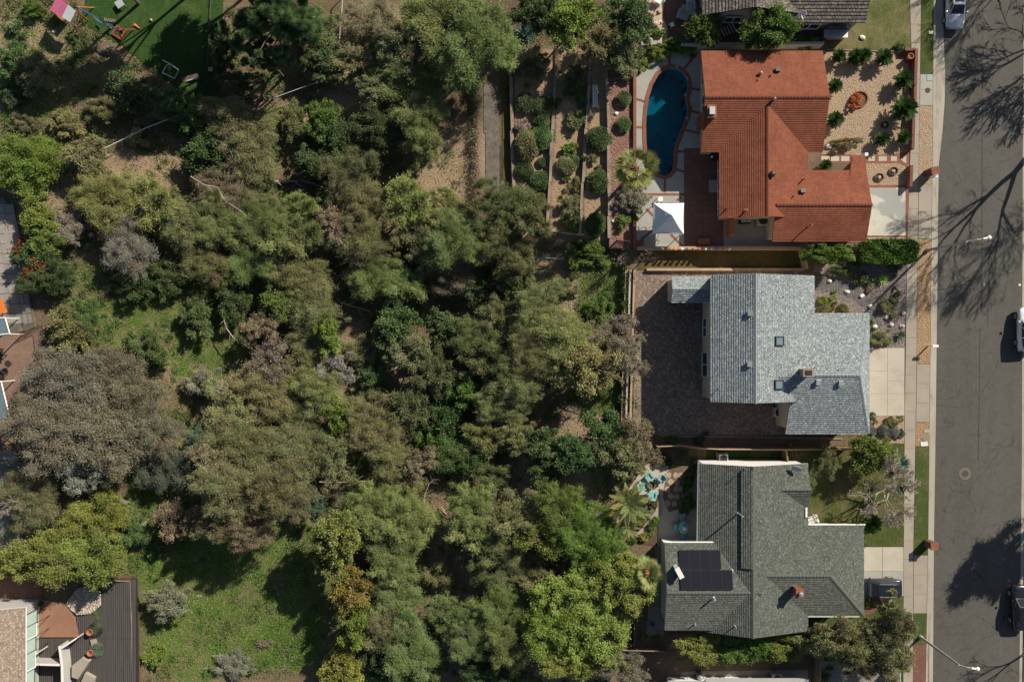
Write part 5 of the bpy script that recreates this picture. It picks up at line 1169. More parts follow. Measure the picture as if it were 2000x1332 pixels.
# ================================================================ UPPER LEFT PLAY YARD
ps = thing('play_tower', 'climbing tower with a pink and grey canopy in the upper left yard', 'play tower', A(118, 22))
def loc(px, py, h): return A(px, py, h)
c = [loc(97,21,2.4), loc(112,-8,2.4), loc(148,22,2.4), loc(137,44,2.4)]
mid = [(c[1] * .35 + c[2] * .65), (c[0] * .35 + c[3] * .65)]
up = Vector((0, 0, .35)); th = Vector((0, 0, .03))
def slabq(a, b, cc_, d, nm, mt, par):
    m = MB(); q = [a, b, cc_, d]; m.add(q + [p - th for p in q], [(0,1,2,3),(7,6,5,4),(0,4,5,1),(1,5,6,2),(2,6,7,3),(3,7,4,0)]); return m.build(nm, mt, par, world=True)
slabq(c[0], mid[1] + up * .6, mid[0] + up * .6, c[1], 'canopy', PINK, ps); slabq(mid[1] + up * .6, c[3], c[2], mid[0] + up * .6, 'canopy', CANVAS_G, ps)
for p in c: MB().tube([Vector((p.x, p.y, g(p.x, p.y))), p], .05, 6).build('post', ORANGEWOOD, ps, world=True)
pl = loc(120, 20, 1.1); MB().box(pl, (1.6, 1.5, .08), -.7).build('platform', ORANGEWOOD, ps, world=True)
sw = thing('swing_frame', 'blue swing beam on red splayed legs beside the play tower', 'swing', A(195, 40))
a, b = loc(150, 14, 2.2), loc(231, 59, 2.2); MB().tube([a, b], .06, 8).build('beam', BLUEPAINT, sw, world=True)
for p, feet in ((a, ((184, 16), (163, 46))), (b, ((262, 58), (243, 94)))):
    for f in feet: MB().tube([p, A(*f, 0.0)], .06, 6).build('leg', REDPAINT if p is b else ORANGEWOOD, sw, world=True)
for k, u in enumerate((.35, .6)):
    p = a + (b - a) * u; s = MB()
    for dx in (-.2, .2): s.tube([p + Vector((dx, -dx * .6, 0)), p + Vector((dx, -dx * .6, -1.6))], .012, 4)
    s.build('rope', WHITE, sw, world=True); MB().box(p + Vector((0, 0, -1.62)), (.5, .2, .04), -.55).build('swing_seat', DARKMETAL if k else BLUEPAINT, sw, world=True)
rs = thing('sand_frame', 'red square frame on the lawn under the swing legs', 'frame', A(232, 64, .25)); z = 0
for dx, dy, w_, l_ in ((0, .45, 1.1, .16), (0, -.45, 1.1, .16), (.47, 0, .16, .74), (-.47, 0, .16, .74)): MB().box((0, 0, 0), (w_, l_, .14)).build('board', REDPAINT, rs).location = (dx, dy, z)
rs.rotation_euler = (0, 0, R(-32))
for dx in (-.45, .45):
    for dy in (-.43, .43): MB().box((dx, dy, -.16), (.1, .1, .2)).build('leg', REDPAINT, rs)
ld = thing('ladder', 'small ladder lying on the lawn below the blue beam', 'ladder', A(213, 40, .12), R(-8))
for s in (-.12, .12): MB().box((0, s, 0), (1.4, .05, .05)).build('side_rail', DARKMETAL, ld)
for k in range(7): MB().box((-.6 + k * .2, 0, .02), (.05, .34, .03), .4).build('rung', STONE_TAN, ld)
gl = thing('soccer_goal', 'white framed soccer goal tipped on the shaded lawn', 'goal', A(332, 137))
P_ = [A(318,118,.1), A(334,127,.9), A(349,137,.9), A(341,154,.1), A(317,143,.1)]
P_.append(A(325,128,.1)); m = MB()
for i, j in ((0, 1), (1, 2), (2, 3), (3, 4), (4, 5), (5, 1)): m.tube([P_[i], P_[j]], .045, 6)
m.build('frame', WHITE, gl, world=True)
small_table('small grey table on the shaded lawn near the top edge', 238, 12, .75, .5, CANVAS_G, None, .6)
o = thing('ball', 'pale ball lying on the sunlit patch of lawn', 'ball', A(295, 40, .17)); MB().lathe([(.01,-.15),(.1,-.11),(.15,0),(.1,.11),(.01,.15)], n=16).build('shell', STONE_TAN, o, smooth=True)
o = thing('traffic_cone', 'orange cone tipped over on the sunlit lawn', 'cone', A(268, 53, .12), R(-35)); MB().tube([(-.3, 0, 0), (.35, 0, 0)], [.14, .03], 12).build('cone', ORANGE, o); MB().box((-.32, 0, .02), (.05, .34, .3)).build('base', ORANGE, o)
o = thing('tilted_panel', 'grey wooden panel leaning at the corner of the lawn', 'panel', A(371, 153, .25), R(15)); MB().box((0, 0, 0), (1.7, .5, .05), M=Matrix.Rotation(R(28), 3, 'X')).build('board', WOOD, o); MB().box((.1, -.22, .0), (.9, .05, .16)).build('edge', STONE_W, o)
tag(MB().rock((0, 0, 0), (.22, .18, .12), 3).build('rock', STONE_W), 'white rock on the bare slope below the pink canopy', 'rock').location = A(105, 62, .05)
for px, py, s, lb in ((413,138,.2,'round pale pot near the dark fence, nearer the fence'), (433,133,.2,'round pale pot near the dark fence, further from the fence')): pot(lb, px, py, s, STONE_W, None, None, .3)
# ================================================================ LEFT EDGE TERRACES
rail_fence('railing', 'black metal railing along the stone terrace edge', [(46,520),(57,580),(68,640)], 1.0, DARKMETAL, .022, 1.4, (1.0, .1), wire=True)
rail_fence('railing', 'black metal railing around the brick terrace corner', [(50,652),(84,637),(92,700),(90,735),(80,775)], 1.0, DARKMETAL, .022, 1.4, (1.0, .1), wire=True)
wallrun('terrace_wall', 'brick edge wall below the stone terrace railing', 'wall', [(62,520),(72,590),(76,632)], .25, -.1, BRICK, CONC_OLD)
o = thing('round_table', 'black round table on the brick terrace', 'table', W(24, 710, LZ)); MB().lathe([(.02, .7), (.32, .7), (.32, .74), (.02, .742)], n=18).build('tabletop', DARKMETAL, o); MB().tube([(0, 0, .01), (0, 0, .7)], .03, 6).build('base', DARKMETAL, o)
chair('dark metal chair above the black round table', 6, 690, R(120), DARKMETAL, LZ, s=1.2); chair('dark metal chair below the black round table', 8, 732, R(60), DARKMETAL, LZ, s=1.2)
tag(sheet('stone_slab', [(30,425),(44,480),(50,540),(20,545),(5,440)], LZ + .006, PAVER_GREY, .04, kind='thing'), 'grey paved strip set in the stone terrace', 'paving')
tl = thing('stone_paving', 'pale square stone tiles on the left stone terrace', 'paving', W(20, 540, LZ))
for j in range(12):
    for i in range(3):
        y = 400 + j * 19.5; x0 = -30 + i * 19 + j * 3.2
        sheet('tile', [(x0, y), (x0 + 17.8, y - 2), (x0 + 20.8, y + 16), (x0 + 3, y + 18)], LZ + .02 + random.uniform(0, .006), plain('tile_stone', (.33, .30, .265), .85, .2, .8, 10, .2), .04, parent=tl)
aw = thing('awning', 'bright orange awning corner at the left edge', 'awning', W(-5, 598, 0)); m = MB(); q = [W(-40,570,2.4), W(2,583,2.2), W(14,610,2.2), W(-40,620,2.4)]; m.add(q + [p - Vector((0, 0, .08)) for p in q], [(3,2,1,0),(4,5,6,7),(0,1,5,4),(1,2,6,5),(2,3,7,6)]); m.build('canopy', ORANGE, aw, world=True)
MB().tube([W(8, 607, 0), W(8, 607, 2.15)], .05, 6).build('post', WHITE, aw, world=True)
def sunroom(label, quad, n, zt=2.2):
    r = thing('sunroom', label, 'sunroom', W(*quad[0], 0)); q = [W(px, py, zt) for px, py in quad]
    for a, b in zip(q, q[1:] + q[:1]): MB().tube([a, b], .07, 4).build('frame', WHITE, r, world=True); MB().tube([a, Vector((a.x, a.y, 0))], .06, 4).build('post', WHITE, r, world=True)
    for k in range(n):
        u0, u1 = k / n + .03, (k + 1) / n - .03
        P = lambda u, v: (q[0] * (1 - u) + q[1] * u) * (1 - v) + (q[3] * (1 - u) + q[2] * u) * v
        m = MB(); w = [P(u0, .04), P(u1, .04), P(u1, .96), P(u0, .96)]; m.add(w + [p - Vector((0, 0, .03)) for p in w], [(3,2,1,0),(4,5,6,7),(0,1,5,4),(1,2,6,5),(2,3,7,6),(3,0,4,7)]); m.build('pane', SKYGLASS, r, world=True)
sunroom('white framed glass roof at the left edge below the orange awning', [(-30,622),(10,621),(19,652),(-30,658)], 2)
sunroom('white framed glass roof at the left edge below the brick terrace', [(-40,745),(2,745),(22,828),(-40,850)], 3)
# ---- lower left deck
dk = thing('plank_deck', 'dark brown plank deck at the lower left', 'deck', W(210, 1230, LZ)); dpoly = [(196,1128),(265,1131),(270,1420),(74,1420),(74,1246),(154,1246),(150,1204),(178,1200),(198,1184)]
dp = [Vector((x, y, 0)) for x, y in dpoly]
MB().prism(xy(dpoly, 0), -.4, LZ - .06).build('joists', DARKMETAL, dk, world=True)
# planks: cut the outline into strips (the outline is split where it is concave)
for sub in ([(196,1128),(265,1131),(266,1246),(154,1246),(150,1204),(178,1200),(198,1184)], [(74,1246.4),(266,1246.4),(270,1420),(74,1420)]):
    for k in range(60):
        x0 = 70 + k * 4
        us = [Vector((x, y, 0)) for x, y in sub]
        if sub[0][0] == 196:
            ys = [y for y in np.arange(1128, 1246, 1.0) if bool(inside(sub, np.array([x0 + 1.6]), np.array([y + .5]))[0])]
            if not ys: continue
            y0, y1 = ys[0], ys[-1] + 1
        else:
            if x0 < 74 or x0 > 264: continue
            y0, y1 = 1246.4, 1420
        MB().prism(xy([(x0, y0), (x0 + 3.2, y0), (x0 + 3.2, y1), (x0, y1)]), LZ - .04, LZ + random.uniform(0, .01)).build('plank', DECK, dk, world=True)
rail_fence('deck_rail', 'dark rail around the edge of the plank deck', [(192,1127),(264,1129),(267,1230),(268,1345)], 1.05, WOOD, .05, 1.8, (1.0, .08))
board_fence('slat_fence', 'brown slatted fence outside the plank deck', [(271,1132),(274,1215),(275,1345)], 1.15, plain('brown_slat', (.15, .085, .052), .85, .25, 1.5, 14, .3), None, .07, .10, .04)
board_fence('slat_fence', 'brown slatted fence at the top end of the plank deck', [(194,1122),(266,1124)], 1.0, MATS['brown_slat'], None, .07, .08, .04)
gp = thing('greenhouse_panels', 'row of pale green glass panels in white frames beside the tan roof', 'greenhouse', W(60, 1260, 0))
for k, (y0, y1) in enumerate(((1187,1212),(1214,1238),(1240,1266),(1268,1300),(1302,1345))):
    x0 = 51 - k * 1.2; sk = -12
    q = [W(x0, y0 + 14, 2.7), W(x0 + 22, y0 + 14 + sk, 2.3), W(x0 + 22, y1 + 14 + sk, 2.3), W(x0, y1 + 14, 2.7)]; m = MB(); m.add(q + [p - Vector((0, 0, .03)) for p in q], [(3,2,1,0),(4,5,6,7),(0,1,5,4),(1,2,6,5),(2,3,7,6),(3,0,4,7)]); o = m.build('panel', PALEGREENGLASS, gp, world=True)
    f = MB()
    for a, b in zip(q, q[1:] + q[:1]): f.tube([a + Vector((0, 0, .03)), b + Vector((0, 0, .03))], .045, 4)
    f.build('frame', DARKMETAL if k % 2 == 0 else WHITE, o, world=True); MB().tube([q[1], Vector((q[1].x, q[1].y, 0))], .03, 4).build('post', DARKMETAL, gp, world=True)
wallrun('screen_wall', 'thin white screen wall across the deck', 'wall', [(53,1284),(133,1286)], .14, 1.5, STUCCO_G, WHITE, ht=0.0); wallrun('screen_wall', 'thin white screen wall running down to the bottom edge', 'wall', [(133,1250),(138,1290),(139,1345)], .16, 1.5, STUCCO_G, WHITE, ht=0.0)
wallrun('screen_wall', 'thin white beam slanting from the screen wall to the upper pot', 'wall', [(137,1254),(164,1236)], .12, 1.5, STUCCO_G, WHITE, ht=0.0); wallrun('screen_wall', 'white beam slanting over the greenhouse panels', 'wall', [(58,1283),(94,1261)], .12, 1.8, STUCCO_G, WHITE, ht=0.0)
for nm, pts, z, lb in (('stone_bench', [(140,1300),(160,1284),(174,1292),(152,1326),(140,1322)], .55, 'pale slab bench beside the lower deck pot'), ('stone_bench', [(166,1314),(184,1324),(178,1350),(152,1345)], .5, 'pale slab bench cut by the bottom edge'), ('flat_stone', [(176,1250),(186,1248),(189,1260),(180,1265)], .25, 'small flat grey stone between the deck pots')):
    tag(sheet(nm, pts, z, CONC, z - .05, kind='thing'), lb, 'bench' if 'bench' in nm else 'stone')
for px, py, lb in ((180,1231,'terracotta pot at the upper green bush on the deck'), (181,1271,'terracotta pot at the lower green bush on the deck')): pot(lb, px, py, .3, TCOTTA, LZ, True, .5)
pot('small pot with a shrub beside the greenhouse panels', 76, 1186, .3, STONE_TAN, LZ, True, .4)
pm_ = MB(); rr_ = random.Random(8); pb_ = [(128,1180),(150,1150),(180,1142),(196,1160),(196,1182),(176,1198),(150,1200)]
while len(pm_.f) < 16000:
    u_, v_ = rr_.uniform(126, 198), rr_.uniform(1140, 1202)
    if bool(inside(pb_, np.array([u_]), np.array([v_]))[0]):
        q = W(u_, v_, LZ + .06); k = rr_.uniform(.05, .11); bm = bmesh.new(); bmesh.ops.create_icosphere(bm, subdivisions=1, radius=1); a_ = rr_.uniform(0, 6)
        pm_.add([(q.x + (v.co.x * math.cos(a_) - v.co.y * math.sin(a_) * .7) * k, q.y + (v.co.x * math.sin(a_) + v.co.y * math.cos(a_) * .7) * k, q.z + v.co.z * k * .6) for v in bm.verts], [tuple(v.index for v in f.verts) for f in bm.faces], rr_.randint(0, 2)); bm.free()
o = pm_.build('pebbles', [plain('pebble_a', (.5, .42, .33), .9, .15), plain('pebble_b', (.36, .28, .21), .9, .15), plain('pebble_c', (.62, .56, .48), .9, .1)]); struct(o, 'stuff', 'pale pebbles heaped in the bed beside the dark plank deck')
# ================================================================ LOOSE WOOD, ROCKS
def limb(name, label, pts, r0, r1, mat, h=.25, twigs=0, seed=0, cat='branch', group=None):
    r = thing(name, label, cat, A(*pts[0]), group=group); P = [A(px, py, h) for px, py in pts]; m = MB(); n = len(P)
    m.tube(P, [r0 + (r1 - r0) * i / (n - 1) for i in range(n)], 7); rr = random.Random(seed)
    for k in range(twigs):
        i = rr.randint(0, n - 2); p = P[i] + (P[i + 1] - P[i]) * rr.random(); d = (P[i + 1] - P[i]).normalized(); a = rr.choice((-1, 1)) * rr.uniform(.5, 1.1)
        q = p + (Matrix.Rotation(a, 3, 'Z') @ d) * rr.uniform(.4, 1.1) + Vector((0, 0, rr.uniform(-.05, .3))); m.tube([p, (p + q) / 2 + Vector((0, 0, .05)), q], [r1 * .8, r1 * .6, r1 * .3], 5)
    m.build('wood', mat, r, world=True); return r
limb('fallen_log', 'pale log lying across the narrow concrete drain', [(528,354),(552,356),(582,354)], .16, .12, PALEBARK, .3, 3, 1, 'log'); limb('fallen_log', 'thin pale log right of the narrow drain', [(587,352),(612,359),(634,368)], .1, .06, PALEBARK, .3, 2, 2, 'log')
limb('bare_branch', 'long curved bare branch left of centre', [(437,620),(441,640),(456,660),(474,672),(494,681)], .07, .04, PALEBARK, 2.2, 6, 3); limb('bare_branch', 'bare branch over the dark gap near the centre', [(664,590),(680,596),(700,601),(722,608)], .06, .03, PALEBARK, 1.5, 5, 4)
limb('bare_branch', 'bare white branch tips in the shaded gap right of centre', [(700,730),(716,722),(722,719)], .05, .02, PALEBARK, 1.5, 5, 5); limb('bare_branch', 'pale bare limb through the brown tree left of the drain', [(415,268),(440,285),(466,300)], .06, .04, PALEBARK, 3.6, 3, 6)
limb('bare_branch', 'bare reaching limb above the brown tree at the left', [(372,345),(400,362),(425,366),(438,392),(470,412),(486,428)], .06, .035, PALEBARK, 4.4, 7, 7); limb('dark_branch', 'dark bare limb among the olive trees', [(570,850),(585,835),(600,805)], .1, .05, BARK, 5.0, 2, 8)
limb('pale_branch', 'long pale limb lying level below the olive trees', [(624,941),(660,942),(715,939)], .07, .04, PALEBARK, 3.2, 3, 9); limb('pale_branch', 'short brown limb beside the olive trees', [(562,904),(574,915),(590,935)], .08, .05, BARK, 4.0, 1, 10)
limb('bare_branch', 'small leafless tree top in the gap above the clearing', [(826,988),(830,965),(838,945),(848,935)], .06, .02, PALEBARK, 2.4, 12, 11); limb('bare_branch', 'bare white twigs at the foot of the lower trees', [(852,1283),(868,1288),(885,1290)], .05, .02, PALEBARK, 1.6, 9, 12)
limb('bare_branch', 'bare forked twigs right of the yellow tipped tree', [(1104,1085),(1120,1095),(1128,1104)], .04, .02, BARK, 2.6, 9, 13); limb('lying_post', 'pale post lying in the lower right woods gap', [(1148,1310),(1160,1306),(1178,1315)], .14, .12, PALEBARK, .2, 0, 14, 'log')
for k, (a, b) in enumerate((((858,992),(872,1004)), ((861,990),(868,997)), ((857,996),(866,1008)))): limb('lumber', ['pale board in the small lumber heap, longest one', 'pale board in the small lumber heap, topmost one', 'pale board in the small lumber heap, lowest one'][k], [a, b], .09, .09, WOOD_TAN, .2, 0, k, 'board')
limb('stake', 'short stake casting a shadow at the left meadow', [(338,822),(326,836)], .07, .06, BARK, .4, 0, 15, 'stake')
for pts, lb in (([(224,970),(236,974),(252,981),(247,986),(232,978)], 'pale flat board lying in the shaded gap at the left'), ([(276,1018),(285,1017),(284,1027),(275,1026)], 'small pale square slab in the dark gap, upper one'), ([(279,1057),(287,1056),(286,1065),(279,1064)], 'small pale square slab in the dark gap, lower one')):
    q = A(pts[0][0], pts[0][1]); tag(sheet('flat_slab', pts, q.z + .25, CONC_OLD, .3, kind='thing'), lb, 'slab')
ROCKS = [(1263,14,.3,'tan','topmost on the left'),(1274,27,.35,'tan','second from the top'),(1288,22,.28,'tan','nearest the upper patio curve'),(1281,48,.4,'tan','in the middle beside the white one'),(1290,44,.22,'white','in the middle near the patio curve'),(1266,66,.45,'tan','upper one of the lower heap'),(1260,74,.5,'tan','biggest one of the lower heap'),(1268,80,.4,'tan','lowest one of the heap'),(1256,62,.3,'tan','leftmost one above the heap'),(1296,60,.3,'tan','below the bend of the patio'),(1285,8,.3,'white','beside the white chair at the top')]
for k, (px, py, r0, c_, wh) in enumerate(ROCKS):
    tag(MB().rock((0, 0, 0), (r0, r0 * .8, r0 * .6), k).build('rock', STONE_TAN if c_ == 'tan' else STONE_W), f'{c_} rock in the rock garden, {wh}', 'rock', f'{c_} rocks of the rock garden').location = W(px, py, r0 * .25)
for k, (px, py, lb) in enumerate(((1620,549,'white rock in the dark creek nearest the roof corner'), (1655,570,'white rock in the dark creek, middle one'), (1683,578,'white rock at the right end of the dark creek'), (1700,598,'pale rock below the right end of the creek'), (1765,612,'white rock beside the sidewalk near the brown bush'), (1740,634,'white rock left of the reddish stones'), (1709,638,'white rock at the corner of the grey roof'), (1731,620,'grey rock in the shade of the brown bush'), (1762,637,'small white rock near the sidewalk edge'))):
    tag(MB().rock((0, 0, 0), (.24, .19, .15), 20 + k).build('rock', STONE_W), lb, 'rock').location = W(px, py, .04)
tag(MB().rock((0, 0, 0), (.3, .25, .2), 41).build('rock', STONE_W), 'white lump among shrubs beside the entry walk', 'rock').location = W(1619, 286, .1)
tag(MB().rock((0, 0, 0), (.28, .22, .15), 42).build('rock', STONE_W), 'white rock on the patchy top lawn', 'rock').location = W(1685, 74, .05)
for k, (px, py) in enumerate(((1218,205),(1204,222),(1208,376),(1203,408),(1206,395),(1199,432))): tag(MB().rock((0, 0, 0), (.2, .16, .12), 50 + k).build('rock', STONE_W), 'pale stone in the red gravel bed, ' + ['between the two clipped round shrubs', 'left of the gap between the clipped shrubs', 'under the fan palm fronds', 'third of the lower four', 'second of the lower four', 'lowest of all'][k], 'rock', 'pale stones in the red gravel').location = W(px, py, .02)
for px, py, lb in ((1124,577,'grey stump in the grass beside the retaining wall'), (1026,972,'white bucket in the dry gap below centre')):
    o = thing('stump' if 'stump' in lb else 'bucket', lb, 'stump' if 'stump' in lb else 'bucket', A(px, py)); MB().lathe([(.24, -.1), (.2, .3), (.17, .32), (.02, .3)], n=12).build('body', STONE_W if 'bucket' in lb else CONC_OLD, o)
# ================================================================ VEGETATION
def leafmesh(name, P, D, Wv, v, b, mat=None):
    n = len(P); co = np.empty((n, 4, 3), np.float32)
    co[:, 0] = P; co[:, 1] = P + D * .5 + Wv * .5; co[:, 2] = P + D; co[:, 3] = P + D * .5 - Wv * .5
    me = bpy.data.meshes.new(name); me.vertices.add(n * 4); me.vertices.foreach_set('co', co.ravel())
    me.loops.add(n * 4); me.loops.foreach_set('vertex_index', np.arange(n * 4, dtype=np.int32))
    me.polygons.add(n); me.polygons.foreach_set('loop_start', np.arange(0, n * 4, 4, dtype=np.int32)); me.update()
    for nm, a in (('v', v), ('b', b)):
        at = me.attributes.new(nm, 'FLOAT', 'FACE'); at.data.foreach_set('value', np.asarray(a, np.float32))
    me.materials.append(mat or LEAF); return me
def unit(a): return a / np.maximum(np.linalg.norm(a, axis=1, keepdims=True), 1e-6)
def crown(name, Rr, hz, ncl, nl, ll, lw, style, seed, mat=None, lobe=1.0):
    q = np.random.default_rng(seed); ph = q.uniform(0, 6.28, 4)
    z = q.uniform(-.3, 1, ncl); az = q.uniform(0, 6.283, ncl); rh = np.sqrt(np.maximum(0, 1 - z * z))
    rad = Rr * (.3 + .7 * q.random(ncl) ** .55) * (1 + lobe * (.22 * np.sin(2 * az + ph[0]) + .18 * np.sin(3 * az + ph[1]) + .14 * np.sin(5 * az + ph[2]) + .08 * np.sin(9 * az + ph[3]))) * .88
    rc = Rr * (.085 + .14 * q.random(ncl) ** 1.6) * (1.25 if ncl < 45 else 1)
    if style == 'pine': rc = Rr * q.uniform(.09, .14, ncl)
    Cn = np.stack([np.cos(az) * rh * rad, np.sin(az) * rh * rad, z * rad * hz], 1)
    pr = rc ** 1.8; idx = q.choice(ncl, nl, p=pr / pr.sum()); c = Cn[idx]; r = rc[idx][:, None]
    d = unit(q.normal(size=(nl, 3)) + np.array([0, 0, .4])); u = np.minimum(np.abs(q.normal(size=(nl, 1))) * .55 + .3 * q.random((nl, 1)), 1.9)
    out = c.copy(); out[:, 2] = out[:, 2] * .3; out = unit(out + 1e-4)
    rnd = q.normal(size=(nl, 3))
    if style == 'spray':
        P = c + r * d * u * np.array([1, 1, .8]); D = unit(out * .45 + d * .6 + np.array([0, 0, -.3]) + rnd * .55); Nn = unit(d * .7 + np.array([0, 0, .5]) + rnd[:, ::-1] * .5)
    elif style == 'pine':
        P = c + r * d * .12; D = unit(d * 1.0 + out * .3 + rnd * .25); Nn = unit(q.normal(size=(nl, 3)) + np.array([0, 0, .6]))
    else:
        P = c + r * d * u * np.array([1, 1, .85]); D = unit(d * .55 + out * .3 + rnd * .7); Nn = unit(d * .8 + np.array([0, 0, .42]) + rnd[:, ::-1] * .5)
    Wd = unit(np.cross(Nn, D)); k = q.uniform(.65, 1.35, (nl, 1))
    if style == 'pine': D = D * rc[idx][:, None] * q.uniform(.75, 1.15, (nl, 1)); Wd = Wd * lw
    else: D = D * ll * k; Wd = Wd * lw * k
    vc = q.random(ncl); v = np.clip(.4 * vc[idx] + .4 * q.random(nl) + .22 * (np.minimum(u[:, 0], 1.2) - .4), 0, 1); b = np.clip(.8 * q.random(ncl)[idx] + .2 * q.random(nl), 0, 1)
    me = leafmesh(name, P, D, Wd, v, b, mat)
    lm = MB(); z0 = -.22 * Rr
    for i in np.argsort(-np.linalg.norm(Cn, axis=1))[:36]:
        e = Vector(Cn[i]); m1 = Vector((e.x * .45, e.y * .45, z0 + (e.z - z0) * .7)); lm.tube([(e.x * .05, e.y * .05, z0), m1, e], [.022 * Rr + .02, .012 * Rr + .012, .006 * Rr + .006], 4, cap=False)
    lo = lm.build('limbs', BARK, link=False); LIMBS[me.name] = lo.data; bpy.data.objects.remove(lo); return me
LIMBS = {}
def ballmesh(name, Rr, hz, nl, ll, lw, seed, mat=None):
    q = np.random.default_rng(seed); d = unit(q.normal(size=(nl, 3))); d[:, 2] = np.where(d[:, 2] < -.2, -d[:, 2], d[:, 2])
    lump = 1 + .07 * np.sin(5 * d[:, :1] + seed) * np.sin(4 * d[:, 1:2] + 2 * seed) + .05 * np.sin(9 * d[:, 2:3])
    P = d * Rr * lump * q.uniform(.82, 1.0, (nl, 1)) * np.array([1, 1, hz]); rnd = q.normal(size=(nl, 3))
    D = unit(d * .7 + rnd * .6) * ll * q.uniform(.6, 1.3, (nl, 1)); Wd = unit(np.cross(unit(d + .6 * rnd[:, ::-1]), D)) * lw
    v = np.clip(.5 + .3 * np.sin(3.1 * d[:, 0] + seed) * np.sin(2.7 * d[:, 1]) + q.normal(size=nl) * .22, 0, 1); return leafmesh(name, P, D, Wd, v, q.random(nl), mat)
SIZES = {'L': 4.0, 'M': 2.2, 'S': 1.0}
LIB = {}
def lib(style, size, k):
    key = (style, size, k)
    if key not in LIB:
        Rr = SIZES[size]; seed = hash((len(style) * 7 + ord(style[0]) * 3 + ord(size), k)) % 10007
        ncl = {'L': 125, 'M': 62, 'S': 20}[size]; nl = {'L': 72000, 'M': 24000, 'S': 5000}[size]
        if style == 'spray': m = crown('crown', Rr, .62, int(ncl * 1.15), int(nl * 1.1), .19, .042, 'spray', seed)
        elif style == 'fine': m = crown('crown', Rr, .66, ncl, int(nl * 1.1), .125, .06, 'fine', seed)
        elif style == 'broad': m = crown('crown', Rr, .68, ncl, int(nl * .85), .165, .095, 'broad', seed)
        elif style == 'dome': m = crown('crown', Rr, .72, int(ncl * 1.3), int(nl * 1.0), .15, .085, 'broad', seed, None, .28)
        elif style == 'loose': m = crown('crown', Rr, .6, int(ncl * 1.4), int(nl * .72), .135, .058, 'fine', seed)
        elif style == 'pine': m = crown('crown', Rr, .7, int(ncl * 1.6), int(nl * 1.2), .3, .03, 'pine', seed)
        elif style == 'flower': m = crown('crown', Rr, .66, ncl, int(nl * .7), .2, .11, 'broad', seed, FLOWER)
        elif style == 'redtip': m = crown('crown', Rr, .66, ncl, int(nl * .7), .2, .11, 'broad', seed, REDLEAF)
        elif style == 'ball': m = ballmesh('crown', Rr, .8, int(nl * 1.2), .17, .085, seed)
        LIB[key] = m
    return LIB[key]
def trunkmesh(k):
    rr = random.Random(100 + k); m = MB(); lean = (rr.uniform(-.08, .08), rr.uniform(-.08, .08))
    m.tube([(0, 0, -.15), (lean[0] * .4, lean[1] * .4, .4), (lean[0], lean[1], .95)], [.07, .05, .03], 7)
    for i in range(8):
        a = i * .785 + rr.uniform(-.3, .3); z0 = rr.uniform(.35, .8); L_ = rr.uniform(.45, .8)
        p = Vector((lean[0] * z0, lean[1] * z0, z0)); e = Vector((math.cos(a) * L_, math.sin(a) * L_, rr.uniform(.85, 1.2))); mid_ = p.lerp(e, .5) + Vector((rr.uniform(-.06, .06), rr.uniform(-.06, .06), .06)); m.tube([p, mid_, e], [.03, .02, .008], 5)
    me_o = m.build('trunk', BARK, link=False); me = me_o.data; bpy.data.objects.remove(me_o); return me
TRUNKS = [trunkmesh(k) for k in range(3)]
TINT = {'olive': (.152,.16,.07), 'oliveL': (.184,.195,.08), 'pepper': (.138,.168,.062), 'pepperL': (.175,.202,.072), 'dark': (.06,.088,.034), 'green': (.075,.115,.042), 'leafy': (.085,.14,.03), 'lime': (.17,.215,.05), 'limeD': (.12,.165,.035),
        'yellow': (.145,.168,.042), 'gold': (.19,.18,.045), 'grey': (.16,.158,.112), 'orange': (.34,.11,.03), 'sage': (.17,.18,.155), 'pine': (.10,.145,.065), 'silver': (.19,.195,.15), 'brown': (.2,.165,.105), 'blue': (.085,.11,.07), 'deep': (.055,.088,.03), 'oak': (.135,.145,.062), 'oakD': (.10,.115,.046), 'greybrown': (.21,.18,.14)}
cnt_ = [0]
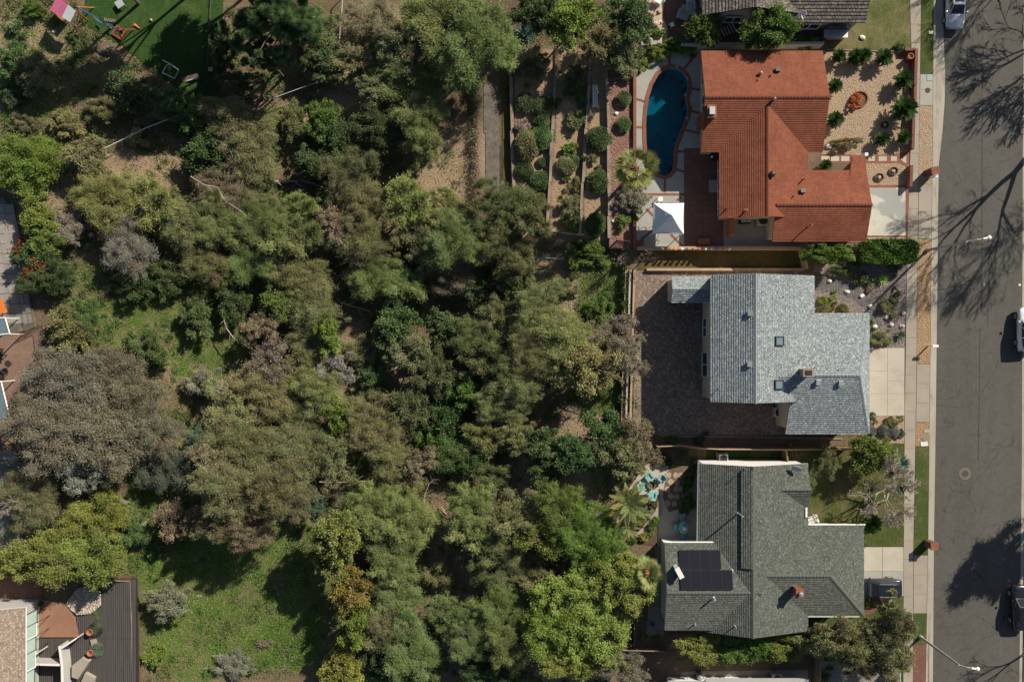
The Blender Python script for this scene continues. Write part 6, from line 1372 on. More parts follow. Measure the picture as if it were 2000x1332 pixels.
def plant(line, group=None, big=1.0):
    spec, label = [s.strip() for s in line.split('|')]; style, tint, px, py, rx, ry, h, br = spec.split(); px, py, rx, ry, h, br = map(float, (px, py, rx, ry, h, br)); rx *= big; ry *= big; h = h * .86 if (big > 1 and h > 4) else h
    size = 'L' if rx > 56 else ('M' if rx > 26 else 'S'); cnt_[0] += 1; k = cnt_[0]
    if style == 'ball' and size != 'S': size = 'S' if rx < 36 else 'M'
    nv = {'L': 2, 'M': 2, 'S': 3}[size]
    Rx = rx / 20 * (H - h * .6) / H; sx = Rx / SIZES[size]; sy = ry / 20 * (H - h * .6) / H / SIZES[size]
    mesh = lib(style, size, k % nv); rz = random.uniform(0, 6.28); br = br * (.75 if style == 'loose' else 1); col = [min(1, c * random.uniform(.92, 1.08)) for c in TINT[tint]]
    base = A(px, py, 0); hz = .66 * Rx; zc = max(h - hz, h * .45)
    p = A(px, py, zc); LM = LIMBS.get(mesh.name)
    # an oval crown keeps its long axis in the picture: turn by quarter turns only
    if abs(rx - ry) > 4: rz = random.choice((0, math.pi)) + random.uniform(-.12, .12)
    if h >= 2.3:
        gz_ = g(p.x, p.y); nm = {'spray': 'pepper_tree', 'pine': 'pine_tree', 'fine': 'oak_tree', 'broad': 'leafy_tree', 'dome': 'round_tree', 'loose': 'eucalyptus_tree'}.get(style, 'tree')
        r = thing(nm, label, 'tree', (p.x, p.y, gz_), 0, group); o = piece('crown', mesh, r, (0, 0, zc), (0, 0, rz), (sx, sy, (sx + sy) / 2 * min(1.5, max(.8, h / (2.0 * Rx)))))
        if LM: piece('limbs', LM, r, (0, 0, zc), (0, 0, rz), o.scale)
        piece('trunk', TRUNKS[k % 3], r, (0, 0, 0), (0, 0, rz), (Rx * .9, Rx * .9, max(zc, .8)))
    else:
        o = bpy.data.objects.new('clipped_shrub' if style == 'ball' else 'shrub', mesh); C.objects.link(o); tag(o, label, 'shrub', group)
        o.location = (p.x, p.y, p.z - zc + max(.1, .25 * h)); o.rotation_euler = (0, 0, rz); o.scale = (sx, sy, max(.4, h / (1.8 * SIZES[size])) if size != 'S' else max(sx, sy) * .6)
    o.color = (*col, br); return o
WOODS = '''
pine pine 545 38 92 78 13 0 | big dark pine with needle tufts at the top, right of the shaded lawn
pine pine 520 112 48 32 9 0 | lower pine bough tree below the big dark pine
fine olive 690 118 48 36 4.5 .2 | sparse olive tree covering the end of the pale fence post line
fine olive 742 175 44 34 4 .25 | small olive tree above the dark hollow right of the slanting rail
spray pepperL 868 40 92 70 9 .05 | largest pepper tree touching the top edge
spray pepper 930 85 70 78 8 .05 | pepper tree leaning over the mossy strip by the timber wall
spray olive 790 90 48 52 6 .35 | brownish pepper tree left of the largest one at the top
spray pepper 822 160 86 46 6.5 .05 | long pepper tree below the largest one, above the dry slope
broad dark 745 250 54 52 4.5 0 | round dark green tree in the hollow left of the bright pepper tree
spray pepperL 822 238 50 50 6 0 | bright pepper tree facing the dry slope
spray pepper 835 296 28 28 4 0 | small pepper tree hanging over the dry slope's brush
broad leafy 628 232 34 34 3.5 0 | leafy dark bush right of the upper end of the narrow drain
broad dark 660 280 40 48 3 .05 | dark shaded thicket right of the narrow drain
loose olive 455 240 72 46 6.5 .3 | brown topped tree just below the plank fence
loose olive 490 305 62 58 6 .35 | brownish tree beside the narrow drain, left of it
broad deep 415 300 48 50 4 0 | dark leafy tree under the brown topped tree
loose brown 440 378 66 44 6 .5 | rusty brown tree with bare white limbs, left of the fallen log
broad leafy 382 225 34 34 3 .05 | leafy shrub at the left end of the plank fence
broad green 512 358 26 24 2.6 0 | small green tree left of the fallen log
fine oak 683 345 54 52 6 0 | grey green oak right of the fallen log
fine oak 708 402 50 46 5.5 0 | lower half grey green oak, below the one by the log
spray pepperL 590 402 34 28 5 0 | small light pepper tree at the end of the narrow drain
broad deep 640 422 40 30 3 0 | dark leafy thicket below the small light pepper tree
spray pepperL 800 395 46 54 6 .05 | bright pepper tree at the foot of the dry brush patch
spray pepperL 878 418 52 36 5.5 .05 | bright yellow green pepper tree left of the dark oak by the swale
spray pepper 890 470 56 54 6.5 .05 | pepper tree under the yellow green one, facing right
spray olive 815 452 44 44 5 .2 | olive pepper tree left of the dark hollow in the upper centre
fine oakD 985 398 56 50 5.5 0 | dark oak covering the lower end of the drain channel
fine oakD 1040 432 34 40 4 0 | small dark oak beside the bottom of the terraced beds
fine oak 985 478 52 48 5.5 0 | dark oak left of the weathered plank fence
fine oakD 1018 530 38 36 4 0 | dark oak below the thin handrail gap, left
loose olive 705 470 64 46 6 .45 | wide brown olive tree in the upper centre woods
loose brown 655 440 40 36 5 .4 | rusty spots tree above the wide brown olive tree
spray pepper 735 540 50 44 5.5 .05 | pepper tree beside the dark hollow in the centre
loose brown 885 525 58 40 5 .5 | rusty brown tree top left of the dark oaks
loose olive 840 500 38 36 5 .35 | olive brown tree at the left of the rusty tree top
broad green 1015 565 44 34 3.5 0 | bright leafed shrub tree at the corner of the dry slope
broad dark 930 560 44 30 3 .2 | dark shaded thicket below the rusty tree top
loose silver 250 478 50 58 5 .25 | silvery grey tree with reddish twigs in the left woods
loose olive 345 430 52 46 5.5 .3 | olive brown tree right of the light pepper tree
spray pepper 430 440 56 48 6 .1 | pepper tree below the rusty brown tree
spray pepper 505 425 50 46 6 .05 | light pepper tree at the centre of the left woods
spray pepperL 545 470 46 42 5.5 .05 | light pepper tree left of the wide brown olive tree
spray pepper 595 455 40 42 5 0 | soft green pepper tree right of the light one
loose olive 400 510 54 44 5.5 .35 | mottled brown and olive tree above the shaded meadow
spray pepper 490 510 50 44 5.5 .05 | pepper tree below the light pepper tree in the left woods
loose olive 590 545 64 42 6 .35 | pale brown tree at the middle of the woods, upper one
loose oliveL 610 600 62 52 6 .15 | pale olive tree at the middle of the woods, lower one
broad leafy 545 595 38 36 4 0 | leafy green tree tucked left of the pale olive tree
broad dark 455 590 34 40 3 0 | dark leafy thicket at the edge of the shaded meadow
loose brown 508 640 34 34 5 .55 | small rusty tree above the curved bare branch
loose greybrown 528 705 38 48 5 .4 | grey brown twiggy tree right of the curved bare branch
spray olive 610 665 52 42 5 .1 | olive pepper tree under the pale olive tree
broad limeD 640 650 26 40 4 0 | yellow green vine covered tree beside the dry slope in the centre
fine silver 655 718 36 40 4.5 0 | silvery shrub tree in the centre of the woods
loose olive 590 715 44 38 5 .2 | mottled olive tree left of the silvery shrub tree
loose oliveL 520 765 66 48 6 .1 | yellow olive tree right of the left meadow
loose oliveL 440 800 48 46 5.5 .1 | yellow olive tree with dark hollow beside the meadow
loose oliveL 622 760 54 42 6 .1 | yellow olive tree below the silvery shrub tree
loose olive 590 835 60 52 5.5 .2 | olive tree with the dark bare limb
spray olive 455 855 54 40 5.5 .15 | olive tree at the right of the blue green shrub
broad limeD 660 808 30 34 4 0 | small yellow green tree at the right of the dark bare limb
loose oliveL 728 835 58 52 6 .15 | pale olive tree left of the round grey green oak
loose olive 765 900 54 42 5.5 .3 | mottled brown olive tree above the light pepper trees
loose brown 820 905 32 34 5 .45 | small brown tree at the edge of the dark ravine
fine oakD 800 800 46 54 5 0 | round grey green oak with fine twigs left of the dark ravine
fine oak 815 690 48 48 5.5 0 | soft grey green oak in the central hollow, left one
fine oakD 850 730 42 48 5 .15 | dark rimmed oak below the soft grey green oak
broad green 775 635 44 46 5 0 | mid green tree above the central hollow
broad dark 870 640 36 36 4 0 | dark leafy tree between the central oaks
spray pepper 782 556 44 38 5 0 | grey green pepper tree facing the dark central hollow
fine oak 935 655 56 48 5.5 0 | broad grey green oak right of the central hollow
fine oakD 940 705 46 42 5 0 | lower grey oak right of the central hollow
fine olive 970 615 36 36 4.5 .1 | small round olive topped oak beside the pale slope
loose oliveL 1060 610 58 46 6 .05 | olive yellow tree at the top of the large clump by the patio
loose oliveL 1105 665 72 52 6.5 .05 | olive yellow tree in the heart of the large clump by the patio
loose olive 1040 690 50 46 6 .15 | olive tree on the left of the large clump by the patio
loose oliveL 1160 720 48 56 6 .05 | olive yellow tree on the right of the large clump by the patio
loose oliveL 1085 722 46 34 5.5 .05 | olive yellow tree low in the large clump by the patio
loose oliveL 1010 745 52 46 6 .05 | olive yellow tree with knobbly top left of the shaded hollow
loose oliveL 980 790 58 36 5.5 .05 | yellow olive tree at the bottom of the knobbly pair
loose greybrown 1205 650 44 38 4 .4 | grey twiggy tree hanging over the retaining wall, upper
loose greybrown 1222 700 40 34 4 .45 | grey brown twiggy tree leaning over the brown patio
broad leafy 905 765 38 30 3.5 0 | leafy bright thicket below the lower grey oak
broad deep 870 825 46 52 3 0 | dark green thicket in the ravine, left bank
broad deep 905 890 54 44 3 0 | dark green thicket in the ravine, lower part
fine oak 950 858 46 38 5 0 | grey green oak at the head of the lower drain
fine oak 1010 850 38 34 4.5 0 | oak to the right of the grey green oak by the drain
broad green 1060 868 38 34 4 .05 | leafy tree above the fence scrap near the dry slope
dome green 1120 885 42 38 4 0 | round green tree left of the brown tree by the patio corner
fine oakD 1160 880 28 30 3 .1 | small dark tree between the round green tree and brown tree
broad green 1190 855 46 50 4.5 .15 | green tree with brown side at the lower end of the retaining wall
loose brown 1245 868 42 46 4.5 .6 | rusty brown tree spilling onto the brown patio corner
broad olive 1215 895 44 30 4 .2 | olive tree at the edge of the turquoise chair patio
loose grey 135 745 84 60 7 .35 | broad grey tree, top left part of the great grey clump
loose grey 235 745 78 56 7 .4 | broad grey tree, top right part of the great grey clump
loose grey 90 840 78 64 7.5 .35 | broad grey tree, left part of the great grey clump
loose grey 195 850 84 66 8 .3 | broad grey tree in the middle of the great grey clump
loose grey 290 830 62 58 6.5 .25 | grey tree at the right end of the great grey clump
loose silver 165 930 42 36 5 .3 | pale twiggy tree at the bottom of the great grey clump
fine blue 330 915 54 52 4.5 0 | blue green shrub tree beside the great grey clump
fine blue 395 865 34 40 4.5 0 | blue green bush to the right of the meadow's lower tip
loose olive 470 875 74 54 7 .3 | mottled olive tree above the lower meadow, upper left
loose olive 565 890 62 54 6.5 .2 | mottled olive tree with pale limbs, upper right
loose brown 412 905 36 40 6 .5 | rusty tree at the left of the mottled olive pair
loose olive 440 960 62 52 10 .35 | mottled brown olive tree, lower left of the pair
loose olive 545 965 66 50 11 .2 | mottled olive tree, lower right of the pair
fine blue 610 985 30 34 3.5 0 | blue grey bush beside the short drain
loose olive 650 900 46 50 5 .2 | olive tree beside the short concrete drain
loose brown 345 1015 36 42 5 .75 | rusty red brown tree at the edge of the shaded meadow
loose brown 485 1035 58 30 9 .5 | brown tree at the head of the lower meadow
loose olive 420 1030 36 30 8 .5 | small mottled tree between the rusty and brown trees
broad green 300 1080 20 18 1.8 0 | small bush in the shade above the lower meadow
broad yellow 190 1010 58 46 5 .06 | yellow green tree at the left, top of its clump
broad yellow 85 1090 70 52 6 .12 | yellow green tree at the left, lower left of its clump
broad yellow 175 1090 66 58 6 .15 | yellow green tree at the left, lower right of its clump
loose olive 60 975 60 46 4.5 .5 | sparse yellowing tree with bare limbs at the left edge
fine grey 330 1172 44 36 3.5 .1 | grey silver shrub tree outside the plank deck
dome yellow 660 1048 46 46 8 .1 | yellow green round tree at the top of the column beside the meadow
dome yellow 655 1105 40 34 6 .1 | yellow green tree, second of the column beside the meadow
dome gold 685 1150 40 40 6 .15 | golden green tree, third of the column beside the meadow
broad limeD 690 1215 36 38 5.5 .1 | dull green tree, fourth of the column beside the meadow
spray pepperL 735 985 58 46 6.5 0 | light pepper tree right of the short drain
spray pepperL 800 1010 56 54 6.5 0 | light pepper tree at the edge of the brown ravine
spray pepper 765 1060 60 46 6 0 | pepper tree below the light pair by the brown ravine
spray pepper 770 1110 46 40 5.5 0 | grey green pepper tree in the middle of the lower row
spray pepper 775 1160 52 42 5.5 0 | grey green pepper tree below the middle of the lower row
spray olive 760 1225 54 50 6 .25 | olive pepper tree with a brown top in the lower row
spray pepper 800 1270 64 60 6.5 .05 | large grey green pepper tree at the bottom centre
broad leafy 775 1322 44 22 4 0 | leafy green tree at the bottom edge under the pepper tree
spray pepperL 925 985 50 44 6 0 | fresh green tree right of the brown ravine, top
spray pepperL 920 1040 44 40 5.5 0 | fresh green tree right of the brown ravine, lower
spray olive 1000 1010 48 44 5.5 .1 | soft olive tree below the lower drain
spray olive 985 1065 54 42 5 .1 | soft olive tree under the fresh green pair
loose oliveL 1050 985 36 26 4.5 .05 | yellow twiggy tree below the white bucket
loose yellow 1065 1050 44 42 5.5 .05 | mustard yellow tree in the lower woods
spray limeD 1095 985 50 42 6 0 | green pepper tree beside the dry slope, upper
spray limeD 1140 1030 58 50 6.5 0 | large green pepper tree beside the dry slope
spray limeD 1165 1075 46 42 5.5 0 | green pepper tree nearest the fan palms by the house
spray oak 1010 1120 54 46 4.5 0 | dark olive tree in the lower woods hollow
fine oak 1060 1130 46 34 4.5 0 | grey green tree between mustard and lime trees
spray pepper 880 1195 44 38 5 0 | pepper tree below the brown ravine, left
spray pepper 915 1250 50 42 5.5 0 | pepper tree below the brown ravine, right
spray pepper 985 1180 56 44 5.5 0 | pepper tree left of the lime tree, upper
spray pepper 1000 1255 52 52 5.5 0 | pepper tree left of the lime tree, lower
broad dark 960 1310 60 30 3 0 | dark thicket at the bottom edge
broad lime 1120 1160 62 50 6.5 .05 | bright lime green tree, upper part of its clump
broad lime 1075 1225 52 56 6 0 | bright lime green tree, left part of its clump
broad lime 1150 1235 60 60 6.5 .05 | bright lime green tree, right part of its clump
broad lime 1120 1290 54 36 5.5 .05 | bright lime green tree, lowest of its clump
broad lime 1215 1140 52 56 6 .05 | lime green tree beside the green roofed house
broad limeD 1180 1110 36 30 5 .1 | lime green tree with bare twigs beside the fan palms
loose oliveL 1195 1275 34 30 4 .15 | pale olive tree at the dark fence end
loose grey 1220 1305 40 34 4 .3 | grey silver tree over the bare yard corner
broad limeD 1120 40 46 48 5.5 .05 | yellow green tree against the shade at the top
broad dark 1050 30 40 40 5 0 | dark tree in shade at the top edge left of the yellow green one
broad green 1232 45 44 50 5.5 .05 | green tree beside the rock garden
fine oak 1215 110 38 36 4.5 .1 | feathery grey tree right of the shaded corner
fine olive 1175 85 32 44 4 .1 | feathery olive tree below the yellow green tree
dome gold 670 1298 48 46 4.5 .12 | golden yellow round tree at the bottom, right of the meadow
spray pepperL 205 385 66 50 5.5 0 | light pepper tree left of the silvery tree, larger one
spray pepperL 300 395 46 56 5.5 0 | light pepper tree left of the silvery tree, right one
dome limeD 50 320 68 56 4.5 0 | yellow green tree filling the left edge below the shaded slope
dome olive 172 308 42 38 3.5 .35 | reddish brown and green bush tree across the slanting rail
broad limeD 76 420 36 38 3 0 | yellow green tree beside the stone terrace corner
broad limeD 90 465 40 32 3 .05 | yellow green bush tree above the red berried bush
redtip deep 70 512 34 40 2.6 .3 | red berried bush tree beside the stone terrace railing
broad deep 95 545 50 34 2.6 0 | dark leafy thicket right of the red berried bush
broad olive 140 650 44 40 3 .05 | olive green bush tree beside the brick terrace corner
fine green 170 615 34 32 2.8 0 | dark green bush behind the olive bush near the terrace
fine green 295 670 38 40 3 .05 | grey green feathery bush left of the meadow
fine oak 75 145 44 40 3 .05 | feathery olive bush on the upper left slope
broad dark 255 180 44 44 3.2 0 | dark bush in deep shade below the lawn edge
fine oakD 622 62 44 50 4 .05 | shaded oak beside the pale fence near the top edge
loose brown 735 48 52 54 3.6 .25 | dry brown tree on the slope right of the pale fence
broad dark 630 125 40 34 3.5 0 | dark tree in the shade between the pine and the sparse olive tree
fine oakD 470 165 44 30 3 .05 | dark scrub tree above the plank fence
broad dark 438 95 28 46 3 0 | dark narrow tree right of the low lawn fence
broad green 340 205 40 30 2.8 .05 | green scrub tree at the lower corner of the back lawn
fine oakD 300 215 34 28 2.4 .05 | low dark oak below the lawn left of the scrub tree
fine olive 205 215 36 28 2.4 .1 | olive scrub above the slanting rail in the middle
broad green 30 120 34 32 2.5 .05 | green scrub tree at the left edge of the upper slope
loose olive 760 110 40 30 3.5 .2 | dry olive tree above the slanting rail's end
fine oakD 575 235 26 40 2.6 .05 | dark scrub along the left edge of the narrow drain
broad dark 610 320 34 34 3 0 | dark shrub tree right of the fallen logs
fine olive 700 690 44 34 2.6 .1 | low olive scrub in the central brown hollow
broad green 730 745 34 30 2.4 .05 | low green scrub below the central brown hollow
loose olive 700 800 40 30 3.5 .2 | small olive tree below the silvery shrub tree
broad leafy 760 690 30 34 2.6 0 | leafy thicket left of the soft grey green oak
broad leafy 845 860 34 40 2.8 0 | leafy thicket on the left rim of the dark ravine
fine oakD 960 930 40 30 2.8 .05 | dark scrub left of the lower drain
broad green 1060 925 34 30 2.6 .05 | green scrub between lower drain and dry slope
fine oak 855 1110 30 40 2.5 .1 | thin scrub along the left rim of the brown ravine
fine oakD 945 1110 36 36 3 .05 | dark oak scrub along the right rim of the brown ravine
broad dark 730 1180 30 40 3 0 | dark thicket between golden column and pepper trees
broad dark 735 1290 28 36 3 0 | dark thicket right of the golden round tree
fine oak 1100 560 30 24 2.2 .15 | thin dry scrub on the pale slope below the handrail
broad leafy 1170 600 26 26 2 0 | bright leafy scrub in the grass by the retaining wall
fine greybrown 400 745 34 34 2.6 .2 | twiggy scrub at the right edge of the left meadow
broad green 385 620 34 36 2.8 .05 | green scrub tree above the left meadow
broad dark 265 560 40 30 2.6 0 | dark scrub in the shade below the silvery grey tree
broad dark 330 545 34 30 2.6 0 | dark scrub above the shaded meadow
fine green 260 1030 30 40 2.4 .05 | dark scrub between the yellow green clump and pale slabs
fine greybrown 135 445 34 34 2.4 .3 | grey twiggy bush beside the light pepper tree
'''
for ln in WOODS.strip().split('\n'): plant(ln, 'trees on the wooded slope', 1.15)
SHRUBS = '''
broad leafy 65 20 28 18 1.4 0 | leafy shrub left of the pink canopy
broad oliveL 125 240 40 28 2 .0 | pale flecked shrub above the slanting rail, left one
broad oliveL 262 262 26 22 1.8 0 | pale flecked shrub above the slanting rail, right one
broad green 20 185 28 24 1.6 .05 | green shrub at the left edge of the upper slope
fine olive 45 240 30 26 1.4 .4 | dry grassy shrub at the left edge of the upper slope
broad green 30 50 22 20 1.2 0 | small shrub at the upper left corner
broad green 140 72 14 12 .9 0 | little weed clump under the pink canopy
fine silver 215 97 18 12 .8 .2 | pale twiggy clump at the lawn edge
broad leafy 620 210 22 20 1.6 0 | leafy shrub at the top of the narrow drain
broad lime 233 675 22 18 1.6 .05 | lime leafed shrub above the great grey clump
broad leafy 300 700 34 20 1.8 0 | leafy bright shrub between meadow and feathery bush
broad green 150 690 26 18 1.6 .1 | green shrub below the olive bush near the terrace
broad limeD 300 1285 20 30 1.5 .0 | yellow green shrub outside the slatted fence at the bottom
fine silver 452 1300 46 34 2.2 .05 | silver grey shrub at the bottom of the meadow
loose greybrown 545 1148 14 10 .7 .4 | small dry bush in the middle of the meadow
loose greybrown 515 1258 18 12 .6 .5 | dry brush heap in the lower meadow
fine oakD 1040 135 36 36 2.2 0 | feathery dark shrub at the top of the terraced beds
ball dark 1026 198 18 18 1.5 0 | round dark shrub in the left terrace bed, uppermost
ball green 1064 206 20 24 1.6 0 | rounded shrub beside the second timber wall, upper
ball green 1060 232 18 16 1.4 0 | rounded shrub beside the second timber wall, joined below the upper one
fine greybrown 1022 245 17 19 1.3 .1 | greyish shrub in the left terrace bed
ball green 1059 268 22 24 1.5 0 | rounded shrub at the middle of the left terrace bed
ball oak 1030 282 22 30 1.6 0 | tall oval shrub in the middle of the left terrace bed
ball dark 1024 331 17 17 1.4 0 | round glossy shrub beside the leftmost timber wall
ball dark 1055 351 18 18 1.4 0 | round shrub in the lower left terrace bed, right side
ball deep 1026 384 17 19 1.4 0 | round glossy shrub low in the left terrace bed
ball oak 1053 392 15 17 1.3 0 | small grey green ball low in the left terrace bed
ball dark 1058 316 9 9 .8 0 | tiny shrub beside the second timber wall
fine oakD 1120 150 30 34 2.2 .05 | dark feathery shrub at the top of the second terrace bed
broad deep 1110 175 20 22 1.8 0 | dark leafy shrub below the feathery one in the second bed
broad limeD 1135 185 14 14 1.2 0 | bright green shrub beside the pale planks
fine green 1142 200 20 18 1.5 0 | sprawling shrub left of the pale planks
fine oak 1128 232 24 26 1.7 .1 | grey green shrub in the upper part of the second bed
flower leafy 1113 293 17 19 1.4 .25 | round shrub with yellow flowers in the second bed
ball oak 1107 322 18 18 1.3 0 | grey green round shrub under the yellow flowered one
ball blue 1123 314 11 12 1.0 0 | small grey blue shrub beside the yellow flowered one
fine oak 1124 362 18 20 1.3 .05 | grey shrub in the middle of the second bed
broad leafy 1105 349 8 9 .8 0 | tiny bright shrub in the second bed
fine oak 1112 398 28 28 1.9 .1 | large olive shrub low in the second bed
flower leafy 1115 436 18 18 1.4 .3 | shrub with yellow flowers near the plank fence
broad deep 1130 420 16 16 1.2 0 | dark shrub above the yellow flowered one near the plank fence
ball dark 1171 269 22 24 1.6 0 | big round shrub in the narrow bed, upper
ball deep 1170 353 20 22 1.5 0 | big round shrub in the narrow bed, middle
ball deep 1164 437 19 22 1.5 0 | big round shrub in the narrow bed, lowest
broad olive 1159 311 12 16 .9 .2 | thin weedy shrub in the narrow bed
fine oak 1205 120 26 24 1.8 .15 | wispy shrub at the head of the red gravel bed
ball green 1219 191 14 14 1.2 0 | clipped round shrub beside the brick curb, upper
ball green 1219 241 14 14 1.2 0 | clipped round shrub beside the brick curb, lower
fine grey 1229 130 24 22 2.0 .25 | pale feathery shrub at the corner of the pool deck
fine grey 1240 385 34 36 2.2 .15 | grey flowering shrub under the fan palm
broad leafy 1222 430 18 18 1.4 0 | leafy shrub low in the red gravel bed
broad leafy 1150 492 46 26 2.2 .1 | green citrus like shrub below the plank fence, right part
broad limeD 1120 512 18 24 2.0 0 | yellow green shrub below the plank fence, left part
broad lime 1285 100 28 16 1.8 .0 | yellow green hedge above the pool, middle stretch
broad lime 1262 118 18 14 1.6 .05 | yellow green hedge above the pool, lower left stretch
broad leafy 1318 88 28 16 2.0 0 | dark leafy hedge beside the upper pool deck
broad leafy 1350 92 24 12 2.0 0 | dark leafy hedge at the corner of the red roof
broad leafy 1285 62 18 12 1.2 .05 | leafy shrub among the rocks by the curved patio
broad limeD 1575 80 20 14 1.8 .0 | yellowish shrub under the eave of the brown roof
broad limeD 1596 76 14 18 1.8 .1 | tall yellowish shrub at the right end under the brown roof
fine olive 1652 280 32 15 1.3 .1 | long olive shrub beside the entry walk
broad green 1758 90 12 10 .9 .1 | small shrub at the corner of the top lawn
dome leafy 1594 494 32 24 3.3 .0 | leafy green vine shrub right of the dry lawn strip
dome limeD 1632 494 38 26 3.4 0 | bright leafed vine shrub left of the clipped hedge
broad lime 1609 589 11 13 .9 0 | yellow green tuft at the top of the roof corner bed
broad limeD 1628 582 13 10 .9 0 | green tuft beside the yellow green one at the roof corner
ball olive 1610 604 12 9 .8 0 | small clipped ball left of the orange ball
ball olive 1650 604 12 8 .8 0 | small clipped ball right of the orange ball
redtip gold 1628 603 8 7 .8 .6 | bright orange ball plant at the roof corner
fine brown 1620 533 8 8 .7 .6 | dark red ball in the grey gravel yard, left
fine brown 1670 542 9 9 .7 .6 | dark red ball in the grey gravel yard, middle
fine brown 1701 565 9 9 .7 .6 | dark red ball in the grey gravel yard, right
fine green 1650 528 28 16 1.1 0 | low dark ground shrub below the leafy vine
fine dark 1690 545 22 16 1.0 0 | low dark ground shrub under the clipped hedge
broad deep 1753 574 10 11 .9 0 | small dark green bush beside the sidewalk
fine olive 1740 600 24 20 1.2 .15 | bronze green mound beside the sidewalk
fine olive 1719 660 27 22 1.3 .2 | bronze mound at the top of the beige driveway
broad limeD 1703 632 8 12 .9 0 | green shrub against the roof edge above the driveway
fine green 1748 528 16 12 .9 .1 | dull shrub under the right end of the clipped hedge
fine oak 1706 821 14 12 1.0 0 | dark mound left below the beige driveway
fine oak 1749 822 21 15 1.1 .05 | spreading dark mound right below the beige driveway
ball sage 1703 841 11 9 .8 0 | grey ball shrub nearest the grey roof corner
ball sage 1730 842 12 12 .9 0 | grey ball shrub, middle of the row of three
ball sage 1748 842 10 12 .9 0 | grey ball shrub, right of the row of three
broad deep 1763 847 8 10 .8 0 | small dark shrub beside the sidewalk below the grey balls
broad leafy 1319 858 15 13 1.2 0 | dark green shrub in the planting strip, left one
broad dark 1370 858 15 12 1.0 0 | dark green shrub in the planting strip, right one
broad yellow 1340 893 12 10 1.1 0 | small yellowish shrub near the turquoise chairs
broad deep 1305 900 22 12 1.2 0 | dark shrub between fence and turquoise chairs
broad leafy 1350 940 16 34 1.6 0 | tall green hedge against the green roof, upper
broad leafy 1345 988 16 24 1.6 0 | green hedge against the green roof, lower
broad yellow 1545 890 18 14 1.8 .15 | yellow tipped shrub beside the wooden gate
broad leafy 1275 1025 18 16 1.0 0 | leafy shrub beside the curving path
redtip lime 1258 1050 12 12 .8 .35 | red and yellow flowers beside the curving path
broad leafy 1234 1055 10 9 .8 0 | bright leafed plant at the end of the curving path
redtip leafy 1278 984 9 9 .7 .5 | pinkish flowers beside the turquoise chairs
redtip olive 1248 1018 22 16 1.1 .2 | brownish shrub left of the curving path
broad yellow 1284 1244 10 8 .8 0 | small yellow shrub in the lower dark bed, left
broad yellow 1257 1244 9 8 .8 .1 | small pale shrub in the lower dark bed
broad limeD 1698 1180 14 12 1.2 0 | small shrub beside the brick strip
broad deep 1752 1320 8 22 1.2 0 | narrow dark hedge beside the sidewalk at the bottom
broad green 1612 1322 20 14 1.1 0 | dark clipped shrub on the grey front court
broad leafy 183 1198 12 12 .9 0 | small green shrub on the pebble bed
broad deep 76 1187 9 9 .9 0 | little shrub in the pot beside the greenhouse panels
ball blue 176 1236 13 13 2.0 0 | blue green bush in the upper deck pot
ball blue 178 1276 13 13 2.0 0 | blue green bush in the lower deck pot
redtip orange 1675 194 15 15 1.2 .15 | orange succulent filling the large brick ring
'''
for ln in SHRUBS.strip().split('\n'): plant(ln)
YARD = '''
dome leafy 1374 54 44 41 3.4 0 | round bright green tree left under the brown roof
dome leafy 1500 56 54 48 5.5 0 | large round bright green tree right under the brown roof
dome limeD 1700 886 54 44 4 0 | dense green tree beside the red fence end
fine oak 1615 905 32 32 3 0 | pale grey green tree left of the dense green tree
dome yellow 1365 1265 54 38 4 .05 | yellow green hedge tree left of the row below the green roof
dome leafy 1428 1264 42 36 3.4 0 | green hedge tree, second in the row below the green roof
dome leafy 1475 1260 46 36 3.4 0 | green hedge tree, third in the row below the green roof
dome limeD 1530 1258 50 37 3.6 0 | green hedge tree, fourth in the row below the green roof
dome oliveL 1588 1252 48 37 3.8 .1 | pale flecked hedge tree at the right of the row below the green roof
broad olive 1670 1250 72 54 6.5 .25 | big bronze street tree, left part of its crown
broad olive 1735 1240 58 56 6.5 .3 | big bronze street tree, right part of its crown
broad olive 1715 1290 60 42 5.5 .25 | big bronze street tree, lower part of its crown
broad olive 1735 1182 24 20 4 .1 | small green top of the bronze street tree near the car
'''
for ln in YARD.strip().split('\n'): plant(ln)
# clipped hedge
hm = MB(); q_ = np.random.default_rng(77); nl = 16000
P = np.stack([q_.uniform(-2.75, 2.75, nl), q_.uniform(-1.15, 1.15, nl), q_.uniform(.1, 1.5, nl)], 1); f_ = q_.random(nl); P[f_ < .6, 2] = 1.5 + q_.normal(size=(f_ < .6).sum()) * .08
e_ = (P[:, 0] / 2.85) ** 4 + (P[:, 1] / 1.2) ** 4; P = P[e_ < 1]; nl = len(P); rn = q_.normal(size=(nl, 3)); P[:, 2] += .12 * np.sin(P[:, 0] * 3) * np.sin(P[:, 1] * 4)
D_ = unit(rn * .8 + np.array([0, -.2, .5])); Nn_ = unit(q_.normal(size=(nl, 3)) * .7 + np.array([0, 0, .7])); W_ = unit(np.cross(Nn_, D_))
me = leafmesh('hedge', P, D_ * .22, W_ * .11, np.clip(.5 + .35 * np.sin(P[:, 0] * 4) * np.sin(P[:, 1] * 5) + rn[:, 0] * .2, 0, 1), q_.random(nl))
hd = bpy.data.objects.new('clipped_hedge', me); C.objects.link(hd); tag(hd, 'thick clipped green hedge between the patchy driveway and gravel yard', 'hedge'); hd.location = W(1723, 494, 0); hd.color = (.065, .12, .025, 0)
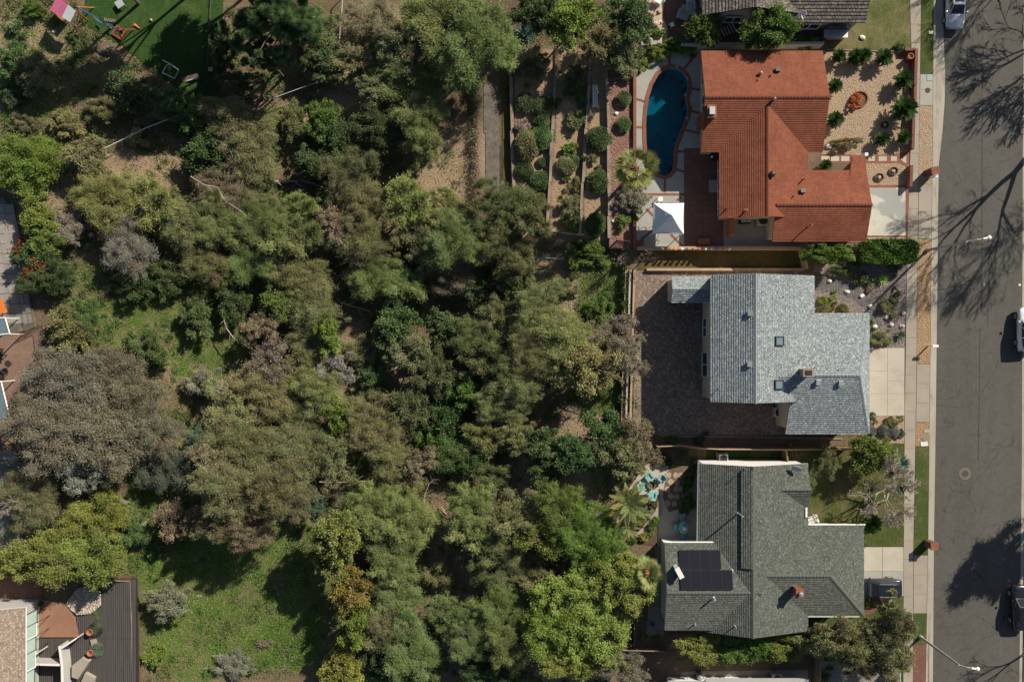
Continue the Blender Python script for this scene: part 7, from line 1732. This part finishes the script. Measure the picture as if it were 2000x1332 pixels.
# ---- palms, sago palms, agaves
def frond(L_, n, ll, lw, arch, v0=.5, seed=0, stem=True, up=.15):
    q = np.random.default_rng(seed); t = np.linspace(.12, 1, n); x = t * L_ * (1 - .12 * arch * t); z = up * L_ * t * 2 - arch * L_ * .75 * t * t
    P = []; D = []; Wv = []
    for i in range(n):
        for s in (-1, 1):
            k = math.sin(math.pi * min(1, .12 + .88 * t[i])) * .75 + .3; d = np.array([.75, s * (.9 - .45 * t[i]), -.18 + .2 * q.random()]); d = d / np.linalg.norm(d) * ll * k
            P.append((x[i], 0, z[i])); D.append(d); w = np.cross(d, (0, 0, 1.0)); Wv.append(w / np.linalg.norm(w) * lw)
    if stem:
        for i in range(n - 1):
            P.append((x[i], 0, z[i] + .004)); d = np.array([x[i + 1] - x[i], 0, z[i + 1] - z[i]]) * 1.6; D.append(d); Wv.append(np.array([0, 1.0, 0]) * .05)
    P, D, Wv = map(np.array, (P, D, Wv)); return P, D, Wv
def sago(nf, L_, seed, el=(.1, 1.1)):
    q = np.random.default_rng(seed); Ps, Ds, Ws = [], [], []; base = frond(L_, 18, L_ * .24, L_ * .05, .5, seed=seed)
    for i in range(nf):
        a = i * 2.39996 + q.uniform(-.2, .2); e = el[0] + (el[1] - el[0]) * (1 - i / nf) + q.uniform(-.1, .1); ca, sa, ce, se = math.cos(a), math.sin(a), math.cos(e), math.sin(e)
        Rm = np.array([[ca, -sa, 0], [sa, ca, 0], [0, 0, 1]]) @ np.array([[ce, 0, -se], [0, 1, 0], [se, 0, ce]]); k = q.uniform(.8, 1.1)
        for lst, m in zip((Ps, Ds, Ws), base): lst.append((m * k) @ Rm.T)
    P, D, Wv = map(np.concatenate, (Ps, Ds, Ws)); return leafmesh('fronds', P, D, Wv, np.clip(.5 + q.normal(size=len(P)) * .25, 0, 1), q.random(len(P)) * .5 + .4)
SAGO = [sago(110, .92, 1, (.0, 1.35)), sago(100, .92, 2, (.0, 1.35))]
SG = 'sago palms in the tan gravel yard'
SAGOS = [(1633,115,.72,'sago palm at the upper left of the gravel yard, leftmost of the top row'),(1664,116,.8,'sago palm in the top row, left half of the touching pair'),(1680,115,.8,'sago palm in the top row, right half of the touching pair'),(1719,119,.9,'sago palm in the top row, nearest the clay pot'),(1757,162,.95,'sago palm beside the brick wall, upper'),
         (1755,220,1.25,'largest and densest sago palm beside the brick wall'),(1626,172,.75,'sago palm beside the red roof, upper'),(1625,238,.85,'sago palm beside the red roof, lower'),(1717,275,.78,'sago palm above the entry walk, left one'),(1760,271,.72,'sago palm above the entry walk, right one'),(1609,325,.6,'small sago palm below the entry walk'),(1693,1017,1.05,'sago palm on the front lawn under the leafless tree')]
tk = MB().lathe([(.2, -.05), (.24, .3), (.16, .62), (.02, .68)], n=10); to = tk.build('trunk', BARK, link=False); TKM = to.data; bpy.data.objects.remove(to)
for k, (px, py, s, lb) in enumerate([(a, b, c * 1.18, d) for a, b, c, d in SAGOS]):
    r = thing('sago_palm', lb, 'sago palm', W(px, py, 0), random.uniform(0, 6), SG if k < 11 else None); o = piece('fronds', SAGO[k % 2], r, (0, 0, .62 * s), (0, 0, 0), (s, s, s)); o.color = (.04, .075, .02, 0); piece('trunk', TKM, r, scale=(s, s, s))
def agave(nf, L_, w, seed, el=(.15, 1.2)):
    q = np.random.default_rng(seed); P = []; D = []; Wv = []
    for i in range(nf):
        a = i * 2.39996; e = el[0] + (el[1] - el[0]) * (i / nf) ** .8; d = np.array([math.cos(a) * math.cos(e), math.sin(a) * math.cos(e), math.sin(e)]) * L_ * q.uniform(.8, 1.1)
        P.append(d * .05); D.append(d); Wv.append(np.array([-math.sin(a), math.cos(a), 0]) * w)
    return leafmesh('leaves', np.array(P), np.array(D), np.array(Wv), q.random(nf), q.random(nf) * .5 + .5)
AG = agave(34, 1.0, .16, 3)
for px, py, s, col, lb in ((1757,905,1.15,(.09,.16,.14),'blue green agave at the edge of the sidewalk'),(1722,547,.75,(.2,.28,.06),'lime green agave in the grey gravel yard'),(1756,655,.7,(.06,.1,.045),'dark agave beside the top of the beige driveway'),(1770,945,.8,(.06,.09,.06),'dark spiky agave under the leafless tree'),(1025,70,1.5,(.07,.13,.11),'large blue green agave in the shade at the top'),(1224,1233,.6,(.3,.36,.3),'pale agave in the wooden frame bed'),
                           (560,1006,.9,(.10,.15,.13),'blue grey agave under the mottled olive trees'),(625,965,.9,(.10,.15,.13),'blue grey agave beside the short drain'),(1008,76,1.0,(.07,.12,.10),'small blue green agave at the timber wall top')):
    b = A(px, py); r = thing('agave', lb, 'agave', b, random.uniform(0, 6)); o = piece('leaves', AG, r, (0, 0, .05), (0, 0, 0), (s, s, s)); o.color = (*col, 0)
def fanleaf(seed):
    q = np.random.default_rng(seed); P = []; D = []; Wv = []
    for i in range(8): P.append((i * .12, 0, 0)); D.append((.14, 0, 0)); Wv.append((0, .045, 0))
    for i in range(26):
        a = -1.75 + 3.5 * i / 25; L_ = .95 * (1 - .12 * abs(a)) * q.uniform(.9, 1.08); P.append((.92, 0, 0)); D.append((math.cos(a) * L_, math.sin(a) * L_, -.14 + q.uniform(-.06, .06) - .12 * abs(math.cos(a)))); Wv.append((-math.sin(a) * .09, math.cos(a) * .09, .02))
    n = len(P); return leafmesh('frond', np.array(P, float), np.array(D, float), np.array(Wv, float), np.clip(.2 + q.random(n) * .8, 0, 1), q.random(n))
FAN = [fanleaf(k) for k in range(2)]
def palm(label, px, py, h, nf, meshes, L_, col, el, dead=0):
    p = A(px, py, h); gz_ = g(p.x, p.y); r = thing('palm_tree', label, 'palm', (p.x, p.y, gz_)); MB().tube([(0, 0, -.1), (.05, 0, h * .5), (0, 0, h)], [.24, .19, .17], 10).build('trunk', BARK, r); MB().rock((0, 0, h), (.28, .28, .3), 5).build('crownshaft', ORANGEWOOD, r)
    for i in range(nf):
        a = i * 2.39996 + random.uniform(-.15, .15); e = el[0] + (el[1] - el[0]) * i / nf + random.uniform(-.12, .12); s = L_ * random.uniform(.85, 1.1)
        o = piece('frond', meshes[i % len(meshes)], r, (0, 0, h + .1), (random.uniform(-.3, .3), -e, a), (s, s, s)); o.color = (*[c * random.uniform(.85, 1.15) for c in col], 0 if i > dead else .9)
palm('fan palm with shaggy fronds overhanging the pool', 1242, 330, 5.2, 24, FAN, 1.2, (.15, .16, .05), (-.6, 1.2), 3)
palm('fan palm beside the lime tree left of the green roof', 1262, 1118, 4.0, 22, FAN, .95, (.17, .18, .065), (-.4, 1.2), 2)
DF = []
for k in range(2):
    P, D, Wv = frond(1.0, 30, .2, .022, .42, seed=k, up=.2); DF.append(leafmesh('frond', P, D, Wv, np.random.default_rng(k).random(len(P)), np.random.default_rng(k + 5).random(len(P)) * .4 + .4))
palm('feather palm with long drooping fronds beside the turquoise chairs', 1226, 982, 3.2, 30, DF, 2.3, (.12, .14, .05), (-.35, 1.2), 2)
palm('small feather palm by the curving path end', 1226, 1030, 2.0, 16, DF, 1.3, (.11, .13, .05), (-.2, 1.1), 1)
# ---- leafless trees
def bare(seed, Hh, spread, depth=6, r0=.2, twig=.011, lean=(0, 0), fork=.26):
    rr = random.Random(seed); m = MB()
    def grow_(p, d, L_, r, k):
        n = 3; pts = [p]; dd = d.copy()
        for i in range(n):
            dd = (dd + Vector((rr.uniform(-1, 1), rr.uniform(-1, 1), rr.uniform(-.6, .8))) * .16).normalized(); pts.append(pts[-1] + dd * L_ / n)
        r1 = max(twig, r * .66); m.tube(pts, [r + (r1 - r) * i / n for i in range(n + 1)], 6 if k > depth - 2 else (4 if k > 1 else 3), cap=False)
        if k == 0: return
        nb = 2 if k > depth - 1 else (3 if rr.random() < .55 else 2)
        for i in range(nb):
            ax = dd.orthogonal(); ax.rotate(Matrix.Rotation(rr.uniform(0, 6.28), 3, dd)); nd = dd.copy(); nd.rotate(Matrix.Rotation(rr.uniform(.28, .75) * (.7 if i == 0 else 1), 3, ax)); nd = (nd + Vector((0, 0, .10))).normalized()
            grow_(pts[-1] if i < 2 else pts[2], nd, L_ * rr.uniform(.66, .86), r1 * rr.uniform(.7, .95), k - 1)
        if k < depth - 1 and rr.random() < .8:
            ax = dd.orthogonal(); ax.rotate(Matrix.Rotation(rr.uniform(0, 6.28), 3, dd)); nd = dd.copy(); nd.rotate(Matrix.Rotation(rr.uniform(.6, 1.1), 3, ax)); grow_(pts[1], nd, L_ * .55, r * .45, max(0, k - 2))
    grow_(Vector((0, 0, -.1)), Vector((lean[0], lean[1], 1)).normalized(), Hh * fork, r0, depth); return m
def spreading(seed, k=1.0):
    m = bare(seed, 5, 3, 0, .16, .1, (.15, -.05), .28); top = Vector((.2, -.05, 1.35)); rr = random.Random(seed)
    for i in range(8):
        a = i * .785 + rr.uniform(-.3, .3); el = rr.uniform(.35, .95); s = bare(seed + i, rr.uniform(4.4, 6.2), 3, 6, .085, .017, (0, 0), .22); d = Vector((math.cos(a) * math.cos(el), math.sin(a) * math.cos(el), math.sin(el))); Mx = d.to_track_quat('Z', 'Y').to_matrix(); m.add([top + Vector((.55, -.25, .1)) * (1 if i % 2 else .2) + Mx @ Vector(v) for v in s.v], s.f)
    m.v = [(v[0] * k, v[1] * k, v[2] * k) for v in m.v]; return m
def baretree(label, loc_, m, mat, group=None, name='bare_tree'):
    r = thing(name, label, 'tree', loc_, 0, group); m.build('branches', mat, r); return r
baretree('leafless pale barked tree on the front lawn by the sidewalk', W(1706, 950, 0), spreading(22), PALEBARK)
baretree('dead brown brush heap at the corner of the brown patio', W(1252, 512, .0), bare(5, 3.2, 2, 6, .06, .012, (0, 0)), plain('dead_twig', (.2, .15, .11), .9, .2))
baretree('grey dead brush beside the green slope at the patio corner', A(1210, 512), bare(8, 3.0, 2, 6, .05, .012, (0, 0)), plain('dead_twig_grey', (.24, .2, .175), .9, .2))
baretree('leafless yellowing tree at the left edge', A(70, 970), bare(31, 5.5, 2, 5, .13, .014, (-.1, .1)), PALEBARK)
# trees across the street: outside the frame, only their shadows reach the road
baretree('tall leafless street tree beyond the right edge, its shadow on the road', W(2060, 250, 0), bare(41, 14.5, 4, 8, .42, .018, (0, 0)), BARK)
baretree('leafless street tree beyond the upper right corner, its shadow on the road', W(2092, 30, 0), spreading(43, 1.65), BARK)
baretree('leafless street tree at the lower right edge, twigs and shadow on the road', W(2022, 1262, 0), bare(47, 6.5, 3, 6, .15, .014, (-.25, .05)), BARK)
baretree('leafless street tree by the top right edge, shadow beside the white car', W(2100, -130, 0), bare(44, 12, 4, 7, .26, .018, (0, 0)), BARK)
plant('broad dark 440 -62 78 60 15 0 | tall dark tree above the top edge shading the back lawn')
plant('broad dark 455 -96 68 60 9.5 0 | dark tree above the top edge shading the right side of the lawn')
plant('fine oakD 446 -84 55 46 12 0 | slimmer dark oak above the top edge beside the dark tree')
plant('fine oak 300 -120 60 50 12 0 | tall oak above the top edge left of the dark one')
plant('broad dark 180 -75 60 50 11 0 | tall dark tree above the top edge behind the play tower')
plant('broad dark 2205 975 58 72 9 0 | dense street tree beyond the right edge shading the black car')
# ---- ground cover that nobody could count
def scatter(name, n, dens, build, seed, label, color, mat=None, alpha=0):
    q = np.random.default_rng(seed); U = q.uniform(0, 1240, n * 6); V = q.uniform(-10, 1345, n * 6); k = q.random(n * 6) < dens(U, V); U, V = U[k][:n], V[k][:n]
    X, Y = (U - 1000) / 20, (666 - V) / 20; Z = G(X, Y); P, D, Wv, v, b = build(np.stack([X, Y, Z], 1), q)
    o = bpy.data.objects.new(name, leafmesh(name, P, D, Wv, v, b, mat)); C.objects.link(o); o.color = (*color, alpha); o['label'] = label; o['category'] = name.replace('_', ' '); o['kind'] = 'stuff'; return o
def notlots(U, V): return ~(((U > 1236)) | ((U < 95) & (V > 378) & (V < 900)) | ((U < 268) & (V > 1122)) | ((U > 1190) & (V > 1200)) | ((U > 936) & (U < 996) & (V > 84) & (V < 400)) | inside(TOPLAWN, U, V))
def tuft(lo, hi, w, up):
    def f(P, q):
        n = len(P); a = q.uniform(0, 6.283, n); L_ = q.uniform(lo, hi, n)[:, None]; e = q.uniform(*up, n); D = np.stack([np.cos(a) * np.cos(e), np.sin(a) * np.cos(e), np.sin(e)], 1) * L_
        Wv = np.stack([-np.sin(a), np.cos(a), q.uniform(-.4, .4, n)], 1) * w; patch = .5 + .5 * np.sin(P[:, 0] * .8 + 1) * np.sin(P[:, 1] * .9); return P + np.array([0, 0, .02]), D, Wv, np.clip(.6 * q.random(n) + .4 * patch, 0, 1), q.random(n)
    return f
def clumpy(U, V, s): return np.clip(.5 + .6 * np.sin(U * .05 * s + 1.3 * np.sin(V * .031 * s)) * np.sin(V * .047 * s + 1.1 * np.sin(U * .037 * s)), 0, 1)
scatter('grass', 130000, lambda U, V: np.clip(blobs(GRASS, U, V) * 1.2, 0, 1) * (.25 + .75 * clumpy(U, V, 2.2)) * notlots(U, V), tuft(.12, .3, .035, (.4, 1.25)), 3, 'green grass growing in the clearings of the slope', (.105, .185, .034), None, .12)
scatter('dry_litter', 60000, lambda U, V: (np.clip(dry_mask(U, V) + .12, 0, 1) * ~((U > 990) & (V > 80) & (V < 476)) * (.3 + .7 * clumpy(U, V, 3))) * notlots(U, V), tuft(.08, .2, .035, (.0, .5)), 4, 'dry brown leaf litter and straw on the bare slopes', (.46, .35, .23), None, .2)
def sprig(P, q):
    k = 70; n = len(P) * k; C0 = np.repeat(P, k, 0); sz = np.repeat(.5 + 1.7 * q.random(len(P)) ** 2, k)[:, None]; off = q.normal(size=(n, 3)) * np.array([.27, .27, .16]) * sz; off[:, 2] = np.abs(off[:, 2]) + .04
    D = unit(off * 1.2 + q.normal(size=(n, 3)) * .5) * q.uniform(.1, .22, (n, 1)); Wv = unit(np.cross(D, q.normal(size=(n, 3)) * .6 + np.array([0, 0, 1.0]))) * .085; vc = np.repeat(q.random(len(P)), k); return C0 + off, D, Wv, np.clip(.45 * vc + .5 * q.random(n), 0, 1), np.repeat(q.random(len(P)), k)
scatter('undergrowth', 3600, lambda U, V: (clumpy(U, V, 1.3) ** 1.5 * (1 - np.clip(dry_mask(U, V) * 1.1, 0, 1)) * (1 - .8 * np.clip(blobs(GRASS, U, V), 0, 1)) * .6 + .06) * notlots(U, V) * ~((U > 990) & (V > 80) & (V < 476)), sprig, 5, 'low green undergrowth between the trees', (.075, .12, .034), None, .12)
scatter('weeds', 7000, lambda U, V: np.clip(dry_mask(U, V), 0, 1) * (clumpy(U, V, 5) > .78) * notlots(U, V), tuft(.12, .26, .09, (.1, .9)), 6, 'small scattered green weeds on the dry slopes', (.10, .12, .045), None, .1)
